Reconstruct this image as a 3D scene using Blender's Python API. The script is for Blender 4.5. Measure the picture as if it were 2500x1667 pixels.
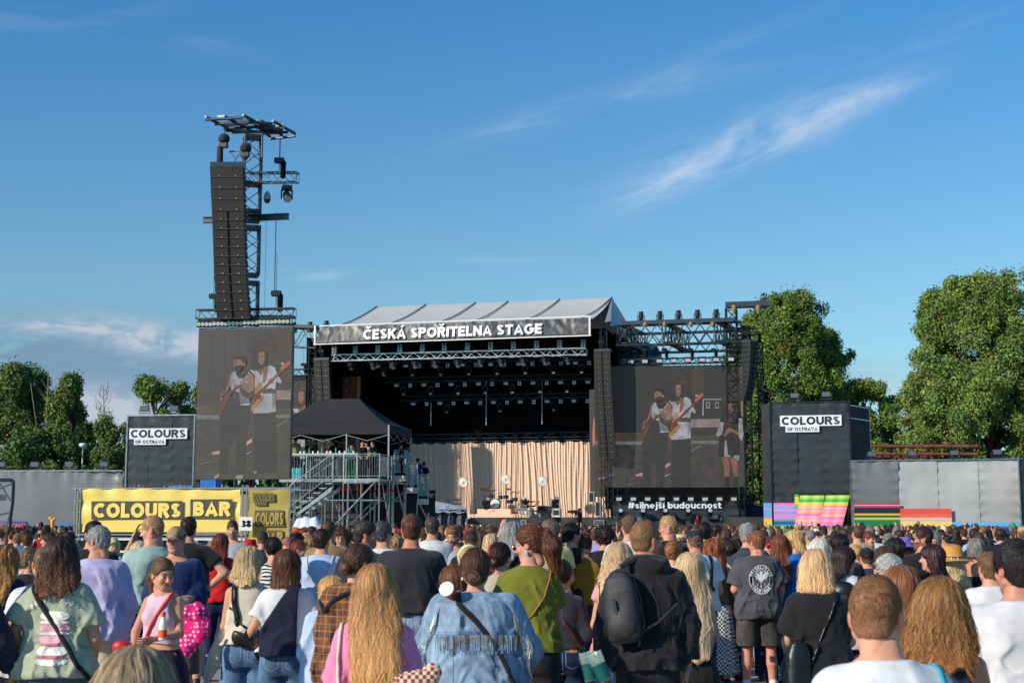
import bpy,math,random
import numpy as np
from mathutils import Vector,Matrix
random.seed(7);RNG=np.random.default_rng(11)
R=math.radians
SC=bpy.context.scene
COL=SC.collection
for _o in list(bpy.data.objects):bpy.data.objects.remove(_o)
# -- camera
F=3472.0;TH=math.atan(449.5/F);CAMZ=1.8
cam=bpy.data.cameras.new('camera');cam.lens=50;cam.sensor_width=36
cam.clip_start=0.05;cam.clip_end=4000
camo=bpy.data.objects.new('camera',cam);COL.objects.link(camo)
camo.location=(0,0,CAMZ);camo.rotation_euler=(math.pi/2+TH,0,0)
cam.dof.use_dof=True;cam.dof.focus_distance=24;cam.dof.aperture_fstop=6.3
SC.camera=camo
SUN_EL,SUN_AZ=24.0,55.0
# -- view
SC.view_settings.view_transform='Standard';SC.view_settings.look='None'
SC.view_settings.exposure=0.0;SC.view_settings.gamma=1.0
SC.cycles.max_bounces=6;SC.cycles.diffuse_bounces=3;SC.cycles.glossy_bounces=3
SC.cycles.transparent_max_bounces=12;SC.cycles.transmission_bounces=4
def ray(px,py):
 u=(px-1250)/F;v=-(py-833.5)/F
 return np.array([u,math.cos(TH)-v*math.sin(TH),math.sin(TH)+v*math.cos(TH)])
def at(px,py,Y):
 d=ray(px,py);return np.array([0,0,CAMZ])+d*(Y/d[1])
# -- sun
sl=bpy.data.lights.new('sun','SUN');sl.energy=4.7;sl.angle=R(0.53);sl.color=(1.0,0.90,0.76)
so=bpy.data.objects.new('sun',sl);COL.objects.link(so)
sd=Vector((math.sin(R(SUN_AZ))*math.cos(R(SUN_EL)),math.cos(R(SUN_AZ))*math.cos(R(SUN_EL)),-math.sin(R(SUN_EL))))
so.rotation_euler=sd.to_track_quat('-Z','Y').to_euler();so.location=(-40,-30,40)
# -- world: sky + thin clouds
W=bpy.data.worlds.new('World');SC.world=W;W.use_nodes=True
nt=W.node_tree;nt.nodes.clear()
def N(t,**k):
 n=nt.nodes.new(t)
 for a,b in k.items():setattr(n,a,b)
 return n
def put(sock,v):
 if hasattr(v,'is_linked') or isinstance(v,bpy.types.NodeSocket):nt.links.new(v,sock)
 else:sock.default_value=v
def M(op,a,b=0.0,c=0.0):
 n=N('ShaderNodeMath',operation=op);put(n.inputs[0],a);put(n.inputs[1],b)
 if op in('MULTIPLY_ADD','SMOOTH_MIN'):put(n.inputs[2],c)
 return n.outputs[0]
def mixc(fac,a,b):
 n=N('ShaderNodeMix',data_type='RGBA');put(n.inputs[0],fac);put(n.inputs[6],a);put(n.inputs[7],b);return n.outputs[2]
sky=N('ShaderNodeTexSky',sky_type='NISHITA');sky.sun_disc=False
sky.sun_elevation=R(SUN_EL);sky.sun_rotation=R(180+SUN_AZ)
sky.altitude=200;sky.air_density=1.25;sky.dust_density=0.35;sky.ozone_density=4.5
tc=N('ShaderNodeTexCoord');sp=N('ShaderNodeSeparateXYZ');nt.links.new(tc.outputs['Generated'],sp.inputs[0])
yy=M('MAXIMUM',sp.outputs[1],0.02)
X=M('DIVIDE',sp.outputs[0],yy);Z=M('DIVIDE',sp.outputs[2],yy)
cx=N('ShaderNodeCombineXYZ');nt.links.new(X,cx.inputs[0]);nt.links.new(Z,cx.inputs[1])
def skyp(px,py):
 d=ray(px,py);return d[0]/d[1],d[2]/d[1]
def cloud(px,py,a,b,ang,strength,nscale,stretch,lo,hi,detail=7,seed=0.0,rough=0.62,dist=0.6):
 x0,z0=skyp(px,py);ca,sa=math.cos(R(ang)),math.sin(R(ang));A=a/F;B=b/F
 dx=M('SUBTRACT',X,x0);dz=M('SUBTRACT',Z,z0)
 s=M('ADD',M('MULTIPLY',dx,ca),M('MULTIPLY',dz,sa))
 t=M('SUBTRACT',M('MULTIPLY',dz,ca),M('MULTIPLY',dx,sa))
 e=M('ADD',M('POWER',M('ABSOLUTE',M('DIVIDE',s,A)),2.0),M('POWER',M('ABSOLUTE',M('DIVIDE',t,B)),2.0))
 mask=M('POWER',2.718,M('MULTIPLY',e,-1.0))
 cv=N('ShaderNodeCombineXYZ');nt.links.new(s,cv.inputs[0]);nt.links.new(M('MULTIPLY',t,stretch),cv.inputs[1]);cv.inputs[2].default_value=seed
 nz=N('ShaderNodeTexNoise');nz.inputs['Scale'].default_value=nscale;nz.inputs['Detail'].default_value=detail
 nz.inputs['Roughness'].default_value=rough;nz.inputs['Distortion'].default_value=dist
 nt.links.new(cv.outputs[0],nz.inputs['Vector'])
 mr=N('ShaderNodeMapRange',interpolation_type='SMOOTHSTEP');nt.links.new(nz.outputs['Fac'],mr.inputs[0])
 mr.inputs[1].default_value=lo;mr.inputs[2].default_value=hi
 return M('MULTIPLY',M('MULTIPLY',mask,mr.outputs[0]),strength)
cl=[cloud(1850,340,270,56,22,0.72,10,3.6,.28,.74,seed=1.2,detail=10,dist=1.0),cloud(2080,250,190,30,22,0.5,9,5.0,.3,.8,seed=2.2),cloud(1690,415,170,34,30,0.5,12,5.0,.3,.8,seed=3.1),cloud(1540,240,330,34,14,0.24,8,7.0,.3,.8,seed=4.1),cloud(1780,110,330,28,24,0.13,8,7.0,.3,.8,seed=5.1),cloud(2250,90,260,40,16,0.12,8,7.0,.35,.8,seed=5.7),cloud(1330,290,230,34,18,0.2,8,6.0,.35,.8,seed=6.1),cloud(790,675,60,12,6,0.26,14,4.0,.3,.7,seed=7.1),cloud(420,90,170,22,-12,0.22,10,4.0,.45,.75,seed=8.1),cloud(60,20,260,60,0,0.22,7,4.0,.4,.75,seed=9.1),cloud(1180,635,130,8,0,0.15,12,4.0,.35,.7,seed=9.9)]
acc=cl[0]
for c in cl[1:]:acc=M('ADD',acc,c)
acc=M('MINIMUM',acc,0.85)
low=[cloud(60,905,560,120,-2,1.5,10,3.2,.25,.5,seed=12.1,dist=.5),cloud(1900,905,420,30,-2,0.55,9,4,.25,.6,seed=13.1)]
bright=[cloud(380,828,190,34,-8,1.6,24,1.8,.34,.62,seed=14.1,dist=.6),cloud(130,795,190,16,-4,1.0,24,2.6,.34,.64,seed=15.1),cloud(250,1000,170,50,-4,1.3,18,2.0,.33,.60,seed=16.1,dist=.6),cloud(150,1095,240,40,0,0.7,16,2.5,.38,.65,seed=17.1),cloud(2160,940,80,40,0,0.5,12,2.5,.3,.6,seed=18.1)]
la=M('MINIMUM',M('ADD',low[0],low[1]),0.92)
ba=bright[0]
for c in bright[1:]:ba=M('ADD',ba,c)
ba=M('MINIMUM',ba,0.85)
tint=N('ShaderNodeMix',data_type='RGBA',blend_type='MULTIPLY');tint.inputs[0].default_value=1
nt.links.new(sky.outputs[0],tint.inputs[6]);_mr=N('ShaderNodeMapRange');nt.links.new(Z,_mr.inputs[0]);_mr.inputs[1].default_value=.17;_mr.inputs[2].default_value=.38;nt.links.new(mixc(_mr.outputs[0],(0.80,1.04,1.10,1),(0.44,.95,1.22,1)),tint.inputs[7])
c1=mixc(acc,tint.outputs[2],(6.6,7.2,8.0,1))
c2=mixc(la,c1,(1.62,2.72,3.95,1))
c3=mixc(ba,c2,(4.7,5.1,5.9,1))
bg=N('ShaderNodeBackground');nt.links.new(c3,bg.inputs[0]);bg.inputs[1].default_value=0.118
wo=N('ShaderNodeOutputWorld');nt.links.new(bg.outputs[0],wo.inputs[0])
# -- colours and materials
def C(r,g=None,b=None,k=1.0):
 if g is None:r,g,b=r
 def f(c):
  c/=255.0;return(c/12.92 if c<=.04045 else((c+.055)/1.055)**2.4)*k
 return(f(r),f(g),f(b),1.0)
MATS={}
def mat(name,col=(.5,.5,.5,1),rough=.6,metal=0.0,noise=0.0,nsc=8.0,bump=0.0,bsc=60.0,bstr=None,src=None,spec=.5,sheen=0.0,alpha=1.0,trans=0.0,emit=None,estr=0.0,stretch=(1,1,1),noise2=0.0,nsc2=1.0,coat=0.0,en=0.0):
 """one principled material; colour = col x (attribute / object colour) x noise, with optional bump"""
 if name in MATS:return MATS[name]
 m=bpy.data.materials.new(name);m.use_nodes=True;MATS[name]=m
 t=m.node_tree;b=t.nodes['Principled BSDF']
 b.inputs['Roughness'].default_value=rough;b.inputs['Metallic'].default_value=metal
 b.inputs['Specular IOR Level'].default_value=spec;b.inputs['Sheen Weight'].default_value=sheen
 b.inputs['Coat Weight'].default_value=coat
 if alpha<1:b.inputs['Alpha'].default_value=alpha
 if trans:b.inputs['Transmission Weight'].default_value=trans
 cur=None
 if src=='attr':
  a=t.nodes.new('ShaderNodeAttribute');a.attribute_name='Col';cur=a.outputs['Color']
 elif src=='obj':
  a=t.nodes.new('ShaderNodeObjectInfo');cur=a.outputs['Color']
 elif src=='attrobj':
  a=t.nodes.new('ShaderNodeAttribute');a.attribute_name='Col'
  o=t.nodes.new('ShaderNodeObjectInfo');x=t.nodes.new('ShaderNodeMix');x.data_type='RGBA';x.blend_type='MULTIPLY'
  x.inputs[0].default_value=1;t.links.new(a.outputs['Color'],x.inputs[6]);t.links.new(o.outputs['Color'],x.inputs[7]);cur=x.outputs[2]
 tcn=t.nodes.new('ShaderNodeTexCoord');mp=t.nodes.new('ShaderNodeMapping');mp.inputs['Scale'].default_value=stretch
 t.links.new(tcn.outputs['Object'],mp.inputs[0])
 def mul(c,amt,sc,det=6):
  nz=t.nodes.new('ShaderNodeTexNoise');nz.inputs['Scale'].default_value=sc;nz.inputs['Detail'].default_value=det
  t.links.new(mp.outputs[0],nz.inputs['Vector'])
  mr=t.nodes.new('ShaderNodeMapRange');mr.inputs[1].default_value=.3;mr.inputs[2].default_value=.7
  mr.inputs[3].default_value=1-amt;mr.inputs[4].default_value=1+amt;t.links.new(nz.outputs['Fac'],mr.inputs[0])
  x=t.nodes.new('ShaderNodeVectorMath');x.operation='SCALE'
  if c is None:x.inputs[0].default_value=col[:3]
  else:t.links.new(c,x.inputs[0])
  t.links.new(mr.outputs[0],x.inputs['Scale']);return x.outputs[0]
 if noise:cur=mul(cur,noise,nsc)
 if noise2:cur=mul(cur,noise2,nsc2,3)
 if cur is None:b.inputs['Base Color'].default_value=col
 else:t.links.new(cur,b.inputs['Base Color'])
 if bump:
  nz=t.nodes.new('ShaderNodeTexNoise');nz.inputs['Scale'].default_value=bsc;nz.inputs['Detail'].default_value=4
  t.links.new(mp.outputs[0],nz.inputs['Vector'])
  bn=t.nodes.new('ShaderNodeBump');bn.inputs['Strength'].default_value=bstr or.6;bn.inputs['Distance'].default_value=bump
  t.links.new(nz.outputs['Fac'],bn.inputs['Height']);t.links.new(bn.outputs[0],b.inputs['Normal'])
 if emit:
  b.inputs['Emission Color'].default_value=emit;b.inputs['Emission Strength'].default_value=estr
  if en:
   nz=t.nodes.new('ShaderNodeTexNoise');nz.inputs['Scale'].default_value=en;nz.inputs['Detail'].default_value=8;nz.inputs['Roughness'].default_value=.7;t.links.new(mp.outputs[0],nz.inputs['Vector'])
   mr=t.nodes.new('ShaderNodeMapRange');mr.inputs[1].default_value=.3;mr.inputs[2].default_value=.7;mr.inputs[3].default_value=estr*.45;mr.inputs[4].default_value=estr*1.4;t.links.new(nz.outputs['Fac'],mr.inputs[0]);t.links.new(mr.outputs[0],b.inputs['Emission Strength'])
 return m
# -- objects
WL={}
def link(name,me,m,parent=None,base=None,label=None,cat=None,group=None,kind=None):
 o=bpy.data.objects.new(name,me);COL.objects.link(o)
 if m is not None:
  for x in(m if isinstance(m,(list,tuple)) else[m]):me.materials.append(x)
 if parent is not None:o.parent=parent;WL[o.name]=WL.get(parent.name,(0,0,0))
 else:
  if base is not None:o.location=base
  WL[o.name]=tuple(base) if base is not None else(0,0,0)
 tag(o,label,cat,group,kind);return o
def tag(o,label=None,cat=None,group=None,kind=None):
 if label:o['label']=label
 if cat:o['category']=cat
 if group:o['group']=group
 if kind:o['kind']=kind
 return o
def thing(name,label,cat,loc,rz=0.0,group=None):
 o=bpy.data.objects.new(name,None);COL.objects.link(o);o.location=tuple(float(v) for v in loc);o.rotation_euler=(0,0,rz)
 o.empty_display_size=.2;WL[o.name]=tuple(float(v) for v in loc);return tag(o,label,cat,group)
def npmesh(name,V,Fc,col=None,smooth=True,mi=None,F3=None):
 """V (n,3), Fc (m,4) quads, F3 (k,3) triangles -> mesh, col = (n,3) vertex colours"""
 me=bpy.data.meshes.new(name);V=np.asarray(V,np.float32);Fc=np.asarray(Fc,np.int32).reshape(-1,4) if Fc is not None and len(Fc) else np.zeros((0,4),np.int32)
 F3=np.asarray(F3,np.int32).reshape(-1,3) if F3 is not None and len(F3) else np.zeros((0,3),np.int32)
 nq,n3=len(Fc),len(F3)
 me.vertices.add(len(V));me.vertices.foreach_set('co',V.ravel())
 me.loops.add(nq*4+n3*3);me.loops.foreach_set('vertex_index',np.concatenate([Fc.ravel(),F3.ravel()]))
 me.polygons.add(nq+n3)
 me.polygons.foreach_set('loop_start',np.concatenate([np.arange(nq)*4,nq*4+np.arange(n3)*3]).astype(np.int32))
 if mi is not None:me.polygons.foreach_set('material_index',np.asarray(mi,np.int32))
 me.polygons.foreach_set('use_smooth',np.full(nq+n3,smooth))
 me.update(calc_edges=True)
 if col is not None:
  a=me.color_attributes.new('Col','FLOAT_COLOR','POINT');c4=np.ones((len(V),4),np.float32);c4[:,:3]=col
  a.data.foreach_set('color',c4.ravel())
 return me
def nrm(v):
 v=np.asarray(v,float);return v/(np.linalg.norm(v)+1e-12)
def frame(d,up=(0,0,1)):
 d=nrm(d);up=np.asarray(up,float)
 if abs(np.dot(d,nrm(up)))>.98:up=np.array([0,1.0,0]) if abs(d[1])<.9 else np.array([1.0,0,0])
 s=nrm(np.cross(d,up));u=np.cross(s,d);return s,u
class MB:
 """collects shapes into one mesh"""
 def __init__(s):s.v=[];s.f=[];s.m=[];s.n=0
 def add(s,V,Fs,mi=0):
  V=np.asarray(V,float).reshape(-1,3);s.v.append(V)
  for f in Fs:s.f.append([i+s.n for i in f]);s.m.append(mi)
  s.n+=len(V);return s
 def box(s,c,size,ax=None,mi=0):
  x,y,z=[v/2 for v in size]
  P=np.array([[i*x,j*y,k*z] for k in(-1,1) for j in(-1,1) for i in(-1,1)])
  if ax is not None:P=P@np.array(ax,float)
  return s.add(P+np.asarray(c,float),[(0,2,3,1),(4,5,7,6),(0,1,5,4),(2,6,7,3),(0,4,6,2),(1,3,7,5)],mi)
 def bar(s,a,b,r,n=4,mi=0,r2=None,cap=True,up=(0,0,1)):
  a=np.asarray(a,float);b=np.asarray(b,float);S,U=frame(b-a,up);r2=r if r2 is None else r2
  t=(np.arange(n)+.5)/n*2*math.pi
  ring=np.cos(t)[:,None]*S+np.sin(t)[:,None]*U
  Fs=[(i,(i+1)%n,n+(i+1)%n,n+i) for i in range(n)]
  if cap:Fs+=[tuple(range(n))[::-1],tuple(range(n,2*n))]
  return s.add(np.vstack([a+ring*r,b+ring*r2]),Fs,mi)
 def tube(s,pts,r,n=6,mi=0):
  for a,b in zip(pts[:-1],pts[1:]):s.bar(a,b,r,n,mi)
  return s
 def poly(s,pts,mi=0):return s.add(pts,[tuple(range(len(pts)))],mi)
 def prism(s,pts,d,mi=0):
  pts=np.asarray(pts,float);n=len(pts);d=np.asarray(d,float)
  return s.add(np.vstack([pts,pts+d]),[tuple(range(n)),tuple(range(2*n-1,n-1,-1))]+[((i+1)%n,i,n+i,n+(i+1)%n) for i in range(n)],mi)
 def lathe(s,prof,c,axis=(0,0,1),n=16,mi=0,sx=1,sy=1,up=(0,1,0)):
  ax=nrm(axis);S,U=frame(ax,up);V=[]
  for r,h in prof:
   for i in range(n):
    t=2*math.pi*i/n;V.append(np.asarray(c)+S*math.cos(t)*r*sx+U*math.sin(t)*r*sy+ax*h)
  Fs=[(j*n+i,j*n+(i+1)%n,(j+1)*n+(i+1)%n,(j+1)*n+i) for j in range(len(prof)-1) for i in range(n)]
  Fs+=[tuple(range(n))[::-1],tuple((len(prof)-1)*n+i for i in range(n))]
  return s.add(V,Fs,mi)
 def grid(s,fn,nu,nv,mi=0):
  V=[fn(i/nu,j/nv) for j in range(nv+1) for i in range(nu+1)]
  return s.add(V,[(j*(nu+1)+i,j*(nu+1)+i+1,(j+1)*(nu+1)+i+1,(j+1)*(nu+1)+i) for j in range(nv) for i in range(nu)],mi)
 def truss(s,a,b,w,h,seg=1.0,rc=.035,rb=.02,up=(0,0,1),n=4,mi=0):
  a=np.asarray(a,float);b=np.asarray(b,float);L=np.linalg.norm(b-a);d=(b-a)/L;S,U=frame(d,up)
  k=max(1,int(round(L/seg)));c=[(-w/2,-h/2),(w/2,-h/2),(w/2,h/2),(-w/2,h/2)]
  q=[S*x+U*y for x,y in c]
  for o in q:s.bar(a+o,b+o,rc,n,mi)
  for i in range(k):
   p0=a+d*L*i/k;p1=a+d*L*(i+1)/k
   for j in range(4):
    A,B=q[j],q[(j+1)%4]
    if i%2:A,B=B,A
    s.bar(p0+A,p1+B,rb,3,mi,cap=False)
    if j%2==0 or i==0:s.bar(p0+A,p0+B,rb,3,mi,cap=False)
  for j in range(4):s.bar(b+q[j],b+q[(j+1)%4],rb,3,mi,cap=False)
  return s
 def build(s,name,m,parent=None,base=None,smooth=False,**k):
  if not s.v:s.add([[0,0,0],[.001,0,0],[0,.001,0]],[(0,1,2)])
  V=np.vstack(s.v)
  if parent is not None:o=WL.get(parent.name,(0,0,0))
  elif base is None:o=(float((V[:,0].min()+V[:,0].max())/2),float((V[:,1].min()+V[:,1].max())/2),float(V[:,2].min()));base=o
  elif base is False:o=(0,0,0);base=None
  else:o=base
  me=bpy.data.meshes.new(name);me.from_pydata([tuple(p) for p in(V-np.array(o))],[],s.f)
  me.polygons.foreach_set('material_index',np.array(s.m,np.int32))
  me.polygons.foreach_set('use_smooth',np.full(len(s.f),smooth));me.update()
  return link(name,me,m,parent,base,**k)
# cheap smooth value field used for folds and wrinkles
_K=RNG.normal(size=(24,3));_K/=np.linalg.norm(_K,axis=1)[:,None];_PH=RNG.uniform(0,6.28,24)
def fold(P,sx,sy,sz,seed=0,n=7):
 Q=P*np.array([sx,sy,sz]);out=0
 Q=Q+.6*np.sin(Q[:,[1,2,0]]*1.3+seed)
 for i in range(n):
  k=_K[(i*5+seed*3)%24];f=1+.33*i
  out=out+np.sin(Q@(k*f)*2.2+_PH[(i+seed)%24]+seed)/f
 return out/2.2
# -- stroke lettering (cap height 1)
def arc(cx,cy,rx,ry,a0,a1,n=10):
 return[(cx+rx*math.cos(R(a0+(a1-a0)*i/n)),cy+ry*math.sin(R(a0+(a1-a0)*i/n))) for i in range(n+1)]
def glyphs(w):
 h=w/2;T=1-h;G={}
 o=lambda W:[arc(W/2,.5,W/2-h,.5-h,90,450,22)]
 G['O']=(.92,o(.92));G['0']=(.7,o(.7));G['C']=(.80,[arc(.46,.5,.46-h,.5-h,48,312,18)])
 G['G']=(.9,[arc(.46,.5,.46-h,.5-h,48,345,18)+[(.46+.46-h,.5)],[(.5,.5),(.9,.5)]])
 G['L']=(.6,[[(h,1),(h,h),(.6,h)]]);G['I']=(w,[[(h,0),(h,1)]]);G['T']=(.74,[[(0,T),(.74,T)],[(.37,0),(.37,T)]])
 G['E']=(.64,[[(.64,T),(h,T),(h,h),(.64,h)],[(h,.5),(.58,.5)]]);G['F']=(.6,[[(.6,T),(h,T),(h,0)],[(h,.48),(.55,.48)]])
 G['U']=(.8,[[(h,1),(h,.4)]+arc(.4,.4,.4-h,.4-h,180,360,12)+[(.8-h,1)]])
 G['K']=(.78,[[(h,0),(h,1)],[(.7,1),(h+.05,.42)],[(h+.2,.56),(.72,0)]])
 G['A']=(.86,[[(h*.8,0),(.43,1-h*.9),(.86-h*.8,0)],[(.2,.28),(.66,.28)]])
 G['V']=(.86,[[(h*.8,1),(.43,h*.9),(.86-h*.8,1)]])
 G['N']=(.8,[[(h,0),(h,1)],[(.8-h,0),(.8-h,1)],[(h*.9,1-h*.7),(.8-h*.9,h*.7)]]);G['M']=(.98,[[(h,0),(h,1)],[(.98-h,0),(.98-h,1)],[(h,1-h*.6),(.49,.3)],[(.98-h,1-h*.6),(.49,.3)]])
 G['H']=(.8,[[(h,0),(h,1)],[(.8-h,0),(.8-h,1)],[(h,.5),(.8-h,.5)]])
 G['Y']=(.8,[[(h*.8,1),(.4,.45),(.8-h*.8,1)],[(.4,0),(.4,.45)]])
 bowl=lambda y0,y1,W:[(h,y1-h)]+arc(W-(y1-y0)/2,(y0+y1)/2,(y1-y0)/2-h,(y1-y0)/2-h,90,-90,9)+[(h,y0+h)]
 G['P']=(.72,[[(h,0),(h,1)],bowl(.4,1,.72)]);G['R']=(.76,[[(h,0),(h,1)],bowl(.42,1,.74),[(.42,.44),(.68,0)]])
 G['B']=(.74,[[(h,0),(h,1)],bowl(.5-h*.9,1,.7),bowl(0,.5+h*.9,.74)]);G['D']=(.8,[[(h,0),(h,1)],bowl(0,1,.84)])
 G['S']=(.7,[arc(.35,.74,.33-h,.26-h,20,265,12)+arc(.36,.27,.35-h,.27-h,95,-160,12)])
 G['3']=(.68,[arc(.33,.74,.32-h,.26-h,150,-80,10)+arc(.34,.28,.34-h,.28-h,85,-150,10)])
 G['8']=(.7,[arc(.35,.75,.31-h,.25-h,0,360,14),arc(.35,.28,.35-h,.28-h,0,360,14)])
 G['#']=(.8,[[(.12,0),(.3,1)],[(.46,0),(.64,1)],[(.02,.34),(.76,.34)],[(.06,.68),(.8,.68)]])
 x=.74
 G['i']=(w,[[(h,0),(h,x)],[(h,.83),(h,1.02)]]);G['í']=(w,[[(h,0),(h,x)],[(h-.02,.82),(h+.12,1.08)]])
 G['l']=(w,[[(h,0),(h,1.02)]]);G['j']=(w+.1,[[(h+.1,x),(h+.1,-.08),(h,-.2),(0,-.2)],[(h+.1,.83),(h+.1,1.02)]])
 G['n']=(.64,[[(h,0),(h,x)],[(h,.3)]+arc(.32,x-.32,.32-h,.32-h,180,0,10)+[(.64-h,0)]])
 G['u']=(.64,[[(h,x),(h,.32)]+arc(.32,.32,.32-h,.32-h,180,360,10)+[(.64-h,x)],[(.64-h,0),(.64-h,.4)]])
 G['o']=(.68,[arc(.34,x/2,.34-h,x/2-h,90,450,16)]);G['c']=(.6,[arc(.34,x/2,.34-h,x/2-h,50,310,14)])
 G['e']=(.66,[[(h,.36),(.62,.36)],arc(.34,x/2,.34-h,x/2-h,0,315,14)])
 G['s']=(.56,[arc(.28,.53,.27-h,.21-h,20,265,9)+arc(.28,.21,.28-h,.21-h,95,-160,9)])
 G['š']=(.56,G['s'][1]+[[(.1,1.02),(.28,.86),(.46,1.02)]])
 G['b']=(.68,[[(h,0),(h,1.02)],arc(.36,x/2,.32-h,x/2-h,90,450,14)]);G['d']=(.68,[[(.68-h,0),(.68-h,1.02)],arc(.32,x/2,.32-h,x/2-h,90,450,14)])
 G['t']=(.46,[[(.2,.96),(.2,.2),(.28,h),(.46,h)],[(0,x-h),(.44,x-h)]])
 G['Č']=(.80,G['C'][1]+[[(.24,1.3),(.46,1.12),(.68,1.3)]]);G['Š']=(.7,G['S'][1]+[[(.13,1.3),(.35,1.12),(.57,1.3)]])
 G['Ř']=(.76,G['R'][1]+[[(.13,1.3),(.35,1.12),(.57,1.3)]]);G['Á']=(.86,G['A'][1]+[[(.38,1.08),(.56,1.32)]])
 return G
def text_strokes(txt,w=.25,gap=.09,space=.36):
 G=glyphs(w);x=0;out=[]
 for ch in txt:
  if ch==' ':x+=space;continue
  W_,L=G[ch]
  for k,pl in enumerate(L):out.append(([(px+x,py) for px,py in pl],k,w*(.62 if ch in 'ČŠŘÁší' and k==len(L)-1 else.80 if ch in 'SŠsš3' else.8 if ch in '8e' else 1)))
  x+=W_+gap
 return out,x-gap
def ribbon2d(pl,w):
 P=[np.array(p) for p in pl];n=len(P);closed=np.linalg.norm(P[0]-P[-1])<1e-6;L=[];Rr=[]
 for i in range(n):
  a=P[i-1] if i>0 else(P[-2] if closed else None);b=P[i+1] if i<n-1 else(P[1] if closed else None)
  d0=nrm(P[i]-a) if a is not None else None;d1=nrm(b-P[i]) if b is not None else None
  if d0 is None:d0=d1
  if d1 is None:d1=d0
  t=nrm(d0+d1) if np.linalg.norm(d0+d1)>1e-3 else d0;m=np.array([-t[1],t[0]]);k=1/max(.35,abs(np.dot(m,[-d0[1],d0[0]])));k=k if k<1.5 else 1.05
  L.append(P[i]+m*w/2*k);Rr.append(P[i]-m*w/2*k)
 return L,Rr
def text_mb(mb,txt,fn,height,mi=0,w=.25,center=True,x0=0,y0=0,xs=1.0,eps=.002,gap=.09,width=None):
 """fn(x, y, lift) -> world point"""
 st,tw=text_strokes(txt,w,gap)
 if width:xs=width/(tw*height)
 ox=x0-(tw*height*xs/2 if center else 0)
 for pl,k,ww in st:
  L,Rr=ribbon2d(pl,ww)
  V=[]
  for p,q in zip(L,Rr):
   V.append(fn(ox+p[0]*height*xs,y0+p[1]*height,k*eps));V.append(fn(ox+q[0]*height*xs,y0+q[1]*height,k*eps))
  mb.add(V,[(2*i,2*i+1,2*i+3,2*i+2) for i in range(len(L)-1)],mi)
 return tw*height*xs
class Fr:
 """upright local frame: u along (dx,dy), v away from the camera, z up"""
 def __init__(s,O,d):s.O=np.array([O[0],O[1],0.0]);s.u=nrm([d[0],d[1],0]);s.v=np.array([-s.u[1],s.u[0],0]);s.ax=np.array([s.u,s.v,[0,0,1.0]])
 def P(s,u,v,z):return s.O+s.u*u+s.v*v+np.array([0,0,z])
 def hit(s,px,py,v=0.0):
  d=ray(px,py);c=np.array([0,0,CAMZ]);t=(v-np.dot(c-s.O,s.v))/np.dot(d,s.v);p=c+d*t
  return float(np.dot(p-s.O,s.u)),float(p[2])
 def H(s,px,py,v=0.0):
  u,z=s.hit(px,py,v);return s.P(u,v,z)
# -- shared materials
m_blk=mat('black_steel',C(38,42,46),.45,.3,noise=.25,nsc=3)
m_dkst=mat('dark_grey_steel',C(62,72,82),.4,.55,noise=.2,nsc=4)
m_alu=mat('galvanised_steel',C(168,172,172),.38,.75,noise=.18,nsc=5)
m_white=mat('white_paint',C(225,225,222),.5,noise=.06,nsc=3)
m_cab=mat('speaker_grille',C(23,22,22),.7,noise=.15,nsc=6,bump=.002,bsc=90)
m_line=mat('grille_edge',C(95,90,92),.4,.5)
m_brass=mat('brass_badge',C(190,140,50),.35,.6)
m_void=mat('black_cloth',C(12,12,13),.9,noise=.3,nsc=2,spec=.1)
m_pvc=mat('black_tarpaulin',C(50,51,53),.36,noise=.2,nsc=.8,bump=.05,bsc=1.1,bstr=.8,spec=.6)
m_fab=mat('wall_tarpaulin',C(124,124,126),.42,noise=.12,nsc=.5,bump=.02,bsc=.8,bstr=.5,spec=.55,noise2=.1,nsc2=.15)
m_fab2=mat('sheen_wall_tarpaulin',C(182,181,178),.46,noise=.10,nsc=.5,bump=.02,bsc=.8,bstr=.5,spec=.55,noise2=.14,nsc2=.12)  # glossy sheen of the wall put into a paler base colour
m_wtxt=mat('white_lettering',C(232,232,235),.5)
m_btxt=mat('charcoal_lettering',C(40,40,42),.5)
m_grey=mat('roof_membrane',C(194,191,184),.6,noise=.05,nsc=.6,bump=.03,bsc=.7,bstr=.4)
m_seam=mat('dark_seam',C(60,60,66),.7)
m_lens=mat('lamp_glass',C(190,195,200),.12,.2,spec=.8)
m_red=mat('red_collar',C(225,55,30),.5)
m_burl=mat('burlap_wrap',C(150,120,88),.9,noise=.3,nsc=12)
m_strb=mat('strobe_face',C(186,188,190),.4,emit=C(215,220,225),estr=.03)
# -- ground
g=MB();nx=60
g.grid(lambda a,b:((a-.5)*900,-20+b*900,0.0),8,8)
gm=bpy.data.materials.new('gravel_asphalt');gm.use_nodes=True;t=gm.node_tree;bs=t.nodes['Principled BSDF'];bs.inputs['Roughness'].default_value=.9
tcx=t.nodes.new('ShaderNodeTexCoord');n1=t.nodes.new('ShaderNodeTexNoise');n1.inputs['Scale'].default_value=.7;n1.inputs['Detail'].default_value=9
n2=t.nodes.new('ShaderNodeTexNoise');n2.inputs['Scale'].default_value=45;n2.inputs['Detail'].default_value=6
vo=t.nodes.new('ShaderNodeTexVoronoi');vo.inputs['Scale'].default_value=38
for q in(n1,n2,vo):t.links.new(tcx.outputs['Object'],q.inputs['Vector'])
cr=t.nodes.new('ShaderNodeValToRGB');cr.color_ramp.elements[0].position=.3;cr.color_ramp.elements[0].color=C(134,126,116);cr.color_ramp.elements[1].position=.72;cr.color_ramp.elements[1].color=C(184,172,156)
mx=t.nodes.new('ShaderNodeMath');mx.operation='MULTIPLY_ADD';mx.inputs[1].default_value=.55;t.links.new(n2.outputs['Fac'],mx.inputs[0])
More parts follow.
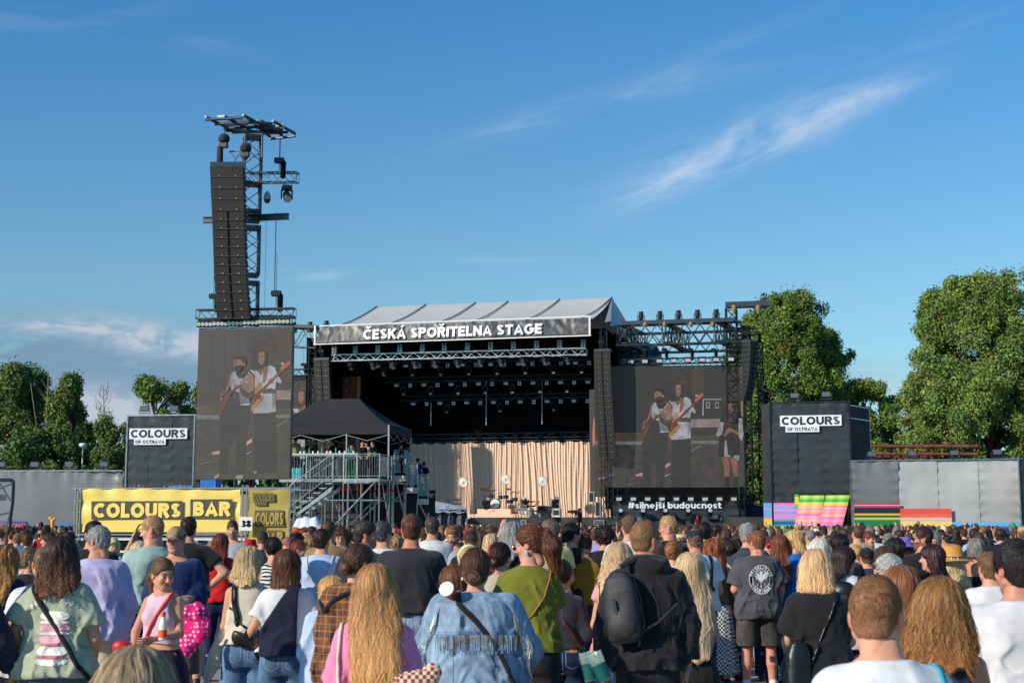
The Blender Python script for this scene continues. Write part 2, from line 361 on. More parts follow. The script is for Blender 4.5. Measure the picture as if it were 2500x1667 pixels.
m3=t.nodes.new('ShaderNodeMath');m3.operation='MULTIPLY';m3.inputs[1].default_value=.5;t.links.new(n1.outputs['Fac'],m3.inputs[0]);t.links.new(m3.outputs[0],mx.inputs[2])
t.links.new(mx.outputs[0],cr.inputs[0]);t.links.new(cr.outputs[0],bs.inputs['Base Color'])
bn=t.nodes.new('ShaderNodeBump');bn.inputs['Distance'].default_value=.012;bn.inputs['Strength'].default_value=.8;t.links.new(vo.outputs['Distance'],bn.inputs['Height']);t.links.new(bn.outputs[0],bs.inputs['Normal'])
g.build('ground',gm,base=False,kind='structure')
# -- generic wall of stretched tarpaulin
def tarp(fr,u0,u1,z0,z1,v=0.0,amp=.05,cell=.35,seed=0,sag=.0,corner=.12,creases=1.0):
 nu=max(6,int((u1-u0)/cell));nv=max(5,int((z1-z0)/cell))
 W_=u1-u0;H_=z1-z0
 uu,vv=np.meshgrid(np.linspace(0,1,nu+1),np.linspace(0,1,nv+1));U=u0+uu*W_;Zz=z0+vv*H_
 P=np.stack([U,np.zeros_like(U),Zz],-1).reshape(-1,3)
 d=fold(P,.35,1,.25,seed)*amp
 top=np.exp(-(z1-P[:,2])/(.09*H_+.2));edge=np.exp(-np.minimum(P[:,0]-u0,u1-P[:,0])/(.05*W_+.25))
 d+=creases*amp*.9*top*np.sin(P[:,0]*7.5+3.5*fold(P,.7,1,.3,seed+1))*(.6+.5*fold(P,.3,1,.1,seed+7))
 d+=creases*amp*.9*edge*np.sin(P[:,2]*8.5+1.2*fold(P,.4,1,.6,seed+2))
 V=fr.O+np.outer(P[:,0],fr.u)+np.outer(v+d,fr.v);V[:,2]+=P[:,2]
 idx=np.arange((nu+1)*(nv+1)).reshape(nv+1,nu+1)
 Fq=np.stack([idx[:-1,:-1],idx[:-1,1:],idx[1:,1:],idx[1:,:-1]],-1).reshape(-1,4)
 return V,Fq
def tarp_obj(name,fr,u0,u1,z0,z1,m,parent,v=0.0,label=None,**k):
 V,Fq=tarp(fr,u0,u1,z0,z1,v,**k);o=WL.get(parent.name,(0,0,0))
 return link(name,npmesh(name,V-np.array(o),Fq),m,parent,label=label)
def stripes(fr,u0,u1,bands,v,parent,name='coloured_stripe_panel'):
 """bands: (z0, z1, rgb) horizontal printed bands on one sheet"""
 mb=MB();ms=[];
 for z0,z1,c in bands:
  key='print_%d_%d_%d'%c;m=mat(key,C(*c),.5,noise=.05,nsc=2)
  if m not in ms:ms.append(m)
  mb.poly([fr.P(u0,v,z0),fr.P(u1,v,z0),fr.P(u1,v,z1),fr.P(u0,v,z1)],ms.index(m))
 return mb.build(name,ms,parent)
def rnd_bands(z0,z1,pal,n,seed):
 r=random.Random(seed);e=sorted([r.random() for _ in range(n-1)]);e=[0]+e+[1];out=[];last=None
 for i in range(n):
  c=r.choice([q for q in pal if q!=last]);last=c;out.append((z0+(z1-z0)*e[i],z0+(z1-z0)*e[i+1],c))
 return out
def floodlight(P,ax,lab,grp):
 o=thing('floodlight',lab,'floodlight',P,0,grp);ax=np.array(ax);P=np.array(P)*1.0;s_=.8
 mb=MB();c=np.array(P)+np.array([0,0,.42])
 mb.box(c,(.62,.14,.40),ax);mb.box(c+ax[1]*.12,(.5,.12,.26),ax)
 for k in range(7):mb.box(c+ax[1]*.2+ax[0]*(-.2+k*.066),(.02,.08,.22),ax)
 mb.build('housing',m_blk,o)
 MB().box(c-ax[1]*.078+np.array([0,0,.01]),(.54,.012,.30),ax).build('glass',mat('flood_glass',C(96,100,108),.3),o)
 b=MB();b.box(np.array(P)+np.array([0,0,.1]),(.8,.05,.06),ax)
 for s in(-1,1):b.box(np.array(P)+ax[0]*.39*s+np.array([0,0,.26]),(.03,.05,.34),ax)
 b.build('bracket',m_dkst,o);return o
# left wall ------------------------------------------------------------
FL=Fr(at(-120,1283,100),(1,-.05))
def z_at(fr,px,py,v=0):return fr.hit(px,py,v)[1]
uL0,zt=FL.hit(-60,1150);uL1,_=FL.hit(300,1148)
w=thing('tarpaulin_wall','long low dark grey tarpaulin wall with striped foot left of the tall left panel','wall',FL.P((uL0+uL1)/2,0,0))
tarp_obj('sheet',FL,uL0,uL1,0.6,zt,m_fab,w,amp=.10,seed=3,cell=.22)
b=MB();b.bar(FL.P(uL0,-.05,zt+.03),FL.P(uL1,-.05,zt+.03),.05);b.bar(FL.P(uL0,.3,.5),FL.P(uL1,.3,.5),.05)
for k in range(9):
 u=uL0+(uL1-uL0)*k/8;b.bar(FL.P(u,.2,0),FL.P(u,.2,zt),.05);b.bar(FL.P(u,.2,zt*.8),FL.P(u,2.4,0),.04)
b.build('frame',m_alu,w)
for(a,c,zz,pal,sd) in((-60,66,1272,[(150,60,130),(40,70,160),(40,140,120),(190,70,100),(30,35,50)],5),(66,144,1282,[(50,170,200),(30,90,170),(210,70,90),(40,150,110)],6),(144,300,1275,[(40,70,170),(60,120,190),(200,70,120),(60,160,120)],9)):
 u0,z1=FL.hit(a,zz);u1,_=FL.hit(c,zz);stripes(FL,u0,u1,rnd_bands(.2,z1,pal,8,sd),-.12,w)
for i,px in enumerate((2,84,168,253)):
 u,z=FL.hit(px,1149)
 floodlight(FL.P(u,.05,zt+.05),FL.ax,('half cut off floodlight on the left wall at the picture edge','floodlight on the left wall below the dead brown treetop','floodlight on the left wall near the white street lamp','floodlight on the left wall just left of the tall panel')[i],'floodlights along the left wall')
# left COLOURS tower ----------------------------------------------------
def logo_panel(fr,u0,u1,z0,z1,v,parent,px0,px1,pyt,sub):
 """white boxes with dark words; px0..px1 x extent of the upper word box, pyt its top, in the photo's pixels"""
 a,zt_=fr.hit(px0,pyt,v);b_,_=fr.hit(px1,pyt,v);Wd=b_-a;h=Wd*.178;s=Wd
 vv=v-.16
 MB().poly([fr.P(a,vv,zt_-h),fr.P(a+Wd,vv,zt_-h),fr.P(a+Wd,vv,zt_),fr.P(a,vv,zt_)]).poly([fr.P(a+s*.087,vv,zt_-h*1.56),fr.P(a+s*.635,vv,zt_-h*1.56),fr.P(a+s*.635,vv,zt_-h),fr.P(a+s*.087,vv,zt_-h)]).build('logo_field',m_wtxt,parent)
 mb=MB();text_mb(mb,'COLOURS',lambda x,y,l:fr.P(x,vv-.01-l,y),h*.76,w=.235,x0=a+Wd/2,y0=zt_-h*.88,width=Wd*.945,gap=.07)
 text_mb(mb,'OF OSTRAVA',lambda x,y,l:fr.P(x,vv-.01-l,y),h*.33,w=.22,x0=a+s*.361,y0=zt_-h*1.44,width=s*.5,gap=.08)
 mb.build('lettering',m_btxt,parent)
FA=Fr(at(303,1283,97),(1,-.08));uA,zA=0,FA.hit(303,1016)[1];uB,_=FA.hit(476,1015)
w=thing('banner_tower','tall black banner tower lettered colours of ostrava, left of the big screen','banner tower',FA.P(uB/2,0,0))
tarp_obj('sheet',FA,.05,uB*.33,.4,zA,m_pvc,w,amp=.035,seed=5,cell=.22)
tarp_obj('sheet',FA,uB*.33,uB*.66,.4,zA,m_pvc,w,v=.015,amp=.035,seed=6,cell=.22)
tarp_obj('sheet',FA,uB*.66,uB-.05,.4,zA,m_pvc,w,v=.0,amp=.04,seed=7,cell=.22)
b=MB()
for u in(0,uB):b.bar(FA.P(u,-.05,0),FA.P(u,-.05,zA+.1),.06)
for u in(0,uB*.5,uB):b.bar(FA.P(u,.25,0),FA.P(u,.25,zA),.05);b.bar(FA.P(u,.25,zA*.9),FA.P(u,4,0),.05)
b.bar(FA.P(-.1,-.05,zA+.06),FA.P(uB+.1,-.05,zA+.06),.06)
b.build('frame',m_alu,w)
logo_panel(FA,0,uB,0,zA,0,w,318,459,1046,1)
stripes(FA,FA.hit(413,1185)[0],uB,rnd_bands(.2,FA.hit(413,1185)[1],[(150,120,200),(60,120,190),(230,120,160)],5,3),-.15,w)
for i,px in enumerate((353,425)):
 u,z=FA.hit(px,1014);floodlight(FA.P(u,0,zA+.1),FA.ax,('left','right')[i]+' floodlight of two on top of the left banner tower','floodlights on the left banner tower')
# right COLOURS tower and wall -------------------------------------------
FB=Fr(at(1887,1283,101),(1,-.2));zB=FB.hit(1887,985)[1];uB,_=FB.hit(2073,978)
w=thing('banner_tower','tall black banner tower lettered colours of ostrava, right of the stage, above bright striped flaps','banner tower',FB.P(uB/2,0,0))
zg=FB.hit(1960,1205)[1]
uM=uB*.33
tarp_obj('sheet',FB,.05,uM,zg,zB,m_pvc,w,amp=.045,seed=15,cell=.2)
tarp_obj('sheet',FB,uM,uB*.66,zg,zB,m_pvc,w,v=.015,amp=.03,seed=16,cell=.2)
tarp_obj('sheet',FB,uB*.66,uB-.05,zg,zB,m_pvc,w,amp=.05,seed=17,cell=.2)
tarp_obj('sheet',FB,.05,uM,2.2,zg+.1,m_pvc,w,v=.03,amp=.06,seed=18,cell=.2)
b=MB()
for u in(0,uB):b.bar(FB.P(u,-.06,0),FB.P(u,-.06,zB+.2),.07)
b.bar(FB.P(-.1,-.06,zB+.06),FB.P(uB+.1,-.06,zB+.06),.06);b.bar(FB.P(uM,-.1,zg),FB.P(uB,-.1,zg),.09);b.box(FB.P(uB*.68,-.15,zg-.05),(.9,.2,.25),FB.ax)
b.build('frame',m_blk,w)
sdv=FB.u*.95+FB.v*3.0
q=MB();P0=FB.P(-.66,1.2,0);P1=FB.P(-.02,.06,0);zs=FB.hit(1865,988,1.2)[1]
q.grid(lambda a,c:P0+(P1-P0)*a+np.array([0,0,.3+(zs-.3)*c])+FB.v*.05*math.sin(c*40)*(1-a),8,40);q.build('side_sheet',m_pvc,w,smooth=True)
q=MB();P0=FB.P(uB+.05,.05,0);P1=FB.P(uB+1.5,3.2,0);q.grid(lambda a,c:P0+(P1-P0)*a+np.array([0,0,2+(zB-2.1)*c])+FB.v*.04*math.sin(a*9+c*3),10,20);q.build('side_sheet',mat('dark_mesh',C(20,24,30),.8,noise=.2,nsc=2),w)
q=MB();q.bar(P1,P1+np.array([0,0,zB]),.05);q.bar(P1+np.array([0,0,zB-1.1]),P0+np.array([0,0,zB-1.1]),.04);q.bar(P1+np.array([0,0,zB-.2]),P0+np.array([0,0,zB-.2]),.04);q.build('side_frame',m_alu,w)
logo_panel(FB,0,uB,0,zB,0,w,1904,2054,1015,1)
YG=[(120,200,90),(60,175,90),(200,215,80),(245,215,80),(250,190,70)];PK=[(245,120,180),(250,140,150),(250,170,110),(255,150,170),(215,150,215),(255,190,110)]
VI=[(165,145,215),(140,150,220),(200,150,215),(235,130,190),(150,165,225)]
def zz(py,v=0,px=1950):return FB.hit(px,py,v)[1]
stripes(FB,-.62,-.05,[(zz(1302),zz(1266),(225,195,70)),(zz(1266),zz(1262),(235,130,150)),(zz(1262),zz(1243),(110,160,215)),(zz(1243),zz(1241),(240,140,100)),(zz(1241),zz(1227),(100,165,220))],-.14,w)
stripes(FB,.08,uM,[(zz(1302),zz(1288),(30,130,150)),(zz(1288),zz(1280),(40,165,110)),(zz(1280),zz(1272),(35,90,170)),(zz(1272),zz(1268),(60,180,110))]+rnd_bands(zz(1268),zz(1232),VI,16,4)+[(zz(1232),zz(1227),(245,110,170))],-.14,w)
stripes(FB,FB.hit(1940,1220)[0],uM+.02,rnd_bands(zz(1240),zz(1206),YG,9,12),-.2,w)
for(a,c,sl) in((1953,2013,-.55),(2016,2075,-.75)):
 ua,uc=FB.hit(a,1210)[0],FB.hit(c,1210)[0];bands=rnd_bands(zz(1303),zz(1234),PK,26,int(a))+[(zz(1234),zz(1226),(245,205,75)),(zz(1226),zz(1221),(60,175,90)),(zz(1221),zz(1217),(90,185,80)),(zz(1217),zz(1209),(175,215,80))]
 mb=MB();ms=[];zt_=zz(1209);zb_=zz(1303)
 for z0,z1,c3 in bands:
  m=mat('print_%d_%d_%d'%c3,C(*c3),.5,noise=.05,nsc=2);
  if m not in ms:ms.append(m)
  f0=(zt_-z0)/(zt_-zb_);f1=(zt_-z1)/(zt_-zb_)
  mb.grid(lambda a_,b_:FB.P(ua+(uc-ua)*a_+sl*(f0+(f1-f0)*b_),-.3-.5*(f0+(f1-f0)*b_)+.04*math.sin(a_*14),z0+(z1-z0)*b_),8,1,ms.index(m))
 mb.build('striped_flap',ms,w,smooth=True)
for i,px in enumerate((1940,2017)):
 u,z=FB.hit(px,978);floodlight(FB.P(u,0,zB+.12+i*.05),FB.ax,('left','right')[i]+' floodlight of two on top of the right banner tower','floodlights on the right banner tower')
FC=Fr(at(2079,1283,99),(1,-.06));zC=FC.hit(2079,1126)[1];zC2=FC.hit(2490,1121)[1];uC=FC.hit(2489,1121)[0]
w=thing('tarpaulin_wall','long shiny grey tarpaulin wall with striped foot, right of the right banner tower','wall',FC.P(uC/2,0,0))
cuts=[FC.hit(x,1200)[0] for x in(2079,2194,2290,2390,2489)]
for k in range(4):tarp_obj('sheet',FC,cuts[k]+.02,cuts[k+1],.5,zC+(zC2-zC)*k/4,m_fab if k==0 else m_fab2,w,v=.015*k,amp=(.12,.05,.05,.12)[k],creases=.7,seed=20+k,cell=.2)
b=MB();b.bar(FC.P(0,-.06,zC+.04),FC.P(uC,-.06,zC2+.04),.05)
for k in range(5):b.bar(FC.P(cuts[k],.2,0),FC.P(cuts[k],.2,zC),.05);b.bar(FC.P(cuts[k],.2,zC*.8),FC.P(cuts[k],3,0),.04)
b.bar(FC.P(uC+.1,-.1,0),FC.P(uC+.1,-.1,zC2+.1),.07);b.build('frame',m_alu,w)
def zc(py):return FC.hit(2250,py)[1]
stripes(FC,cuts[0]+.1,cuts[1],[(zc(1302),zc(1298),(225,200,80)),(zc(1298),zc(1292),(110,180,80)),(zc(1292),zc(1290),(230,200,80)),(zc(1290),zc(1284),(50,140,70)),(zc(1284),zc(1268),(35,130,75)),(zc(1268),zc(1263),(205,200,100)),(zc(1263),zc(1261),(40,130,70)),(zc(1261),zc(1259),(20,40,40)),(zc(1259),zc(1257),(60,160,80)),(zc(1257),zc(1253.5),(235,190,60)),(zc(1253.5),zc(1252),(230,80,50)),(zc(1252),zc(1239),(38,38,58)),(zc(1239),zc(1236),(225,50,90)),(zc(1236),zc(1234),(60,70,160)),(zc(1234),zc(1232),(230,200,190)),(zc(1232),zc(1228),(225,50,50))],-.25,w)
stripes(FC,cuts[1],FC.hit(2321,1250)[0],[(zc(1302),zc(1287),(90,175,230)),(zc(1287),zc(1272),(250,215,125)),(zc(1272),zc(1270),(200,190,215)),(zc(1270),zc(1265.5),(250,190,110)),(zc(1265.5),zc(1263),(215,200,210)),(zc(1263),zc(1254),(240,110,85)),(zc(1254),zc(1241),(238,88,72))],-.25,w)
stripes(FC,FC.hit(2321,1250)[0],uC,[(zc(1302),zc(1274),(105,185,240))],-.25,w)
for i,px in enumerate((2128,2227,2330,2435)):
 u,z=FC.hit(px,1124);floodlight(FC.P(u,0,zC+(zC2-zC)*i/3+.08),FC.ax,('floodlight on the right wall nearest the right banner tower','floodlight on the right wall below the rusty pipe bridge','floodlight on the right wall second from the right','floodlight on the right wall below the tree at the right edge')[i],'floodlights along the right wall')
FD=Fr(at(2492,1283,97),(1,.2));w=thing('tarpaulin_wall','dark end piece of tarpaulin wall at the right picture edge','wall',FD.P(1,0,0))
tarp_obj('sheet',FD,0,5,.3,FD.hit(2492,1120)[1],m_pvc,w,amp=.08,seed=31);MB().bar(FD.P(0,-.05,0),FD.P(0,-.05,6.5),.06).build('post',m_alu,w)
# rusty pipe bridge behind the right wall ---------------------------------
mr=mat('rusty_steel',C(120,68,56),.85,noise=.45,nsc=1.6)
w=MB();FE=Fr(at(2110,1283,125),(1,-.02));a=FE.hit(2095,1100)[0];c=FE.hit(2275,1100)[0]
z1=FE.hit(2200,1089)[1];z2=FE.hit(2200,1108)[1]
w.bar(FE.P(a-8,0,z1),FE.P(c+4,0,z1),.15,10);w.bar(FE.P(a-8,0,z2),FE.P(c+4,0,z2),.13,10);w.bar(FE.P(a,1,z2-.6),FE.P(c,1,z2-.6),.2,10);w.box(FE.P((a+c)/2,.6,z2-.1),(c-a,.1,.5),FE.ax)
for k in range(9):u=a+(c-a)*k/8;w.bar(FE.P(u,.1,0 if k%4==0 else z2),FE.P(u,.1,z1),.07)
w.build('pipe_bridge',mr,base=tuple(FE.P((a+c)/2,0,0)),label='rusty red pipe bridge passing behind the right wall between the trees',cat='pipe bridge')
# street lamp among the left trees ----------------------------------------
p=at(195,1283,118);zl=at(195,1090,118)[2];w=thing('street_lamp','white street lamp on a pole in front of the left trees','street lamp',(p[0],p[1],0))
MB().bar((p[0],p[1],0),(p[0],p[1],zl-3.2),.13,8,r2=.13).bar((p[0],p[1],zl-3.2),(p[0],p[1],zl),.06,8).build('pole',m_white,w)
MB().lathe([(.1,-.1),(.3,0),(.34,.2),(.15,.3)],(p[0],p[1],zl),n=10).build('lamp_head',m_white,w,smooth=True)
# -- trees
def leafmat(name,c):
 m=mat(name,C(*c),.55,src='attr',spec=.3);b=m.node_tree.nodes['Principled BSDF']
 return m
m_leaf=leafmat('foliage',(90,110,60));m_bark=mat('bark',C(86,76,64),.9,noise=.3,nsc=3);m_dead=mat('dead_bark',C(140,122,104),.9,noise=.2,nsc=3)
def tree(name,label,px,Y,ptop,halfw,col,shape='oval',zbot=.12,ncl=170,nl=110,leaf=.34,cr=1.25,seed=1,lean=0,group=None,hgt=None,lobes=9,dens=1.0,cat='tree',trunk_r=.35):
 ncl=int(ncl*1.7);nl=int(nl*2.0);cr=cr*.78;leaf=leaf*.50
 r=np.random.default_rng(seed);base=at(px,1283,Y);H=at(px,ptop,Y)[2]
 t=thing(name,label,cat,(base[0],base[1],0),0,group)
 z0=H*zbot;Hc=H-z0
# lobe directions give an uneven outline
 la=r.uniform(0,6.28,lobes);lz=r.uniform(.15,.95,lobes);ls=r.uniform(.72,1.12,lobes)
 cen=[];K_=max(5,ncl//14);sub_=[]
 tries=0
 while len(cen)<ncl and tries<ncl*40:
  tries+=1;f=r.uniform(0,1);a=r.uniform(0,6.28)
  if shape=='oval':pr=math.sin(math.pi*min(1,(f*.86+.12)))**.7
  elif shape=='poplar':pr=(1-f)**.55*min(1,.45+f*2.2)
  elif shape=='cone':pr=(1-f)*.95+.05
  elif shape=='round':pr=math.sqrt(max(0,1-(2*f-1)**2))*.9+.1
  elif shape=='col':pr=min(1,f*3+.4)*(1-f**5)
  k=1.0
  dd=np.abs(np.angle(np.exp(1j*(la-a))))/.8;dz=np.abs(lz-f)/.16;near=np.exp(-(dd**2+dz**2));k=.74+.42*near.max()*ls[near.argmax()]
  rad=halfw*pr*k*math.sqrt(r.uniform(.22,1));
  q=np.array([rad*math.cos(a)+lean*f,rad*math.sin(a),z0+f*(Hc-cr*1.4)])
  if len(sub_)<K_:sub_.append((q,r.uniform(.6,1.15)));cen.append(q);continue
  b_,sz=sub_[r.integers(K_)];o_=r.normal(size=3)*np.array([.62,.62,1.0 if shape in('poplar','oval','col') else.6])*sz*halfw*.22
  q=b_+o_;q[2]=min(q[2],H-cr*1.1);cen.append(q)
 cen=np.array(cen)
 n=len(cen)*nl
 cr_=cr*r.uniform(.6,1.25,len(cen));ci=np.repeat(np.arange(len(cen)),nl)
 off=r.normal(size=(n,3));off/=np.linalg.norm(off,axis=1)[:,None];off*=(r.uniform(0,1,n)**.45)[:,None]*cr_[ci][:,None];off[:,2]*=1.15
 spr=r.random(n)<.10;off[spr]*=r.uniform(1.1,1.75,spr.sum())[:,None];P=cen[ci]+off
 nn=r.normal(size=(n,3))+off/cr_[ci][:,None]*.9+np.array([0,0,.5]);nn/=np.linalg.norm(nn,axis=1)[:,None]
 tt=np.cross(nn,r.normal(size=(n,3)));tt/=np.linalg.norm(tt,axis=1)[:,None];bb=np.cross(nn,tt)
 s=leaf*r.uniform(.6,1.3,n)[:,None]
 V=np.stack([P-tt*s,P-bb*s*.55,P+tt*s,P+bb*s*.55],1).reshape(-1,3);Fq=np.arange(n*4).reshape(n,4)
 base_c=np.array(C(*col)[:3])*np.array([.95,1.06,.74]);ncl0=ncl;cc=r.uniform(.72,1.3,len(cen))[ci]*r.uniform(.8,1.25,n);c=base_c[None]*cc[:,None]**1.15;c[:,0]*=r.uniform(.85,1.25,len(cen))[ci]
 V4=V;me=npmesh('crown',V4,Fq,np.repeat(c,4,0),smooth=False);link('crown',me,m_leaf,t)
 mb=MB();b0=np.array([0,0,0.0]);top=np.array([lean*.8,0,H*.86]);pts=[b0+(top-b0)*f+np.array([.25*math.sin(f*7+seed),.2*math.cos(f*5),0]) for f in np.linspace(0,1,8)]
 for i in range(7):mb.bar(pts[i],pts[i+1],trunk_r*(1-i/7.6),7,r2=trunk_r*(1-(i+1)/7.6))
 for j in range(0,len(cen),4):
  q=cen[j];f=max(.08,min(.95,(q[2]-2.2)/(H*.86)));k=f*7;i=min(6,int(k));o=pts[i]+(pts[i+1]-pts[i])*(k-i)*.9;mid=(o+q)/2+np.array([0,0,.3])
  mb.bar(o,mid,trunk_r*.28,4,r2=trunk_r*.18,cap=False);mb.bar(mid,q,trunk_r*.18,4,r2=.03,cap=False)
 mb.add([[0,0,0],[.001,0,0],[0,.001,0]],[(0,1,2)])
 V=np.vstack(mb.v);me=bpy.data.meshes.new('trunk');me.from_pydata([tuple(x) for x in V],[],mb.f);me.update();link('trunk',me,m_bark,t)
 return t
G1=(98,116,58);G2=(80,102,52);G3=(112,128,72);G4=(80,102,58);G5=(126,136,92)
tree('poplar_tree','tall dense poplar directly behind the right lighting tower',1950,150,712,6.6,G1,'oval',.04,520,130,.30,1.15,seed=3,lobes=16)
tree('poplar_tree','tall poplar shoulder rising behind the loudspeakers on the right lighting tower',1856,156,762,4.4,G1,'oval',.06,240,120,.30,1.1,seed=13,lobes=12)
tree('poplar_tree','darker poplar on the right flank of the big poplar group',2040,158,800,4.6,G2,'oval',.06,240,120,.30,1.15,seed=8,lobes=12)
tree('tall_tree','huge spreading tree at the right picture edge above the shiny wall',2420,135,662,7.8,G3,'oval',.06,700,130,.28,1.1,seed=5,lobes=22)
tree('tall_tree','lighter left flank of the huge right tree with a ragged top',2292,138,712,2.7,G3,'col',.06,280,110,.26,.95,seed=15,lobes=16)
tree('thin_tree','thin pale tree seen in the gap between the two right tree groups',2152,175,902,3.0,G5,'oval',.1,90,80,.26,.9,seed=21,lobes=8)
tree('thin_tree','yellowish green bush tree beside the right banner tower',2122,150,915,3.2,(110,126,60),'round',.1,110,100,.28,1.0,seed=22)
tree('conical_tree','dark conical tree in the gap above the pipe bridge',2190,165,948,3.4,G4,'cone',.08,130,100,.28,1.0,seed=23)
tree('bushy_tree','low round tree in the gap beside the huge right tree',2250,160,1010,4.0,G2,'round',.05,120,100,.3,1.1,seed=24)
mb_=np.random.default_rng(9);n_=70000;X_=mb_.uniform(-130,130,n_);hz_=11+2.0*np.sin(X_*.21)+2*np.sin(X_*.53+1)+1.2*np.sin(X_*1.7);P_=np.stack([X_,215+mb_.uniform(-4,4,n_),hz_*mb_.uniform(0,1,n_)**.7],1)
nn_=mb_.normal(size=(n_,3));nn_/=np.linalg.norm(nn_,axis=1)[:,None];tt_=np.cross(nn_,mb_.normal(size=(n_,3)));tt_/=np.linalg.norm(tt_,axis=1)[:,None];bb_=np.cross(nn_,tt_);V_=np.stack([P_-tt_*.55,P_-bb_*.4,P_+tt_*.55,P_+bb_*.4],1).reshape(-1,3)
cc_=np.array(C(74,96,54)[:3])[None]*mb_.uniform(.6,1.3,n_)[:,None];link('far_wood',npmesh('far_wood',V_,np.arange(n_*4).reshape(n_,4),np.repeat(cc_,4,0),smooth=False),m_leaf,kind='stuff')
# left group
LD=(94,110,64);LM=(102,118,66)
tree('broad_tree','broad dark tree at the left picture edge',30,125,884,4.9,LD,'oval',.05,230,110,.26,1.05,seed=31,lobes=14)
tree('broad_tree','broad tree with brownish dying twigs in its middle, second from the left edge',122,128,892,3.8,LM,'oval',.05,190,110,.26,.95,seed=32,lobes=16)
tree('slender_tree','slender ragged tree with pale trunk, right side of the left tree group',162,122,912,2.4,LM,'col',.3,90,90,.24,.8,seed=33,lobes=9)
tree('bushy_tree','dark bushy tree filling the foot of the left tree group',90,119,1040,5.0,G4,'round',.02,170,100,.28,1.1,seed=34)
tree('bushy_tree','dark round tree behind the white street lamp',185,124,1015,3.4,G4,'round',.03,130,100,.28,1.0,seed=35)
tree('small_tree','small pointed tree under the bare dead treetop, left of the left banner tower',255,118,1000,1.7,LM,'col',.05,110,100,.24,.85,seed=36,lobes=9)
tree('bushy_tree','low dark bush tree right behind the left wall corner',285,116,1085,2.8,G4,'round',.02,90,90,.26,.9,seed=37)
tree('bushy_tree','low light green bush above the left wall',140,112,1118,3.6,LM,'round',.02,100,90,.24,.8,seed=38)
tree('bushy_tree','low dark bush above the left end of the left wall',30,112,1100,4.2,G4,'round',.02,110,90,.26,.9,seed=39)
tree('spreading_tree','open spreading tree rising behind the left banner tower',372,116,915,2.9,(96,114,62),'round',.56,66,110,.25,.72,seed=41,lobes=14)
tree('small_tree','tree top peeping out beside the left edge of the big screen',478,120,930,1.3,LM,'col',.3,50,90,.25,.85,seed=42)
p=at(249,1283,120);zt=at(249,938,120)[2];w=MB();p0=np.array([p[0],p[1],0.0])
w.bar(p0,p0+[0,0,zt*.55],.13,6,r2=.09);w.bar(p0+[0,0,zt*.55],p0+[-.3,0,zt],.08,6,r2=.02);rr=random.Random(4)
for k in range(26):
 f=.62+.36*k/26;a=rr.uniform(0,6.28);l=rr.uniform(.4,1.3)*(1.25-f)*2;q=p0+[-.3*f,0,zt*f];e=q+np.array([math.cos(a)*l,math.sin(a)*l,l*1.1]);w.bar(q,e,.03,4,r2=.012);w.bar(q+(e-q)*.6,e+np.array([.3*math.sin(k),0,.5]),.03,3,r2=.012)
w.build('dead_tree',m_dead,base=tuple(p0),label='bare dead treetop standing up from the small pointed tree',cat='dead tree')
w=MB();p=at(103,1283,121);p0=np.array([p[0],p[1],0.0]);zt=at(100,905,121)[2]
for(dx,h,s) in((0,1,.16),(1.0,.96,.1),(-1.5,.93,.09)):
 s*=.6;w.bar(p0,p0+[dx*.4,0,zt*.6],s,6,r2=s*.8);w.bar(p0+[dx*.4,0,zt*.6],p0+[dx,0,zt*h],s*.8,6,r2=.03)
for k in range(26):
 f=.55+.4*k/26;a=rr.uniform(0,6.28);l=rr.uniform(.5,1.5);q=p0+[.3,0,zt*f];w.bar(q,q+np.array([math.cos(a)*l,math.sin(a)*l*.4,l]),.025,4,r2=.01)
w.build('dead_branches',m_dead,base=tuple(p0),label='bare pale trunk and twigs in front of the dying tree in the left group',cat='dead tree')
# -- helpers for rigging
def copy_thing(o,loc,rz=None,label=None,group=None,scale=None,parent=None,color=None):
 c=o.copy();COL.objects.link(c)
 if parent is None:
  c.location=tuple(float(v) for v in loc)
  if rz is not None:c.rotation_euler=(0,0,rz)
 else:c.parent=parent
 if scale:c.scale=(scale,)*3 if not isinstance(scale,tuple) else scale
 if color is not None:c.color=color
 if label:c['label']=label
 if group:c['group']=group
 for ch in list(o.children):copy_thing(ch,None,parent=c,color=None)
 return c
PROTO={}
def moving_head(loc,rz,label,group,up=True,s=1.0,pitch=0.0):
 key=('mh',up,pitch)
 if key not in PROTO:
  o=thing('moving_head_light',label,'stage light',(0,0,0),0,group);k=1 if up else-1
  MB().box((0,0,.09*k),(.44,.36,.18)).box((0,0,.2*k),(.3,.26,.06)).build('base',m_blk,o)
  y=MB()
  for sx in(-1,1):y.box((sx*.25,0,.42*k),(.05,.16,.44));y.box((sx*.2,0,.23*k),(.14,.16,.06))
  y.box((0,0,.205*k),(.5,.14,.05));y.build('yoke',m_dkst,o)
  h=MB();c=np.array([0,0,.46*k]);d=np.array([0,-math.sin(pitch),math.cos(pitch)*k])
  h.lathe([(.12,-.2),(.17,-.12),(.19,.05),(.19,.38),(.17,.42)],c,d,12);hd=h.build('head',m_blk,o,smooth=False)
  l=MB();l.lathe([(.16,0),(.16,.012)],c+d*.42,d,12);l.build('lens',m_lens,hd)
  PROTO[key]=o;o.location=tuple(float(v) for v in loc);o.rotation_euler=(0,0,rz);o.scale=(s,)*3;return o
 return copy_thing(PROTO[key],loc,rz,label,group,s)
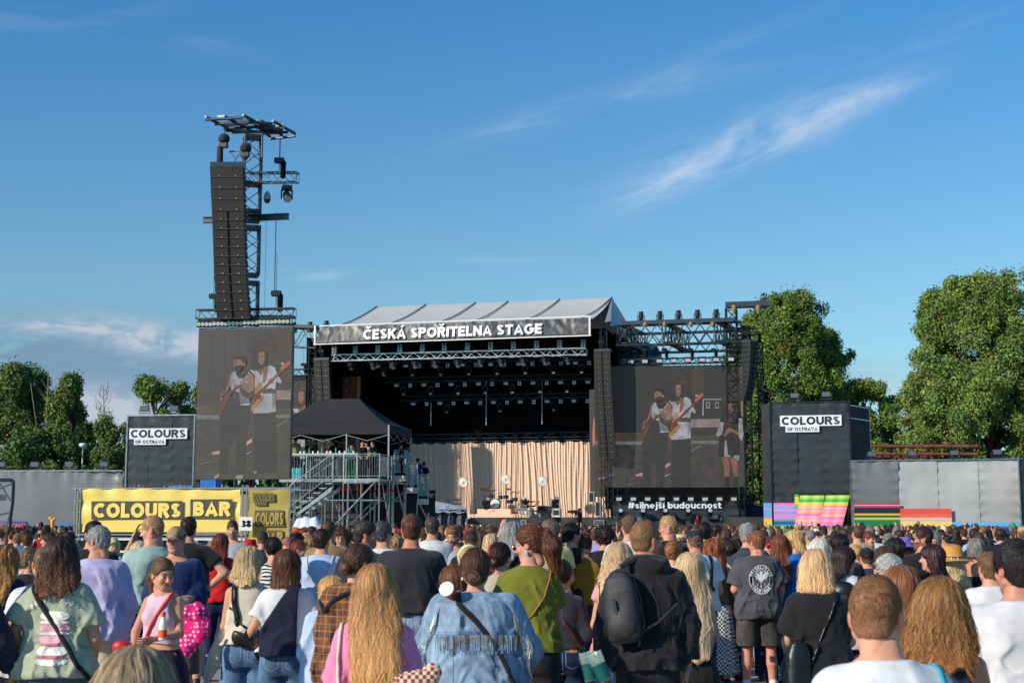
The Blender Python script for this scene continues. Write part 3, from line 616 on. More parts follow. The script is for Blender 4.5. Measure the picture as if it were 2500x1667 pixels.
def boxlight(kind,loc,rz,label,group,s=1.0):
 if kind not in PROTO:
  if kind=='strobe':
   o=thing('strobe_light',label,'stage light',(0,0,0),0,group)
   MB().box((0,0,0),(.5,.2,.3)).build('housing',m_blk,o);MB().box((0,-.11,0),(.42,.03,.24)).build('face',m_strb,o)
   MB().box((-.29,0,.1),(.03,.06,.3)).box((.29,0,.1),(.03,.06,.3)).box((0,0,.26),(.6,.06,.04)).build('bracket',m_dkst,o)
  elif kind=='blinder':
   o=thing('blinder_light',label,'stage light',(0,0,0),0,group)
   MB().box((0,0,0),(.4,.16,.75)).build('housing',m_blk,o);L=MB()
   for i in(-1,1):
    for j in range(4):L.lathe([(.06,0),(.075,.03)],(i*.09,-.08,-.27+j*.18),(0,-1,0),8)
   L.build('lamps',m_lens,o)
  elif kind=='blinder_small':
   o=thing('blinder_light',label,'stage light',(0,0,0),0,group)
   MB().box((0,0,0),(.36,.16,.36)).build('housing',m_blk,o);L=MB()
   for i in(-1,1):
    for j in(-1,1):L.lathe([(.05,0),(.06,.03)],(i*.085,-.08,j*.085),(0,-1,0),8)
   L.build('lamps',m_lens,o)
  elif kind=='par_bar':
   o=thing('blinder_bar',label,'stage light',(0,0,0),0,group)
   MB().box((0,0,0),(.56,.14,.19)).box((0,.03,.13),(.5,.05,.04)).build('housing',m_blk,o);L=MB()
   for i in range(4):L.lathe([(.055,0),(.068,.03)],(-.205+i*.137,-.07,0),(0,-1,0),12)
   L.build('lamps',mat('warm_lamp_glass',C(205,195,175),.15,.25),o)
  elif kind=='hoist':
   o=thing('chain_hoist',label,'chain hoist',(0,0,0),0,group)
   MB().box((0,0,0),(.34,.26,.2)).lathe([(.1,-.2),(.12,0),(.1,.2)],(0,0,.02),(1,0,0),10).build('motor',m_blk,o)
   MB().lathe([(.02,-.75),(.11,-.7),(.12,-.1),(.08,0)],(.16,0,0),n=8).build('chain_bag',m_void,o)
   MB().bar((0,0,.1),(0,0,1.6),.012,4).bar((0,0,-.1),(0,0,-.5),.02,4).build('chain',m_dkst,o)
  PROTO[kind]=o;o.location=tuple(float(v) for v in loc);o.rotation_euler=(0,0,rz);o.scale=(s,)*3;return o
 return copy_thing(PROTO[kind],loc,rz,label,group,s)
def line_array(fr,rows,v,depth,label,group,loc,vs=0.0,seam_from=0,frame_h=.18,back=.82,badge=True,tops=None):
 """rows: [(xL, xR, y)] photo pixels of the cabinet corners, top to bottom"""
 t=thing('line_array',label,'line array',loc,0,group)
 for i in range(len(rows)-1):
  f=i/(len(rows)-1);vi=v+vs*f**2;vj=v+vs*((i+1)/(len(rows)-1))**2
  a=fr.hit(rows[i][0],rows[i][2],vi);b=fr.hit(rows[i][1],rows[i][2],vi);c=fr.hit(rows[i+1][0],rows[i+1][2],vj);d=fr.hit(rows[i+1][1],rows[i+1][2],vj)
  g_=.012;P=[fr.P(a[0],vi,a[1]-g_),fr.P(b[0],vi,b[1]-g_),fr.P(d[0],vj,d[1]+g_),fr.P(c[0],vj,c[1]+g_)]
  w_=(b[0]-a[0])*(1-back)/2;Q=[fr.P(a[0]+w_,vi+depth,a[1]-.04),fr.P(b[0]-w_,vi+depth,b[1]-.04),fr.P(d[0]-w_,vj+depth,d[1]+.04),fr.P(c[0]+w_,vj+depth,c[1]+.04)]
  mb=MB();mb.add(P+Q,[(0,1,2,3),(5,4,7,6),(1,0,4,5),(2,1,5,6),(3,2,6,7),(0,3,7,4)])
  cab=mb.build('cabinet',m_cab,t)
  e=MB();off=-fr.v*.012
  e.bar(P[3]+off+[0,0,.012],P[2]+off+[0,0,.012],.011);
  for k in(.28,.78) if not seam_from or i>=0 else(.5,):
   if badge:e.box(P[3]*(1-k)+P[2]*k+off*2+np.array([0,0,.05]),(.055,.02,.045),fr.ax,1)
  for zf in(.25,.75):e.box(P[1]*zf+P[2]*(1-zf)+fr.u*.02+fr.v*.12,(.03,.12,.06),fr.ax,0)
  if i>=seam_from:
   m1=(P[0]+P[1])/2;m2=(P[3]+P[2])/2;W_=np.linalg.norm(P[1]-P[0]);e.add([m1-fr.u*W_*.035+off*.5,m1+fr.u*W_*.035+off*.5,m2+fr.u*W_*.035+off*.5,m2-fr.u*W_*.035+off*.5],[(0,1,2,3)],2)
  e.build('trim',[m_line,m_brass,m_void],cab)
 a=fr.hit(rows[0][0],rows[0][2],v);b=fr.hit(rows[0][1],rows[0][2],v);u=(a[0]+b[0])/2
 MB().box(fr.P(u,v+depth/2,a[1]+frame_h/2),(b[0]-a[0],depth*.9,frame_h),fr.ax).build('flying_frame',m_dkst,t)
 return t
# -- LED screen pictures
def clip(poly,x0,y0,x1,y1):
 def cl_(P,ins,isec):
  out=[]
  for i in range(len(P)):
   a,b=P[i-1],P[i]
   if ins(b):
    if not ins(a):out.append(isec(a,b))
    out.append(b)
   elif ins(a):out.append(isec(a,b))
  return out
 def ix(X_):return lambda a,b:(X_,a[1]+(b[1]-a[1])*(X_-a[0])/(b[0]-a[0]))
 def iy(Y_):return lambda a,b:(a[0]+(b[0]-a[0])*(Y_-a[1])/(b[1]-a[1]),Y_)
 for ins,f in((lambda p:p[0]>=x0,ix(x0)),(lambda p:p[0]<=x1,ix(x1)),(lambda p:p[1]>=y0,iy(y0)),(lambda p:p[1]<=y1,iy(y1))):
  if not poly:return poly
  poly=cl_(poly,ins,f)
 return poly
PIC=[((66,60,54),[(-900,805),(1700,805),(1700,1520),(-900,1520)]),((78,66,54),[(-900,805),(1700,800),(1700,893),(-900,893)]),((112,118,122),[(-900,893),(250,893),(262,928),(-900,930)]),((108,114,118),[(742,888),(1080,888),(1080,916),(742,918)]),((112,112,112),[(744,990),(850,930),(860,935),(748,1008)]),((150,128,128),[(744,660),(1240,655),(1240,745),(742,748)]),((48,46,46),[(742,748),(1240,746),(1240,830),(742,830)]),((52,44,42),[(470,110),(760,110),(760,300),(470,300)]),((88,44,38),[(600,262),(700,262),(700,290),(600,292)]),((66,54,48),[(760,110),(890,110),(890,420),(760,420)]),((46,44,45),[(215,905),(262,700),(500,790),(492,900),(462,1200),(455,1450),(372,1455),(368,1100),(300,1200),(285,1440),(200,1440),(225,1150)]),((46,43,43),[(530,868),(742,850),(748,1100),(742,1430),(530,1430),(540,1050)]),((172,176,182),[(500,470),(545,468),(575,480),(600,522),(640,450),(690,428),(735,450),(750,500),(792,570),(794,600),(745,580),(735,640),(738,700),(742,858),(660,872),(528,875),(545,700),(545,520)]),((132,136,142),[(700,640),(738,700),(740,800),(712,850),(706,700)]),((120,84,66),[(590,430),(628,430),(640,460),(604,524),(578,480)]),((54,38,34),[(520,330),(560,290),(600,270),(645,278),(662,330),(650,420),(668,470),(628,462),(590,470),(530,480),(500,440)]),((150,110,92),[(580,310),(610,298),(634,306),(636,370),(620,418),(598,425),(578,390)]),((92,62,54),[(590,340),(632,336),(632,346),(592,350)]),((96,60,54),[(600,382),(622,380),(620,388),(602,390)]),((135,86,70),[(628,445),(672,440),(655,560),(640,590),(618,590)]),((60,60,62),[(600,655),(700,640),(742,655),(742,690),(620,690)]),((150,108,86),[(672,560),(700,545),(726,570),(716,600),(690,600),(670,585)]),((168,128,70),[(548,640),(575,590),(612,578),(620,620),(590,680),(602,706),(636,716),(620,760),(560,820),(520,862),(508,830),(520,780),(540,700)]),((120,34,28),[(545,700),(580,668),(592,700),(604,712),(600,738),(560,752),(532,800),(520,790)]),((96,62,44),[(560,690),(785,480),(800,492),(580,712)]),((176,92,60),[(785,470),(790,435),(860,392),(880,398),(876,425),(800,482)]),((190,190,190),[(792,405),(812,403),(818,418),(796,422)]),((158,164,172),[(322,520),(340,488),(372,486),(385,540),(420,548),(480,486),(500,500),(478,600),(484,700),(500,780),(420,800),(400,680),(330,660),(318,600)]),((110,112,118),[(400,680),(440,560),(480,600),(484,700),(504,795),(410,800)]),((182,188,196),[(412,790),(504,782),(504,796),(416,802)]),((142,98,80),[(322,500),(340,494),(322,540),(318,620),(282,680),(262,700),(228,720),(225,700),(262,660),(290,600)]),((150,106,90),[(470,520),(500,498),(530,512),(545,570),(540,660),(500,690),(484,680),(476,600)]),((76,48,42),[(410,620),(480,680),(545,660),(545,720),(500,745),(430,710),(400,660)]),((148,106,88),[(346,615),(368,600),(398,620),(400,645),(368,658),(346,640)]),((140,100,84),[(222,735),(240,722),(268,724),(262,760),(235,770),(220,760)]),((98,46,38),[(252,700),(300,680),(345,660),(330,690),(290,760),(262,830),(235,905),(212,905),(222,830),(240,780)]),((88,56,46),[(330,655),(430,590),(470,545),(478,556),(440,606),(345,680)]),((140,120,100),[(404,580),(432,558),(466,540),(470,560),(440,600),(415,612)]),((36,32,32),[(372,490),(396,520),(440,520),(478,486),(486,500),(444,552),(392,548),(370,510)]),((142,100,82),[(352,380),(372,352),(420,352),(440,400),(460,405),(456,432),(436,430),(420,470),(380,470),(350,440)]),((30,27,27),[(352,380),(356,352),(392,336),(440,345),(466,380),(466,405),(436,410),(420,376),(372,368)]),((34,29,28),[(358,432),(392,428),(428,420),(432,455),(400,496),(368,478)]),((56,36,32),[(362,400),(386,396),(386,404),(364,408)]),((44,42,42),[(232,770),(296,560),(302,560),(240,775)]),((196,150,154),[(468,1142),(522,1108),(524,1142),(470,1178)]),((196,150,154),[(140,1240),(220,1224),(220,1254),(158,1262)]),((150,154,158),[(460,1250),(520,1228),(518,1240),(466,1262)]),((110,110,108),[(40,1345),(205,1318),(206,1324),(50,1352)]),((158,158,158),[(372,1450),(440,1448),(438,1495),(376,1498)]),((140,140,140),[(160,1470),(215,1430),(222,1465),(180,1485)]),((120,114,108),[(520,1415),(565,1410),(572,1432),(540,1442)]),((90,92,96),[(-160,1240),(-80,1228),(-80,1252),(-150,1264)]),((196,150,154),[(-260,1280),(-190,1262),(-190,1284),(-250,1296)])]
VIOL=[((30,28,29),[(930,880),(945,790),(975,750),(1000,735),(1030,760),(1040,830),(1055,900),(1060,1080),(925,1080)]),((150,150,152),[(935,860),(960,868),(948,940),(925,955),(910,945)]),((158,158,160),[(1050,835),(1075,840),(1085,940),(1075,985),(1055,960)]),((150,152,154),[(965,985),(975,975),(985,1070),(1000,1075),(1000,1085),(962,1080)]),((150,152,154),[(1025,1075),(1060,1074),(1055,1110),(1020,1095)]),((140,96,78),[(975,750),(1005,742),(1018,780),(1005,808),(982,805)]),((140,96,78),[(955,945),(985,900),(1000,895),(1005,920),(970,955)]),((142,98,80),[(1000,900),(1050,925),(1050,945),(1000,920)]),((110,46,40),[(975,870),(1005,822),(1020,830),(1000,890)]),((142,92,76),[(945,1085),(985,1085),(1000,1150),(992,1215),(965,1215),(958,1140)]),((142,92,76),[(1000,1090),(1040,1095),(1052,1150),(1048,1215),(1022,1215),(1015,1150)]),((28,27,28),[(965,1212),(995,1212),(990,1320),(968,1320)]),((28,27,28),[(1020,1212),(1050,1212),(1046,1320),(1022,1320)]),((160,160,158),[(826,715),(944,715),(944,722),(832,722),(830,822),(822,822)]),((150,150,150),[(846,732),(872,732),(872,775),(846,775)]),((150,150,150),[(904,735),(928,735),(928,775),(904,775)]),((30,30,30),[(852,740),(866,740),(866,768),(852,768)]),((30,30,30),[(908,742),(924,742),(924,768),(908,768)]),((86,64,50),[(1040,512),(1066,512),(1066,800),(1040,800)]),((150,116,100),[(1066,510),(1080,510),(1084,830),(1068,820)]),((34,32,32),[(960,560),(1060,592),(1060,602),(990,602),(985,700),(968,700)])]
def led_screen(fr,corners,label,loc,to_px,pics,name='led_screen',depth=.25,clipbox=None,v=0,cellsize=1.0):
 """corners: photo pixels tl, tr, br, bl"""
 t=thing(name,label,'video screen',loc)
 Q=[np.array(fr.hit(x,y,v)) for x,y in corners];u0=(Q[0][0]+Q[3][0])/2;u1=(Q[1][0]+Q[2][0])/2;z1=(Q[0][1]+Q[1][1])/2;z0=(Q[2][1]+Q[3][1])/2
 MB().box(fr.P((u0+u1)/2,v+depth/2,(z0+z1)/2),(u1-u0,depth,z1-z0),fr.ax).build('cabinet_wall',mat('led_face',C(42,40,38),.6,noise=.05,nsc=3,emit=C(62,55,50),estr=.25),t)
 MB().box(fr.P((u0+u1)/2,v+depth/2,z1+.05),(u1-u0,depth,.09),fr.ax).build('top_rail',m_dkst,t)
 sm=MB();nu=max(3,round((u1-u0)/cellsize));nv=max(4,round((z1-z0)/cellsize))
 for i in range(1,nu):u=u0+(u1-u0)*i/nu;sm.box(fr.P(u,v-.003,(z0+z1)/2),(.006,.002,z1-z0),fr.ax)
 for j in range(1,nv):z=z0+(z1-z0)*j/nv;sm.box(fr.P((u0+u1)/2,v-.003,z),(u1-u0,.002,.006),fr.ax)
 sm.build('module_seams',mat('led_seam',C(47,45,43),.6),t)
 mb=MB();ms=[];k=0
 for(c,pl),f in[(x,0) for x in pics[0]]+[(x,1) for x in pics[1]]:
  px=[to_px(x,y) if f==0 else(1400+x/2.6135,700+y/2.6135) for x,y in pl]
  uz=[tuple(fr.hit(x,y,v)) for x,y in px];uz=clip(uz,u0+.02,z0+.02,u1-.02,z1-.02)
  if len(uz)<3:continue
  key='led_%d_%d_%d'%c;m=mat(key,C(32,31,30),.65,emit=C(*c),estr=.74,en=1.6)
  if m not in ms:ms.append(m)
  k+=1;mb.poly([fr.P(u,v-.008-.0005*k,z) for u,z in uz],ms.index(m))
 mb.build('picture',ms,t);return t
# -- main stage
YR_=107.0;zR=at(1443,821,YR_)[2]
YL_=112.0
for _ in range(30):YL_+=(zR-at(775,842.6,YL_)[2])*6
PR=at(1443,821,YR_);PL=at(775,842.6,YL_)
FS=Fr(PR,PR[:2]-PL[:2]);UB=-float(np.linalg.norm(PR[:2]-PL[:2]));zb0=float(zR);zb1=FS.hit(1443,773.6)[1]
DK=2.42
# roof
V_R=9.0
zr=FS.hit(1494.6,727,V_R)[1];uR=FS.hit(1494.6,727,V_R)[0];uRL=FS.hit(921,749,V_R)[0];ue=.1;ul=FS.hit(813,795)[0]
zev=zb1-.1
w=thing('stage_roof','pale grey pitched membrane roof over the main stage','stage roof',FS.P(UB/2,V_R,0))
def slope(a,b,v0,z0,v1,z1,a2,b2,seed):
 return lambda s_,t_:FS.P((a+(b-a)*s_)*(1-t_)+(a2+(b2-a2)*s_)*t_,v0+(v1-v0)*t_,z0+(z1-z0)*t_-.18*math.sin(t_*math.pi)-.05*abs(math.sin(s_*15.7))*math.sin(t_*math.pi))
MB().grid(slope(ul,ue,.2,zev,V_R,zr,uRL,uR,1),40,8).build('front_slope',m_grey,w,smooth=True)
MB().grid(slope(uRL,uR,V_R+.02,zr,2*V_R,zev,ul,ue,2),20,6).build('rear_slope',m_grey,w,smooth=True)
e2=FS.P(.6,0,0)
gb=MB();r0=FS.P(uR,V_R,zr);
for k in range(14):
 f0,f1=k/14,(k+1)/14;a0=FS.P(1.0,.3+17.4*f0,zev-.3+.25*(k%2));a1=FS.P(1.0,.3+17.4*f1,zev-.3+.25*((k+1)%2));gb.add([r0,a0+FS.u*.25*(k%2),a1+FS.u*.25*((k+1)%2)],[(0,1,2)])
gb.build('gable_sheet',m_grey,w)
sm=MB()
for(xb,xt) in((610,905),(985,1270),(1245,1510),(1640,1890),(240,545),(2050,2275)):
 ub_,zb_=FS.hit(740+xb/3.015,793-(xb-240)*.0172,.25);ut,zt_=FS.hit(740+xt/3.015,749-(xt-545)*.0125,V_R)
 prev=None
 for i in range(9):
  f=i/8;p=FS.P(ub_*(1-f)+ut*f,.2+(V_R-.2)*f,zev+(zr-zev)*f-.18*math.sin(f*math.pi)+.07)
  if prev is not None:sm.bar(prev,p,.045)
  prev=p
sm.build('seam_keder',m_seam,w)
# banner
w=thing('stage_banner','glossy black banner lettered ceska sporitelna stage across the stage front','banner',FS.P(UB/2,0,zb0))
V,Fq=tarp(FS,UB+.1,-.1,zb0+.12,zb1-.12,-.5,amp=.03,cell=.09,seed=40,creases=.35)
Pn=V-FS.O;uu=Pn@FS.u;bo=lambda z:.22*((np.clip(z,zb0,zb1)-zb0)/(zb1-zb0))**2
dd=bo(V[:,2])+.025*fold(np.stack([uu,uu*0,V[:,2]],1),1.5,1,1.8,5)+.007*fold(np.stack([uu,uu*0,V[:,2]],1),4.5,1,3.6,9);V=V+np.outer(dd,FS.v)
link('sheet',npmesh('sheet',V-np.array(WL[w.name]),Fq),mat('wet_look_vinyl',C(34,35,39),.43,spec=.8,noise=.15,nsc=1.5),w)
fz=MB();
for z in(zb0,zb1):fz.box(FS.P(UB/2,-.55+bo(z),z),(-UB+.2,.1,.09),FS.ax)
for u in(UB,0):fz.box(FS.P(u,-.55,(zb0+zb1)/2),(.14,.1,zb1-zb0),FS.ax)
fz.build('edge_tube',m_white,w)
def onban(x,y,l):
 q=np.array([[x,0,y]]);return FS.P(x,-.63-l+bo(y),y)
uA_,zA_=FS.hit(740+442/3.015,700+396/3.015,-.6);uB_,zB_=FS.hit(740+1757/3.015,700+360/3.015,-.6)
mb=MB();text_mb(mb,'ČESKÁ SPOŘITELNA STAGE',onban,(zb1-zb0)*.545,w=.24,x0=(uA_+uB_)/2,y0=zb0+(zb1-zb0)*.165,width=uB_-uA_,eps=.004,gap=.07)
mb.build('lettering',m_wtxt,w)
# stage house
w=thing('stage','large open festival stage with black cloth lined house and dark skirt','stage',FS.P(UB/2,5,0));BV=11.2
uc0=FS.hit(1400,1263,10)[0]
MB().box(FS.P(UB/2-1,6.0,DK-.15),(-UB+4,12.6,.3),FS.ax).build('deck',mat('stage_deck',C(120,112,104),.8,noise=.2,nsc=2),w)
MB().grid(lambda a,b:FS.P(UB-3+(-UB+16)*a,-.4+.06*math.sin(a*90),DK*b+.01),90,2).build('skirt',mat('skirt_mesh',C(52,54,52),.85,noise=.3,nsc=2),w)
MB().box(FS.P(UB/2,BV+.4,DK+7),(-UB+2,.15,16),FS.ax).build('back_cloth',m_void,w)
MB().box(FS.P(UB-.9,6.1,DK+6.8),(.2,11.8,15),FS.ax).build('side_cloth',m_void,w)
MB().box(FS.P(1.3,7.4,DK+6.8),(.2,8.0,15),FS.ax).build('side_cloth',m_void,w)
MB().box(FS.P(UB/2,6.3,zb0+.6),(-UB+2,11.5,.15),FS.ax).build('ceiling_cloth',m_void,w)
co=MB();cm=MB()
for u in(UB-.5,.9):
 for v in(.2,11.0):MB().truss(FS.P(u,v,0),FS.P(u,v,zb0+.4),.5,.5,1.0,.05,.03).build('roof_tower',m_blk,w)
MB().box(FS.P(uc0-9.5,-.8,DK-.05),(7.5,.5,.12),FS.ax).build('front_ledge',m_alu,w)
MB().prism([FS.P(uc0-13,-1.0,DK-.3),FS.P(uc0-9.8,-1.0,DK-.3),FS.P(uc0-12.6,-1.0,.9),FS.P(uc0-15.3,-1.0,.8)],FS.v*.4).build('ramp_cover',mat('dark_mesh2',C(60,58,50),.8,noise=.2,nsc=2),w)
# brown set flat at stage left
a,z0=FS.hit(740+282/3.015,700+830/3.015,8);b,z1=FS.hit(740+411/3.015,700+660/3.015,8)
w=thing('set_flat','brown wooden set flat with lamps at the left inside the stage','set piece',FS.P((a+b)/2,8,DK));MB().box(FS.P((a+b)/2,8,(DK+z1)/2),(b-a,.2,z1-DK),FS.ax).build('panel',mat('brown_board',C(150,92,68),.7,noise=.15,nsc=1.5),w)
MB().box(FS.P(b+.02,7.9,(DK+z1)/2),(.2,.3,z1-DK),FS.ax).build('edge_strip',mat('pale_pink_wood',C(200,160,145),.7),w)
for zz_ in(.75,.35):boxlight('blinder_small',FS.P(a+.6,7.6,z0+(z1-z0)*zz_),0,('upper' if zz_>.5 else 'lower')+' small dark lamp on the brown set flat','lamps on the set flat')
# curtain
cu0=FS.hit(1013,1100,10.5)[0];cu1=FS.hit(1449,1100,10.5)[0];cz1=FS.hit(1250,1080,10.5)[1]
cu2=FS.hit(1490,1240,10.5)[0]
w=thing('stage_curtain','beige pleated curtain hung across the back of the stage','curtain',FS.P((cu0+cu1)/2,10.5,DK))
rr=np.random.default_rng(4);nU=620;us=np.linspace(cu0-.4,cu2,nU);ph=np.cumsum(.22+.30*(.5+.5*fold(np.stack([us,us,us],1),.55,.2,.1,3)));am=.065+.055*fold(np.stack([us,us,us],1),.9,.2,.1,6)
zs_=np.linspace(DK+.02,cz1,22);V=[]
for j,z in enumerate(zs_):
 f=j/21;off=am*(1-.25*f)*np.sin(ph+.35*np.sin(z*.7+us*.4))+.05*np.sin(ph*2.3+z)+.03*(1-f)*np.sin(us*1.1+z*.5);
 zz2=z+(0 if j<21 else.05*np.sin(us*6));Pp=FS.O+np.outer(us+.1*np.sin(z*.5+us),FS.u)+np.outer(10.5+off,FS.v);Pp[:,2]+=zz2;V.append(Pp)
V=np.vstack(V);idx=np.arange(22*nU).reshape(22,nU);Fq=np.stack([idx[:-1,:-1],idx[:-1,1:],idx[1:,1:],idx[1:,:-1]],-1).reshape(-1,4)
link('cloth',npmesh('cloth',V-np.array(WL[w.name]),Fq),mat('beige_cloth',C(226,197,174),.9,noise=.05,nsc=3),w)
MB().bar(FS.P(cu0-1,10.6,cz1+.15),FS.P(cu1+1,10.6,cz1+.15),.07).truss(FS.P(cu0-1,10.7,cz1+.6),FS.P(cu1+1,10.7,cz1+.6),.4,.4,1,.035,.02).build('curtain_rail',m_blk,w)
# front lighting truss and its lamps
tu0,tz0=FS.hit(740+215/3.015,700+525/3.015,1.2);tu1,tz1=FS.hit(740+2085/3.015,700+477/3.015,1.2)
w=MB();w.truss(FS.P(tu0,1.2,tz0),FS.P(tu1,1.2,tz1),.5,.5,.62,.045,.028);w.build('lighting_truss',m_alu,label='silver front lighting truss hung under the stage banner',cat='truss')
mhx=(353,515,663,824,974,1137,1305,1456,1621,1779,1947)
ORD=['first','second','third','fourth','fifth','sixth','seventh','eighth','ninth','tenth','eleventh','twelfth','thirteenth','fourteenth','fifteenth','sixteenth']
for i,x in enumerate(mhx):
 u,z=FS.hit(740+x/3.015,700+(537-(x-353)*.027)/3.015,1.2)
 moving_head(FS.P(u,1.2,z+.05),.2,ORD[i]+' moving head light from the left hanging under the silver front truss','moving heads under the front truss',up=False,s=1.0,pitch=.5)
for i,x in enumerate((232,387,552,714,880,1042,1212,1382,1550,1720,1890,2063)):
 u,z=FS.hit(740+x/3.015,700+(474-(x-232)*.027)/3.015,1.6)
 boxlight('blinder',FS.P(u,1.6,z),-.2,ORD[i]+' tall blinder from the left above the silver front truss','blinders above the front truss',1.12)
for rI,(yy0,sl_,v,xs,nm) in enumerate(((588,-.018,4.5,range(550,2010,208),'upper'),(727,-.018,7.2,range(690,2120,201),'middle'),(862,-.018,9.6,range(812,2120,197),'lower'))):
 xs=list(xs);a=FS.hit(740+(xs[0]-90)/3.015,700+(yy0-12)/3.015,v);b=FS.hit(740+2125/3.015,700+(yy0+sl_*1400-12)/3.015,v)
 w=MB();w.truss(FS.P(a[0],v+.3,a[1]+.35),FS.P(b[0],v+.3,b[1]+.35),.4,.4,1.0,.035,.02);w.build('lighting_truss',m_blk,label=nm+' dark lighting truss with pale strobes inside the stage',cat='truss')
 for i,x in enumerate(xs):
  u,z=FS.hit(740+x/3.015,700+(yy0+sl_*(x-xs[0]))/3.015,v);boxlight('strobe',FS.P(u,v,z),-.2,ORD[i]+' pale strobe light from the left on the '+nm+' truss inside the stage','strobes inside the stage',.85)
  u,z=FS.hit(740+(x+100)/3.015,700+(yy0+sl_*(x-xs[0]))/3.015,v)
  if x+100<2120:boxlight('blinder_small',FS.P(u,v,z),-.2,ORD[i]+' small four lamp blinder from the left on the '+nm+' truss inside the stage','small blinders inside the stage',1.0)
  if rI<2 or i%2:moving_head(FS.P(u-.7,v+.2,z),.2,ORD[i]+' dim moving head from the left under the '+nm+' truss inside the stage','dim moving heads inside the stage',up=False,s=.85,pitch=.5)
for i,(x,y0,y1) in enumerate(((940,850,1022),(1348,690,1018),(1759,690,1010))):
 u,z0=FS.hit(740+x/3.015,700+y1/3.015,8.5);u1,z1=FS.hit(740+x/3.015,700+y0/3.015,8.5)
 MB().bar(FS.P(u,8.5,z0),FS.P(u,8.5,z1),.045,6).build('light_tube',mat('pale_tube',C(150,175,180),.4),label=('left','middle','right')[i]+' thin pale vertical tube hanging inside the stage',cat='light tube',group='thin tubes inside the stage')
# -- band gear
FZ=4.704
def gp(x,y):return 1000+x/FZ,1140+y/FZ
GV=6.0
mb=MB();a,z1=FS.hit(*gp(780,480),5.0);b,_=FS.hit(*gp(1163,480),5.0);mb.box(FS.P((a+b)/2,6.2,(DK+z1)/2),(b-a,2.6,z1-DK),FS.ax);ZR_=z1
mb.build('drum_riser',mat('peach_cloth',C(232,192,168),.9),label='peach cloth covered drum riser in the middle of the stage',cat='riser');RU0,RU1=a,b
mb=MB();a,z1=FS.hit(*gp(660,540),4.0);b,_=FS.hit(*gp(1505,540),4.0);mb.box(FS.P((a+b)/2,5.6,(DK+z1)/2+.01),(b-a,3.6,z1-DK),FS.ax);mb.build('low_riser',mat('peach_cloth'),label='long low peach covered riser under the drum riser',cat='riser')
t=thing('drum_kit','drum kit with white front skin on the peach riser','drum kit',FS.P((RU0+RU1)/2,6,ZR_));cu_,_=FS.hit(*gp(980,440),5.6)
c=FS.P(cu_,5.6,ZR_+.42);MB().lathe([(.40,0),(.42,.02),(.42,.5)],c,FS.v,24).build('bass_drum',mat('drum_shell',C(30,34,60),.25,coat=.6),t);MB().lathe([(.37,-.01),(.37,.0)],c-FS.v*.005,FS.v,24).lathe([(.07,-.02),(.07,-.01)],c-FS.v*.005-FS.u*.12+np.array([0,0,-.06]),FS.v,12,1).build('bass_skin',[m_white,mat('drum_dot',C(120,110,90),.6)],t)
for dx,dz,r_ in((-.75,.75,.22),(.35,.8,.2),(.8,.82,.2),(1.15,.45,.28),(-.95,.4,.26),(1.55,.62,.24),(-.4,.9,.18)):
 MB().lathe([(r_,0),(r_,.28)],c+FS.u*dx+np.array([0,0,dz-.42])+FS.v*.4,(0,0,1),14).build('tom_drum',mat('drum_shell'),t)
for dx,dz,r_,tl in((-.6,1.55,.42,.3),(-.25,1.5,.3,-.2),(.95,1.6,.3,.25),(1.35,1.35,.26,-.2),(1.75,1.28,.33,-.6),(-1.1,1.6,.3,.2)):
 ax=nrm(np.array([0,0,1])+FS.u*tl-FS.v*.25);MB().lathe([(r_,0),(.06,.05)],c+FS.u*dx+np.array([0,0,dz-.42])+FS.v*.5,ax,18).build('cymbal',mat('bronze',C(170,140,80),.3,.9),t)
st=MB()
for dx in(-1.1,-.6,-.2,.3,.8,1.0,1.3,1.6,1.85):st.bar(c+FS.u*dx+FS.v*.5-np.array([0,0,.42]),c+FS.u*dx+FS.v*.5+np.array([0,0,1.0]),.02);
for dx in(-.9,.6):st.bar(c+FS.u*dx+FS.v*.6+np.array([0,0,1.0]),c+FS.u*(dx+.7)+FS.v*.6+np.array([0,0,2.0-.6*(dx>0)]),.02)
st.build('stands',m_blk,t)
ml=mat('silver_paint',C(222,218,205),.35,.3)
for i,(x,y,yb,lab) in enumerate(((616,172,440,'left'),(1102,137,470,'middle'),(1524,160,440,'right'))):
 u,z=FS.hit(*gp(x,y),6.8);t=thing('dish_lamp',lab+' round white dish lamp on a tall stand on the stage','dish lamp',FS.P(u,6.8,DK),0,'dish lamps on the stage');c=FS.P(u,6.8,z);d=-FS.v
 MB().lathe([(.38,-.02),(.41,.0),(.42,.08),(.38,.1),(.30,.05)],c,d,28).build('rim',mat('champagne_metal',C(200,190,165),.4,.3),t,smooth=True)
 MB().lathe([(.30,.05),(.30,.062),(.1,.075)],c,d,28).build('disc',ml,t);MB().lathe([(.07,.07),(.07,.12),(.04,.14)],c,d,12).build('bulb',mat('champagne_metal'),t)
 MB().bar(c-[0,0,.42],FS.P(u,6.85,DK),.028,6).bar(FS.P(u-.3,6.8,DK+.03),FS.P(u+.3,6.8,DK+.03),.03).build('stand',m_blk,t)
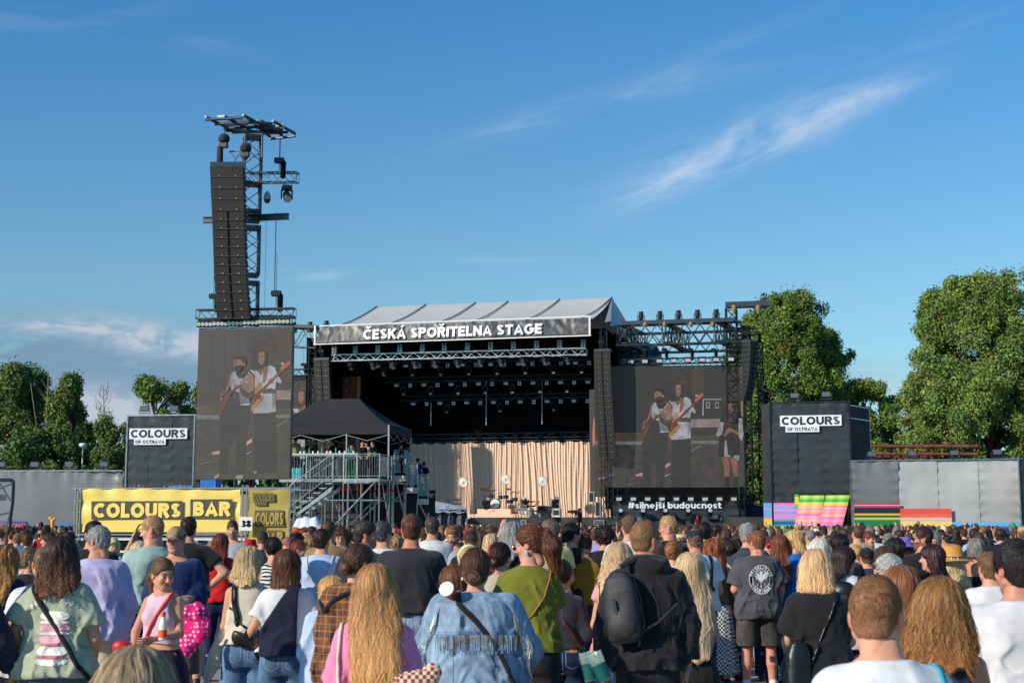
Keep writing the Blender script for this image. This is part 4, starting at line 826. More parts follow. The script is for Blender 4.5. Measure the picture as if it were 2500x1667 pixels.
def gear(name,x0,y0,x1,y1,v,d,m,label,cat,extra=None):
 a,z1=FS.hit(*gp(x0,y0),v);b,z0=FS.hit(*gp(x1,y1),v);t=thing(name,label,cat,FS.P((a+b)/2,v,z0));MB().box(FS.P((a+b)/2,v+d/2,(z0+z1)/2),(b-a,d,z1-z0),FS.ax).build('case',m,t);f=MB();w_=b-a;h_=z1-z0
 for e in((0,.5,.06,1),(1,.5,.06,1)):f.box(FS.P(a+w_*e[0],v-.01,z0+h_*.5),(.06,.06,h_),FS.ax)
 for e in(0,1):f.box(FS.P(a+w_/2,v-.012,z0+h_*e),(w_,.06,.06),FS.ax)
 f.build('edge_profile',m_alu,t)
 if extra:MB().box(FS.P(a+w_/2,v-.02,z0+h_*.5),(w_*.75,.02,h_*.6),FS.ax).build('panel',extra,t)
 return t
gear('amplifier',1474,445,1640,530,6,.7,m_cab,'dark amplifier cabinet right of the drum riser','amplifier');gear('flight_case',1646,472,1724,570,6,.8,m_white,'white and silver flight case beside the dark amplifier','flight case',m_blk)
gear('speaker_box',2062,290,2118,400,3,.7,m_cab,'dark loudspeaker box at the right stage edge under the screen','loudspeaker');gear('monitor_rack',2135,400,2190,560,2.5,.7,m_cab,'tall black monitor rack at the right stage edge','rack')
gear('subwoofer',1280,612,1340,660,-1.4,.7,m_cab,'black subwoofer pair against the stage skirt left of the grey haired woman','subwoofer',m_line);gear('subwoofer',2120,612,2230,665,-1.4,.7,m_cab,'black subwoofer pair against the stage skirt right of the cameraman','subwoofer',m_line)
u,z0=FS.hit(*gp(1387,570),3.5);z1=FS.hit(*gp(1387,478),3.5)[1];t=MB();t.lathe([(.30,0),(.31,.05),(.31,z1-z0-.05),(.33,z1-z0)],FS.P(u,3.5,z0),n=20);t.build('metal_drum',m_alu,label='upright silver metal drum on the stage',cat='metal drum',smooth=True)
for(x,y,nm) in((500,372,'keyboard stand at the left of the stage'),(1398,395,'keyboard with orange top on a folding stand right of the drum kit')):
 u,z=FS.hit(*gp(x,y),5.5);o=thing('keyboard',nm,'keyboard',FS.P(u,5.5,DK));MB().box(FS.P(u,5.5,z),(1.2,.4,.12),FS.ax).box(FS.P(u,5.6,z-.35),(1.3,.4,.1),FS.ax).build('keys_body',mat('orange_board',C(190,110,50),.6) if x>600 else m_blk,o);l=MB()
 for s in(-1,1):l.bar(FS.P(u-.5*s,5.5,DK),FS.P(u+.5*s,5.5,z),.03);l.bar(FS.P(u+.55*s,5.3,DK),FS.P(u+.55*s,5.3,z),.02)
 l.build('folding_legs',m_blk,o)
for i,(x,y,p_) in enumerate(((880,430,-.7),(1325,425,.7),(1672,420,.5))):u,z=FS.hit(*gp(x,y+35),5);moving_head(FS.P(u,5,z-.1),.4*(-1)**i,('moving head lamp left of the drum kit','moving head lamp between drum kit and keyboard','moving head lamp on the flight case')[i],'moving heads standing on the stage floor',True,1.1,.9)
for i,(x,y) in enumerate(((708,400),(1215,450),(1250,400),(1190,390),(1290,400))):
 u,z=FS.hit(*gp(x,y),3.6);MB().bar(FS.P(u,3.6,DK),FS.P(u,3.6,z),.02).bar(FS.P(u,3.6,z),FS.P(u+.3,3.5,z+.15),.018).lathe([(.25,0),(.25,.03)],FS.P(u,3.6,DK),n=8).box(FS.P(u+.32,3.5,z+.16),(.12,.06,.08)).build('microphone_stand',m_blk,label=ORD[i]+' microphone stand from the left around the drum riser',cat='microphone stand',group='microphone stands on the stage')
gear('percussion_table',1215,478,1350,500,3.4,.6,m_blk,'dark percussion table with small parts in front of the drum riser','table')
# stage line arrays
rows=[(1400+(130+35*((y-410)/683)**1.7)/2.6135,1400+(233+40*((y-410)/683)**1.3)/2.6135,700+y/2.6135) for y in[412+35.8*k for k in range(20)]]
uu_,_z=FS.hit(1470,860,-.9)
line_array(FS,rows,-1.3,.9,'long black line array hanging at the right stage edge in front of the screen','stage line arrays',FS.P(uu_,-1,DK),vs=.5)
rows=[(740+(76+.048*(y-528))/3.015,740+(186+.045*(y-528))/3.015,700+y/3.015) for y in[540+40.3*k for k in range(18)]]
uu_,_z=FS.hit(783,860,-.9);line_array(FS,rows,-1.3,.9,'black line array hanging at the left stage edge behind the dark tent','stage line arrays',FS.P(uu_,-1,DK),vs=.5)
for x,y in((1468,835),(784,858)):
 u,z=FS.hit(x,y,-1);boxlight('hoist',FS.P(u,-1,z),0,'chain hoist holding the %s stage line array'%('right' if x>1000 else 'left'),'hoists over the stage line arrays',1.2)
# -- right wing: screen, trusses, tower
FW=Fr(at(1632,1283,106.5),(1,-.1))
led_screen(FW,[(1452,897),(1814,894),(1817.5,1211.5),(1452,1213)],'large video screen right of the stage showing two guitarists and a violinist',FW.P(0,0,2.4),lambda x,y:(1606.7+(x-390)*.2262,950.7+(y-350)*.2325),(PIC,VIOL),cellsize=1.0)
FT=Fr(at(1632,1283,107.0),(1,-.24))
def Z5(x,y):return 1440+x/4.9,740+y/4.9
a,z1=FT.hit(*Z5(480,268));b,z2=FT.hit(*Z5(1650,232));_,zl=FT.hit(*Z5(900,495))
w=thing('wing_truss','big dark steel truss bridge over the right video screen','truss',FT.P((a+b)/2,0,zl))
MB().truss(FT.P(a-1,0,(z1+zl)/2),FT.P(b+1,0,(z1+zl)/2),.9,z1-zl,1.05,.07,.045).build('front_chord_truss',m_blk,w)
MB().truss(FT.P(a-1,5,(z1+zl)/2),FT.P(b+1,5,(z1+zl)/2),.9,z1-zl,1.05,.07,.045).build('rear_chord_truss',m_blk,w)
mb=MB()
for f in(0.0,.45,.98):mb.truss(FT.P(a+(b-a)*f-.5,-.3,(z1+zl)/2+.1),FT.P(a+(b-a)*f+.2,5.4,(z1+zl)/2+.1),.7,(z1-zl)*.9,.6,.05,.04)
mb.build('cross_truss',m_blk,w)
MB().box(FT.P((a+b)/2,-.5,z1+.12),(b-a+1,.3,.3),FT.ax).build('top_beam',m_dkst,w)
for x in(660,893,1205,1467):u,z=FT.hit(*Z5(x,250),-.7);MB().lathe([(.08,-.22),(.17,-.08),(.15,.10),(.07,.2)],FT.P(u,-.6,z),n=8).build('burlap_wrap',m_burl,w)
for i,x in enumerate((613,840,1063,1290,1515)):
 u,z=FT.hit(*Z5(x,232-.03*(x-613)),-.3);moving_head(FT.P(u,-.3,z-.05),.0,ORD[i]+' of five moving heads pointing up from the right wing truss','moving heads on top of the right wing truss',True,1.0,0)
a2,z3=FT.hit(*Z5(370,710));b2,z4=FT.hit(*Z5(1895,678))
w=MB();w.truss(FT.P(a2,0,z3),FT.P(b2,0,z3),.5,FT.hit(*Z5(1000,650))[1]-FT.hit(*Z5(1000,712))[1],.6,.045,.03);u_=a2
for k in range(20):
 u=a2+(b2-a2-1)*k/19;w.bar(FT.P(u,0,z3-.3),FT.P(u,.1,z3-.95),.05)
w.build('screen_truss',m_blk,label='slim truss carrying the right video screen',cat='truss')
for i,x in enumerate((487,657,829,1001,1172,1342,1507,1688)):u,z=FT.hit(*Z5(x,702-.025*(x-487)),-.4);boxlight('strobe',FT.P(u,-.4,z),0,ORD[i]+' strobe from the left on the truss above the right screen','strobes above the right screen',.95)
for i,x in enumerate((650,893,1200,1484,1738)):u,z=FT.hit(*Z5(x,560),0);boxlight('hoist',FT.P(u,0,z),0,ORD[i]+' chain hoist from the left above the right screen truss','hoists above the right screen truss',1.05)
# torn tarpaulin behind
mb=MB();P_=[Z5(360,560),Z5(480,465),Z5(700,470),Z5(810,520),Z5(860,620),Z5(872,765),Z5(370,775)]
pts=[FS.H(x,y,15) for x,y in P_];cpt=sum(pts)/len(pts);
for i in range(len(pts)):
 q0,q1=pts[i],pts[(i+1)%len(pts)];m_=(cpt+q0)/2+FS.v*.8*(-1)**i;n_=(cpt+q1)/2+FS.v*.8*(-1)**(i+1);mb.add([cpt,m_,n_],[(0,1,2)]);mb.add([m_,q0,q1,n_],[(0,1,2,3)])
mb.build('rear_tarpaulin',mat('bluish_tarp',C(128,146,160),.6,noise=.15,nsc=.8),label='crumpled bluish grey tarpaulin behind the right wing truss',cat='tarpaulin')
# tower
ut0,zt0=FT.hit(*Z5(1620,60));ut1,_=FT.hit(*Z5(1745,60));um=(ut0+ut1)/2
w=thing('lighting_tower','dark lattice tower right of the right video screen with a cantilever beam','lattice tower',FT.P(um,.6,0))
MB().truss(FT.P(um,.6,zl-6),FT.P(um,.6,zt0),ut1-ut0,1.0,.8,.07,.045,up=FT.v).build('mast',m_blk,w)
ub=FT.hit(1821,1000)[0]
MB().truss(FT.P(ub+.1,.6,0),FT.P(ub+.1,.6,FT.hit(*Z5(1800,270))[1]),.5,.7,.8,.07,.05,up=FT.v).truss(FT.P(ub+1.0,1.6,2),FT.P(ub+1.0,1.6,FT.hit(*Z5(1860,430))[1]),.4,.4,.8,.05,.04,up=FT.v).build('outer_mast',m_blk,w)
uc_,zc_=FT.hit(*Z5(2140,50));MB().box(FT.P((ut0+uc_)/2,.2,zt0+.3),(uc_-ut0,.25,.38),FT.ax).box(FT.P((ut0+uc_)/2,1.0,zt0+.3),(uc_-ut0,.25,.38),FT.ax).build('cantilever_beam',m_dkst,w)
for x in(1725,2015):u,z=FT.hit(*Z5(x,60),.1);MB().lathe([(.06,-.45),(.14,-.2),(.19,.1),(.15,.22)],FT.P(u,.1,z),n=8).build('burlap_wrap',m_burl,w)
mb=MB()
for k,y in enumerate((300,380,460,520,590,650,700)):u,z=FT.hit(*Z5(1830,y),.6);mb.box(FT.P(u,.8,z),(1.9,.9,.08),FT.ax)
mb.bar(FT.P(ub+.2,.3,FT.hit(*Z5(1780,275))[1]),FT.H(*Z5(1890,430),.3),.09);mb.build('outrigger_platforms',m_blk,w)
rows=[]
for k in range(13):
 f=k/12;y=350+378*f;xl=1130-6*f-40*f**3;xr=1176-4*f-44*f**3;rows.append((1400+xl/2.6135,1400+xr/2.6135,700+y/2.6135))
FO=Fr(FT.P(ub+1.6,-.5,0),(.75,.66))
line_array(FO,[(a_,b_+2,c_) for a_,b_,c_ in rows],0,.9,'curved black line array seen from the side, hanging right of the right screen','outer line array',FO.P(0,0,8),vs=-.2,badge=False)
for x in(1172,1110):u,z=FO.hit(1400+x/2.6135,700+295/2.6135,.3);boxlight('hoist',FO.P(u,.3,z),0,('right' if x>1150 else 'left')+' black bagged hoist above the side facing line array','hoists above the outer array',1.0)
# banner under the screen
a,z0=FW.hit(1497,1267,-1.6);b,z1=FW.hit(1802,1222,-1.6)
w=thing('slogan_banner','wrinkled black banner lettered silnejsi budoucnost under the right screen','banner',FW.P((a+b)/2,-1.6,z0))
V,Fq=tarp(FW,a,b,z0,z1,-1.6,amp=.08,cell=.12,seed=50);Pn=V-FW.O;uu=Pn@FW.u;dd=.05*fold(np.stack([uu,uu*0,V[:,2]],1),1.2,1,2.2,5);V=V+np.outer(dd,FW.v)
link('sheet',npmesh('sheet',V-np.array(WL[w.name]),Fq),m_pvc,w)
a_,_=FW.hit(1534,1240,-1.85);b_,zt_=FW.hit(1761,1224.5,-1.85);zbm=FW.hit(1640,1240.5,-1.85)[1]
mb=MB();text_mb(mb,'#silnejší budoucnost',lambda x,y,l:FW.P(x,-1.85-l,y),(zt_-zbm)*.95,w=.2,x0=(a_+b_)/2,y0=zbm,width=b_-a_,eps=.004,gap=.07);mb.build('lettering',m_wtxt,w)
MB().box(FW.P((a+b)/2,-1.4,z0/2-.05),(b-a+1.5,.2,z0),FW.ax).build('skirt',mat('skirt_mesh'),w);MB().box(FW.P((a+b)/2,-.9,z1+.2),(b-a+1.2,.08,1.6),FW.ax).build('rear_cloth',m_void,w)
for u in(a-.2,b+.3):MB().truss(FW.P(u,-1.2,0),FW.P(u,-1.2,z1+1.0),.4,.4,.7,.05,.03).build('frame_post',m_blk,w)
for i in range(9):u,z=FW.hit(1400+(290+91.5*i)/2.6135,700+1353/2.6135,-1.95);boxlight('strobe',FW.P(u,-1.95,z),0,ORD[i]+' of nine strobes from the left just below the right screen','strobes below the right screen',.9)
for i,x in enumerate((300,442,585,730,870)):u,z=FW.hit(1400+x/2.6135,700+1484/2.6135,-2.0);moving_head(FW.P(u,-2.0,z),.0,ORD[i]+' of five floor moving heads from the left in front of the slogan banner','moving heads on the floor below the slogan banner',True,.95,1.0)
for x0_,y0_,x1_,y1_,lb in((630,1455,650,1480,'small black wedge speaker in front of the slogan banner, left'),(885,1450,925,1482,'black speaker box in front of the slogan banner, right')):
 a,z1=FW.hit(1400+x0_/2.6135,700+y0_/2.6135,-2);b,z0=FW.hit(1400+x1_/2.6135,700+y1_/2.6135,-2);t=thing('speaker_box',lb,'loudspeaker',FW.P((a+b)/2,-2,z0));MB().box(FW.P((a+b)/2,-1.9,(z0+z1)/2),(b-a,.5,z1-z0),FW.ax).build('cabinet',m_cab,t);MB().box(FW.P((a+b)/2,-2.17,(z0+z1)/2),((b-a)*.85,.02,(z1-z0)*.85),FW.ax).build('grille',m_line,t)
# chains / cables hanging in front of the screen
mb=MB()
for x0_,y0_,x1_,y1_ in((163,1095,138,1330),(283,1095,280,1480),(238,1110,215,1300),(350,1110,340,1340)):
 mb.bar(FS.H(1400+x0_/2.6135,700+y0_/2.6135,-1.6),FS.H(1400+x1_/2.6135,700+y1_/2.6135,-1.6),.018,4)
mb.build('rigging_chains',m_dkst,label='thin rigging chains hanging below the right stage line array',cat='chains')
a,z1=FS.hit(1432,950,.2);z2=FS.hit(1448,1200,.2)[1]
t=thing('stage_wing_cloth','dark cloth leg with an orange painted arc at the right side of the stage opening','cloth leg',FS.P(a+.4,.4,DK));MB().box(FS.P(a+.5,.6,(z1+z2)/2),(.7,.15,z1-z2),FS.ax).build('cloth',mat('brownish_cloth',C(66,60,56),.8),t)
mb=MB();ar=[(1452,1018),(1456,1025),(1457.5,1050),(1455,1080),(1452.5,1090),(1449,1086),(1448.5,1060),(1450.5,1035)];mb.prism([FS.H(x-2,y,.45) for x,y in ar],FS.v*-.03);mb.build('painted_arc',mat('orange_print',C(176,104,76),.7),t)
# -- left wing seen between the big screen and the stage
FX=Fr(at(741,1283,113),(1,-.15))
led_screen(FX,[(700,921),(768,918),(772,1106),(700,1106)],'smaller video screen left of the stage, mostly hidden, showing a dark haired guitarist',FX.P(0,0,3),lambda x,y:(735+(x-606)*.235,972+(y-370)*.235),([p for p in PIC],[]))
w=MB();p1=at(690,822,113.5);p2=at(778,828,112.5);w.truss(p1,p2,.8,1.5,.8,.06,.04);q1=at(690,795,113);q2=at(778,798,112);w.box((q1+q2)/2,(float(np.linalg.norm(q2-q1)),.3,.25),[nrm(q2-q1),[0,1,0],[0,0,1]])
w.truss(at(690,910,113),at(772,908,112.6),.4,.5,.6,.045,.03);w.truss(at(700,832,114),at(705,832,119),.6,1.4,.7,.05,.04);w.build('wing_truss',m_blk,label='dark truss work between the big left screen and the stage banner',cat='truss')
for i,(x,y) in enumerate(((718,812),(757,811),(797,808))):p=at(x,y,113);moving_head(p,0,ORD[i]+' of three moving heads pointing up left of the stage banner','moving heads on the left wing truss',True,.95,0)
p=at(741,890,113);boxlight('hoist',p,0,'chain hoist over the small left video screen','hoists over the left wing',1.0)
# dark side tent at the left foot of the stage
a=at(1054,1283,96);
FG=Fr(at(1059,1283,95),(1,-.1));t=thing('backstage_tent','small tent with pale roof and dark purple grey curtain left of the stage foot','tent',FG.P(1,1.5,0))
u1=FG.hit(1141,1250)[0];zt_=FG.hit(1100,1243)[1]
MB().grid(lambda s_,k:FG.P(u1*s_,.15*math.sin(s_*22)+.05*math.sin(s_*51),zt_*k),70,3).build('curtain',mat('purple_grey_cloth',C(84,78,92),.6,noise=.25,nsc=1.2),t,smooth=True)
ua,za=FG.hit(1020,1217,1.5);ub_,zb_=FG.hit(1136,1240,.2);uc2,zc2=FG.hit(1040,1243,-.2)
MB().grid(lambda s_,k:FG.P(ua+(ub_-ua)*s_,1.8-2.2*k,(za+(zb_-za)*s_**1.3)-.9*k*(1-.7*s_)-.12*abs(math.sin(s_*16))*k),30,4).build('roof',mat('pale_roof',C(176,182,190),.6,noise=.15,nsc=1),t,smooth=True)
for i,(x0_,x1_,y0_,y1_) in enumerate(((1812,1848,1238,1290),)):
 p0=at(x0_,y1_,108);p1=at(x1_,y0_,108);t=MB();t.prism([(p0[0],108,.3),(p1[0]+1,108,.3),(p1[0]+1,108,p1[2]),((p0[0]+p1[0])/2,108,p1[2]+.3),(p0[0],108,p1[2]-1)],(0,3,0));t.build('blue_tarpaulin',mat('blue_tarp',C(40,84,150),.6,noise=.15,nsc=1),label='dark blue tarpaulin stack in the gap left of the right banner tower',cat='tarpaulin')
p0=at(497,1182,92);p1=at(535,1166,92);t=MB();t.box(((p0[0]+p1[0])/2,92,(p1[2])/2),(p1[0]-p0[0],2,p1[2]));t.build('container_hut',mat('cyan_blue',C(30,120,200),.5,noise=.05),label='bright blue container corner seen under the big left screen',cat='container')
# -- big left video tower (delay tower)
FDT=Fr(at(600,1283,50),(1,-.2))
led_screen(FDT,[(482,808),(712.5,801),(710,1169),(478,1171)],'big upright video screen on the left lattice tower showing two guitarists',FDT.P(0,0,3.4),lambda x,y:(480+x/3.825,780+y/3.825),(PIC,[]),depth=.2,cellsize=.5)
def Z1(x,y):return 460+x/2.703,250+y/2.703
w=thing('lattice_tower','tall dark lattice mast with beam grid on top behind the left line array','lattice tower',FDT.P(.2,1.1,0))
um,ztp=FDT.hit(*Z1(425,225),1.2);zr2=FDT.hit(*Z1(425,1480),1.2)[1]
dg=nrm(FDT.u+FDT.v*.55)
mb=MB();segs=[(225,770),(820,1140),(1190,1480)]
for y0,y1 in segs:mb.truss(FDT.P(um,1.2,FDT.hit(*Z1(425,y1),1.2)[1]),FDT.P(um,1.2,FDT.hit(*Z1(425,y0),1.2)[1]),.62,.62,.5,.04,.018,up=dg,n=6)
mb.truss(FDT.P(um,1.2,0),FDT.P(um,1.2,zr2),.62,.62,.5,.04,.018,up=dg,n=6)
for y in(232,722,780,830,1140,1192,540):z=FDT.hit(*Z1(425,y),1.2)[1];mb.box(FDT.P(um,1.2,z),(.66,.66,.10),[dg,np.cross([0,0,1],dg),[0,0,1]])
mb.build('mast',m_dkst,w)
mb=MB();a,z1=FDT.hit(*Z1(97,776),.9);b,z2=FDT.hit(*Z1(663,754),.9)
for s in(-1,1):mb.box(FDT.P((a+b)/2,.9,(z1+z2)/2+s*.1),(b-a,.16,.025),FDT.ax)
mb.box(FDT.P((a+b)/2,.9,(z1+z2)/2),(b-a,.02,.2),FDT.ax);mb.build('cross_beam',m_dkst,w)
# head grid: long beams running back to the right, round cross tubes
def Z8(x,y):return 480+x/5.058,250+y/5.058
zc_=FDT.hit(*Z8(640,270),1.0)[1]
A=at(*Z8(110,182),47.8);B=at(*Z8(572,160),47.8)
zg_=A[2]+.05
def gridpt(px,py):
 d=ray(px,py);t_=(zg_-CAMZ)/d[2];return np.array([0,0,CAMZ])+d*t_
c0,c1,c2,c3=gridpt(*Z8(110,182)),gridpt(*Z8(572,158)),gridpt(*Z8(1215,385)),gridpt(*Z8(905,425))
gr=MB();L_=c3-c0;S_=c1-c0
for q4 in(((110,182),(572,158),(885,322),(440,342)),((640,208),(938,230),(1215,385),(905,422))):
 a_,b_,c_,d_=[gridpt(*Z8(*q)) for q in q4]
 for f in(0,.48,1.0):gr.bar(a_+(b_-a_)*f,d_+(c_-d_)*f,.055,8)
 for f in(0.0,.34,.68,1.0):gr.bar(a_+(d_-a_)*f-[0,0,.1],b_+(c_-b_)*f-[0,0,.1],.05,8)
 gr.box((a_+b_+c_+d_)/4,(.8,.13,.2),[nrm(b_-a_),nrm(np.cross([0,0,1],b_-a_)),[0,0,1]])
gr.bar(gridpt(*Z8(360,300))-[0,0,.14],gridpt(*Z8(1000,330))-[0,0,.14],.07,4)
gr.build('head_grid',m_dkst,w)
for x,y in((310,190),(715,250),(1030,300)):p=gridpt(*Z8(x,y));MB().bar(p-nrm(S_)*.14,p+nrm(S_)*.14,.085,8).build('burlap_wrap',mat('cream_wrap',C(214,200,168),.9,noise=.2,nsc=12),w)
mb=MB();a,z1=FDT.hit(*Z1(390,500),.9);b,z2=FDT.hit(*Z1(722,496),.9);mb.truss(FDT.P(a,.9,z1),FDT.P(b,.9,z2),.28,.36,.32,.025,.012,n=6);mb.build('side_truss',m_dkst,w)
a,z1=FDT.hit(*Z1(60,1402),.2);b,z2=FDT.hit(*Z1(702,1390),.2);mb=MB();mb.truss(FDT.P(a,.2,z1),FDT.P(b,.2,z2),.3,.33,.36,.028,.014,n=6);mb.truss(FDT.P(a+1.6,1.2,z1-.1),FDT.P(b-.4,1.2,z2-.1),.3,.3,.36,.024,.012);mb.build('screen_truss',m_blk,w)
for i,(x,y) in enumerate(((110,1466),(212,1463),(312,1460),(413,1455),(513,1451),(616,1448))):u,z=FDT.hit(*Z1(x,y),0);boxlight('par_bar',FDT.P(u,0,z),0,ORD[i]+' of six four lamp bars from the left above the big left screen','lamp bars above the left screen',1.02)
for x,y,s,lb in((600,385,.9,'chain hoist standing on the side arm of the left tower'),(580,1262,.9,'chain hoist at the right end of the truss above the left screen'),(166,1280,.8,'chain hoist at the left end of the truss behind the left line array')):
 u,z=FDT.hit(*Z1(x,y),.5);o=boxlight('hoist',FDT.P(u,.5,z),0,lb,'hoists on the left tower',s)
for x,y0,y1 in((580,725,1250),(608,190,375),(515,780,1400),(240,150,250),(415,150,270)):u,z=FDT.hit(*Z1(x,y0),.6);z2=FDT.hit(*Z1(x,y1),.6)[1];MB().bar(FDT.P(u,.6,z),FDT.P(u,.6,z2),.016 if x!=515 else.006,5).build('hanging_chain',m_dkst,label={580:'longest chain hanging right of the left tower mast',608:'short chain from the beam grid to the side arm hoist',515:'thin white cord hanging along the left tower mast',240:'short chain above the left bagged hoist',415:'short chain above the right bagged hoist'}[x],cat='chain')
for x,y0,y1,r_,lb in((232,200,465,.12,'left black bagged hoist above the left line array'),(375,262,385,.1,'right black bagged hoist above the left line array')):
 u,z1=FDT.hit(*Z1(x,y0+50),-.05);z0=FDT.hit(*Z1(x,y1),-.05)[1];t=thing('bagged_hoist',lb,'chain hoist',FDT.P(u,-.05,z1))
 mb=MB();mb.lathe([(.03,.24),(.14,.2),(.21,.08),(.2,-.04),(.1,-.12)],FDT.P(u+.02,-.05,z1-.0),n=12);mb.build('rain_cover',mat('dark_bag',C(44,38,42),.85,bump=.02,bsc=14),t,smooth=True)
 MB().box(FDT.P(u,-.05,z1-.2),(.3,.2,.16),FDT.ax).build('motor',m_blk,t)
 mb=MB();mb.lathe([(r_*.4,z0-z1),(r_*1.0,z0-z1+.1),(r_*.95,-.3),(r_*.7,-.24)],FDT.P(u-.1+(.14 if x>300 else 0),-.1,z1),n=10);mb.build('chain_bag',mat('dark_bag'),t,smooth=True)
mb=MB();q=[FDT.H(*Z1(*p_),.1) for p_ in((272,325),(355,325),(310,372))]
mb.bar(q[0],q[1],.03).bar(q[1],q[2],.03).bar(q[2],q[0],.03).bar(q[2],FDT.H(*Z1(308,400),.1),.02).build('steel_bridle',m_dkst,label='small triangular steel bridle between the two bagged hoists',cat='bridle')
u,z=FDT.hit(*Z1(650,550),.9);moving_head(FDT.P(u,.9,z),.35,'single moving head hanging below the side arm of the left tower',None,False,.78,.9)
u,z=FDT.hit(*Z1(520,640),.5);t=thing('dome_camera','grey dome camera hanging beside the left tower mast','camera',FDT.P(u,.5,z));MB().lathe([(.02,.3),(.1,.22),(.13,.05),(.13,-.02)],FDT.P(u,.5,z),n=12).build('hood',mat('light_grey_plastic',C(150,152,156),.4),t,smooth=True);MB().lathe([(.12,-.02),(.11,-.08),(.06,-.14)],FDT.P(u,.5,z),n=12).build('dome',m_blk,t,smooth=True)
yr=[424,497,572,645,718,780,840,901,961,1020,1079,1139,1198,1259,1318,1376,1430]
rows=[]
for y in yr:
 xl=np.interp(y,[400,600,800,1100,1300,1430],[141,148,158,168,178,189]);xr=np.interp(y,[400,700,1000,1200,1430],[356,366,373,382,405]);rows.append(Z1(xl,y)[:1]+Z1(xr,y)[:1]+(Z1(0,y)[1],))
uu_,_z=FDT.hit(*Z1(250,424),-.35)
FAR=Fr(FDT.P(uu_,-.35,0),(1,-.02))
line_array(FAR,[(a_,b_,c_) for a_,b_,c_ in rows],-.3,.62,'tall black line array hanging from the left lattice tower','left tower line array',FAR.P(0,0,7),vs=.25,seam_from=4,back=.96)
mb=MB()
for(a_,b_) in((1760,1830),(1890,1960),(1980,2040)):
 for x in(a_,b_):u,z=FDT.hit(480+(x-1400)/3.2,1172,.8);mb.bar(FDT.P(u,.8,0),FDT.P(u,.8,z+.1),.035)
for k,px in enumerate((590,612,660,676)):u,z=FDT.hit(px,1172,.9);mb.bar(FDT.P(u,.9,0),FDT.P(u,.9,z+.2),.03);
for a_,b_ in((590,612),(660,676)):
 u,z=FDT.hit(a_,1172,.9);u2,_=FDT.hit(b_,1172,.9)
 for k in range(8):zz_=k*.45;mb.bar(FDT.P(u,.9,zz_),FDT.P(u2,.9,zz_+.45),.016,3);mb.bar(FDT.P(u2,.9,zz_),FDT.P(u,.9,zz_+.45),.016,3)
mb.build('support_frame',m_blk,label='black lattice legs under the big left screen behind the bar',cat='support frame')
# -- viewing platform with black tent
FV=Fr(at(925,1283,64),(1,-.16))
def Z10(x,y):return 700+x/6.533,1080+y/6.533
def Z2(x,y):return 460+x/2.852,760+y/2.852
u0p=FV.hit(680,1165)[0];DZ=FV.hit(*Z10(1470,575))[1];um_=FV.hit(*Z10(745,560))[0]
w=thing('viewing_platform','steel scaffold viewing platform with guard rails and stairs, under the black tent','scaffold platform',FV.P(u0p/2,1.5,0))
mb=MB();mb.box(FV.P(u0p/2,2.6,DZ-.06),(-u0p,5.2,.12),FV.ax);mb.build('deck',mat('grey_board',C(120,116,110),.8,noise=.2),w)
mb=MB();RD=MB();r=.032
def post(u,v,z0,z1,col=True,rr=r):
 mb.bar(FV.P(u,v,z0),FV.P(u,v,z1),rr,8)
 if col:
  for z in(z0+(z1-z0)*.33,z0+(z1-z0)*.86):RD.bar(FV.P(u,v,z),FV.P(u,v,z+.10),rr*1.5,8)
cols=[FV.hit(*Z10(x,900))[0] for x in(735,900,980,1185,1475)]
for u in cols:post(u,0,0,DZ)
for u in(u0p,u0p+1.2,cols[0]-.9,cols[0]-1.9):post(u,1.3,0,DZ)
for u in cols+[u0p,u0p+1.5]:post(u,2.4,0,DZ);post(u,4.8,0,DZ)
for x,v in((1635,1.4),(1700,1.6),(1895,2.4),(2080,2.7),(2258,3.0)):
 u=FV.hit(*Z10(x,1000),v)[0];post(u,v,0,DZ if x<1800 else DZ-(x-1700)/560*1.5)
for z in(.18,1.15,DZ-.95):
 mb.bar(FV.P(u0p,0.02,z),FV.P(0,.02,z),r*.8,6);mb.bar(FV.P(u0p,2.4,z),FV.P(.4,2.4,z),r*.8,6);mb.bar(FV.P(0,0,z),FV.P(0,4.8,z),r*.8,6)
for(x0_,y0_,x1_,y1_,v0_,v1_) in((780,1300,1460,572,-.03,-.03),(1025,1300,1500,810,.4,2.2),(1110,1310,1620,780,0,2.0),(1000,690,1120,1120,2.4,2.4),(1510,590,1640,1300,.5,.8),(1730,580,1880,1180,1.6,2.2),(2110,960,2240,1220,2.6,3.0),(1570,1030,1870,790,2.2,2.6),(760,900,880,1300,1.0,1.0),(55,1070,340,1290,-.2,-.2),(45,1210,190,1310,-.25,-.2),(440,1100,500,1290,.5,.5)):
 p0=FV.H(*Z10(x0_,y0_),v0_);p1=FV.H(*Z10(x1_,y1_),v1_);mb.bar(p0,p1,r,8);q=p0+(p1-p0)*.25;q2=p0+(p1-p0)*.28;RD.bar(q,q2,r*1.45,8);q=p0+(p1-p0)*.78;q2=p0+(p1-p0)*.81;RD.bar(q,q2,r*1.45,8)
for v_,f_ in[(np.vstack(RD.v),RD.f)]:mb.add(v_,f_,1)
mb.build('scaffold_frame',[m_alu,m_red],w)
mb=MB();mb.box(FV.P(u0p/2,-.02,DZ-.06),(-u0p,.06,.14),FV.ax);mb.box(FV.P(.02,2.4,DZ-.06),(.06,4.8,.14),FV.ax)
for x in(930,1108,1286):u,z=FV.hit(*Z10(x,612));mb.box(FV.P(u,-.03,z),(.12,.05,.2),FV.ax)
mb.tube([FV.H(*Z10(790,590),-.03),FV.H(*Z10(960,640),-.03),FV.H(*Z10(1310,635),-.03),FV.H(*Z10(1460,580),-.03)],.03,6);mb.build('deck_edge',m_alu,w)
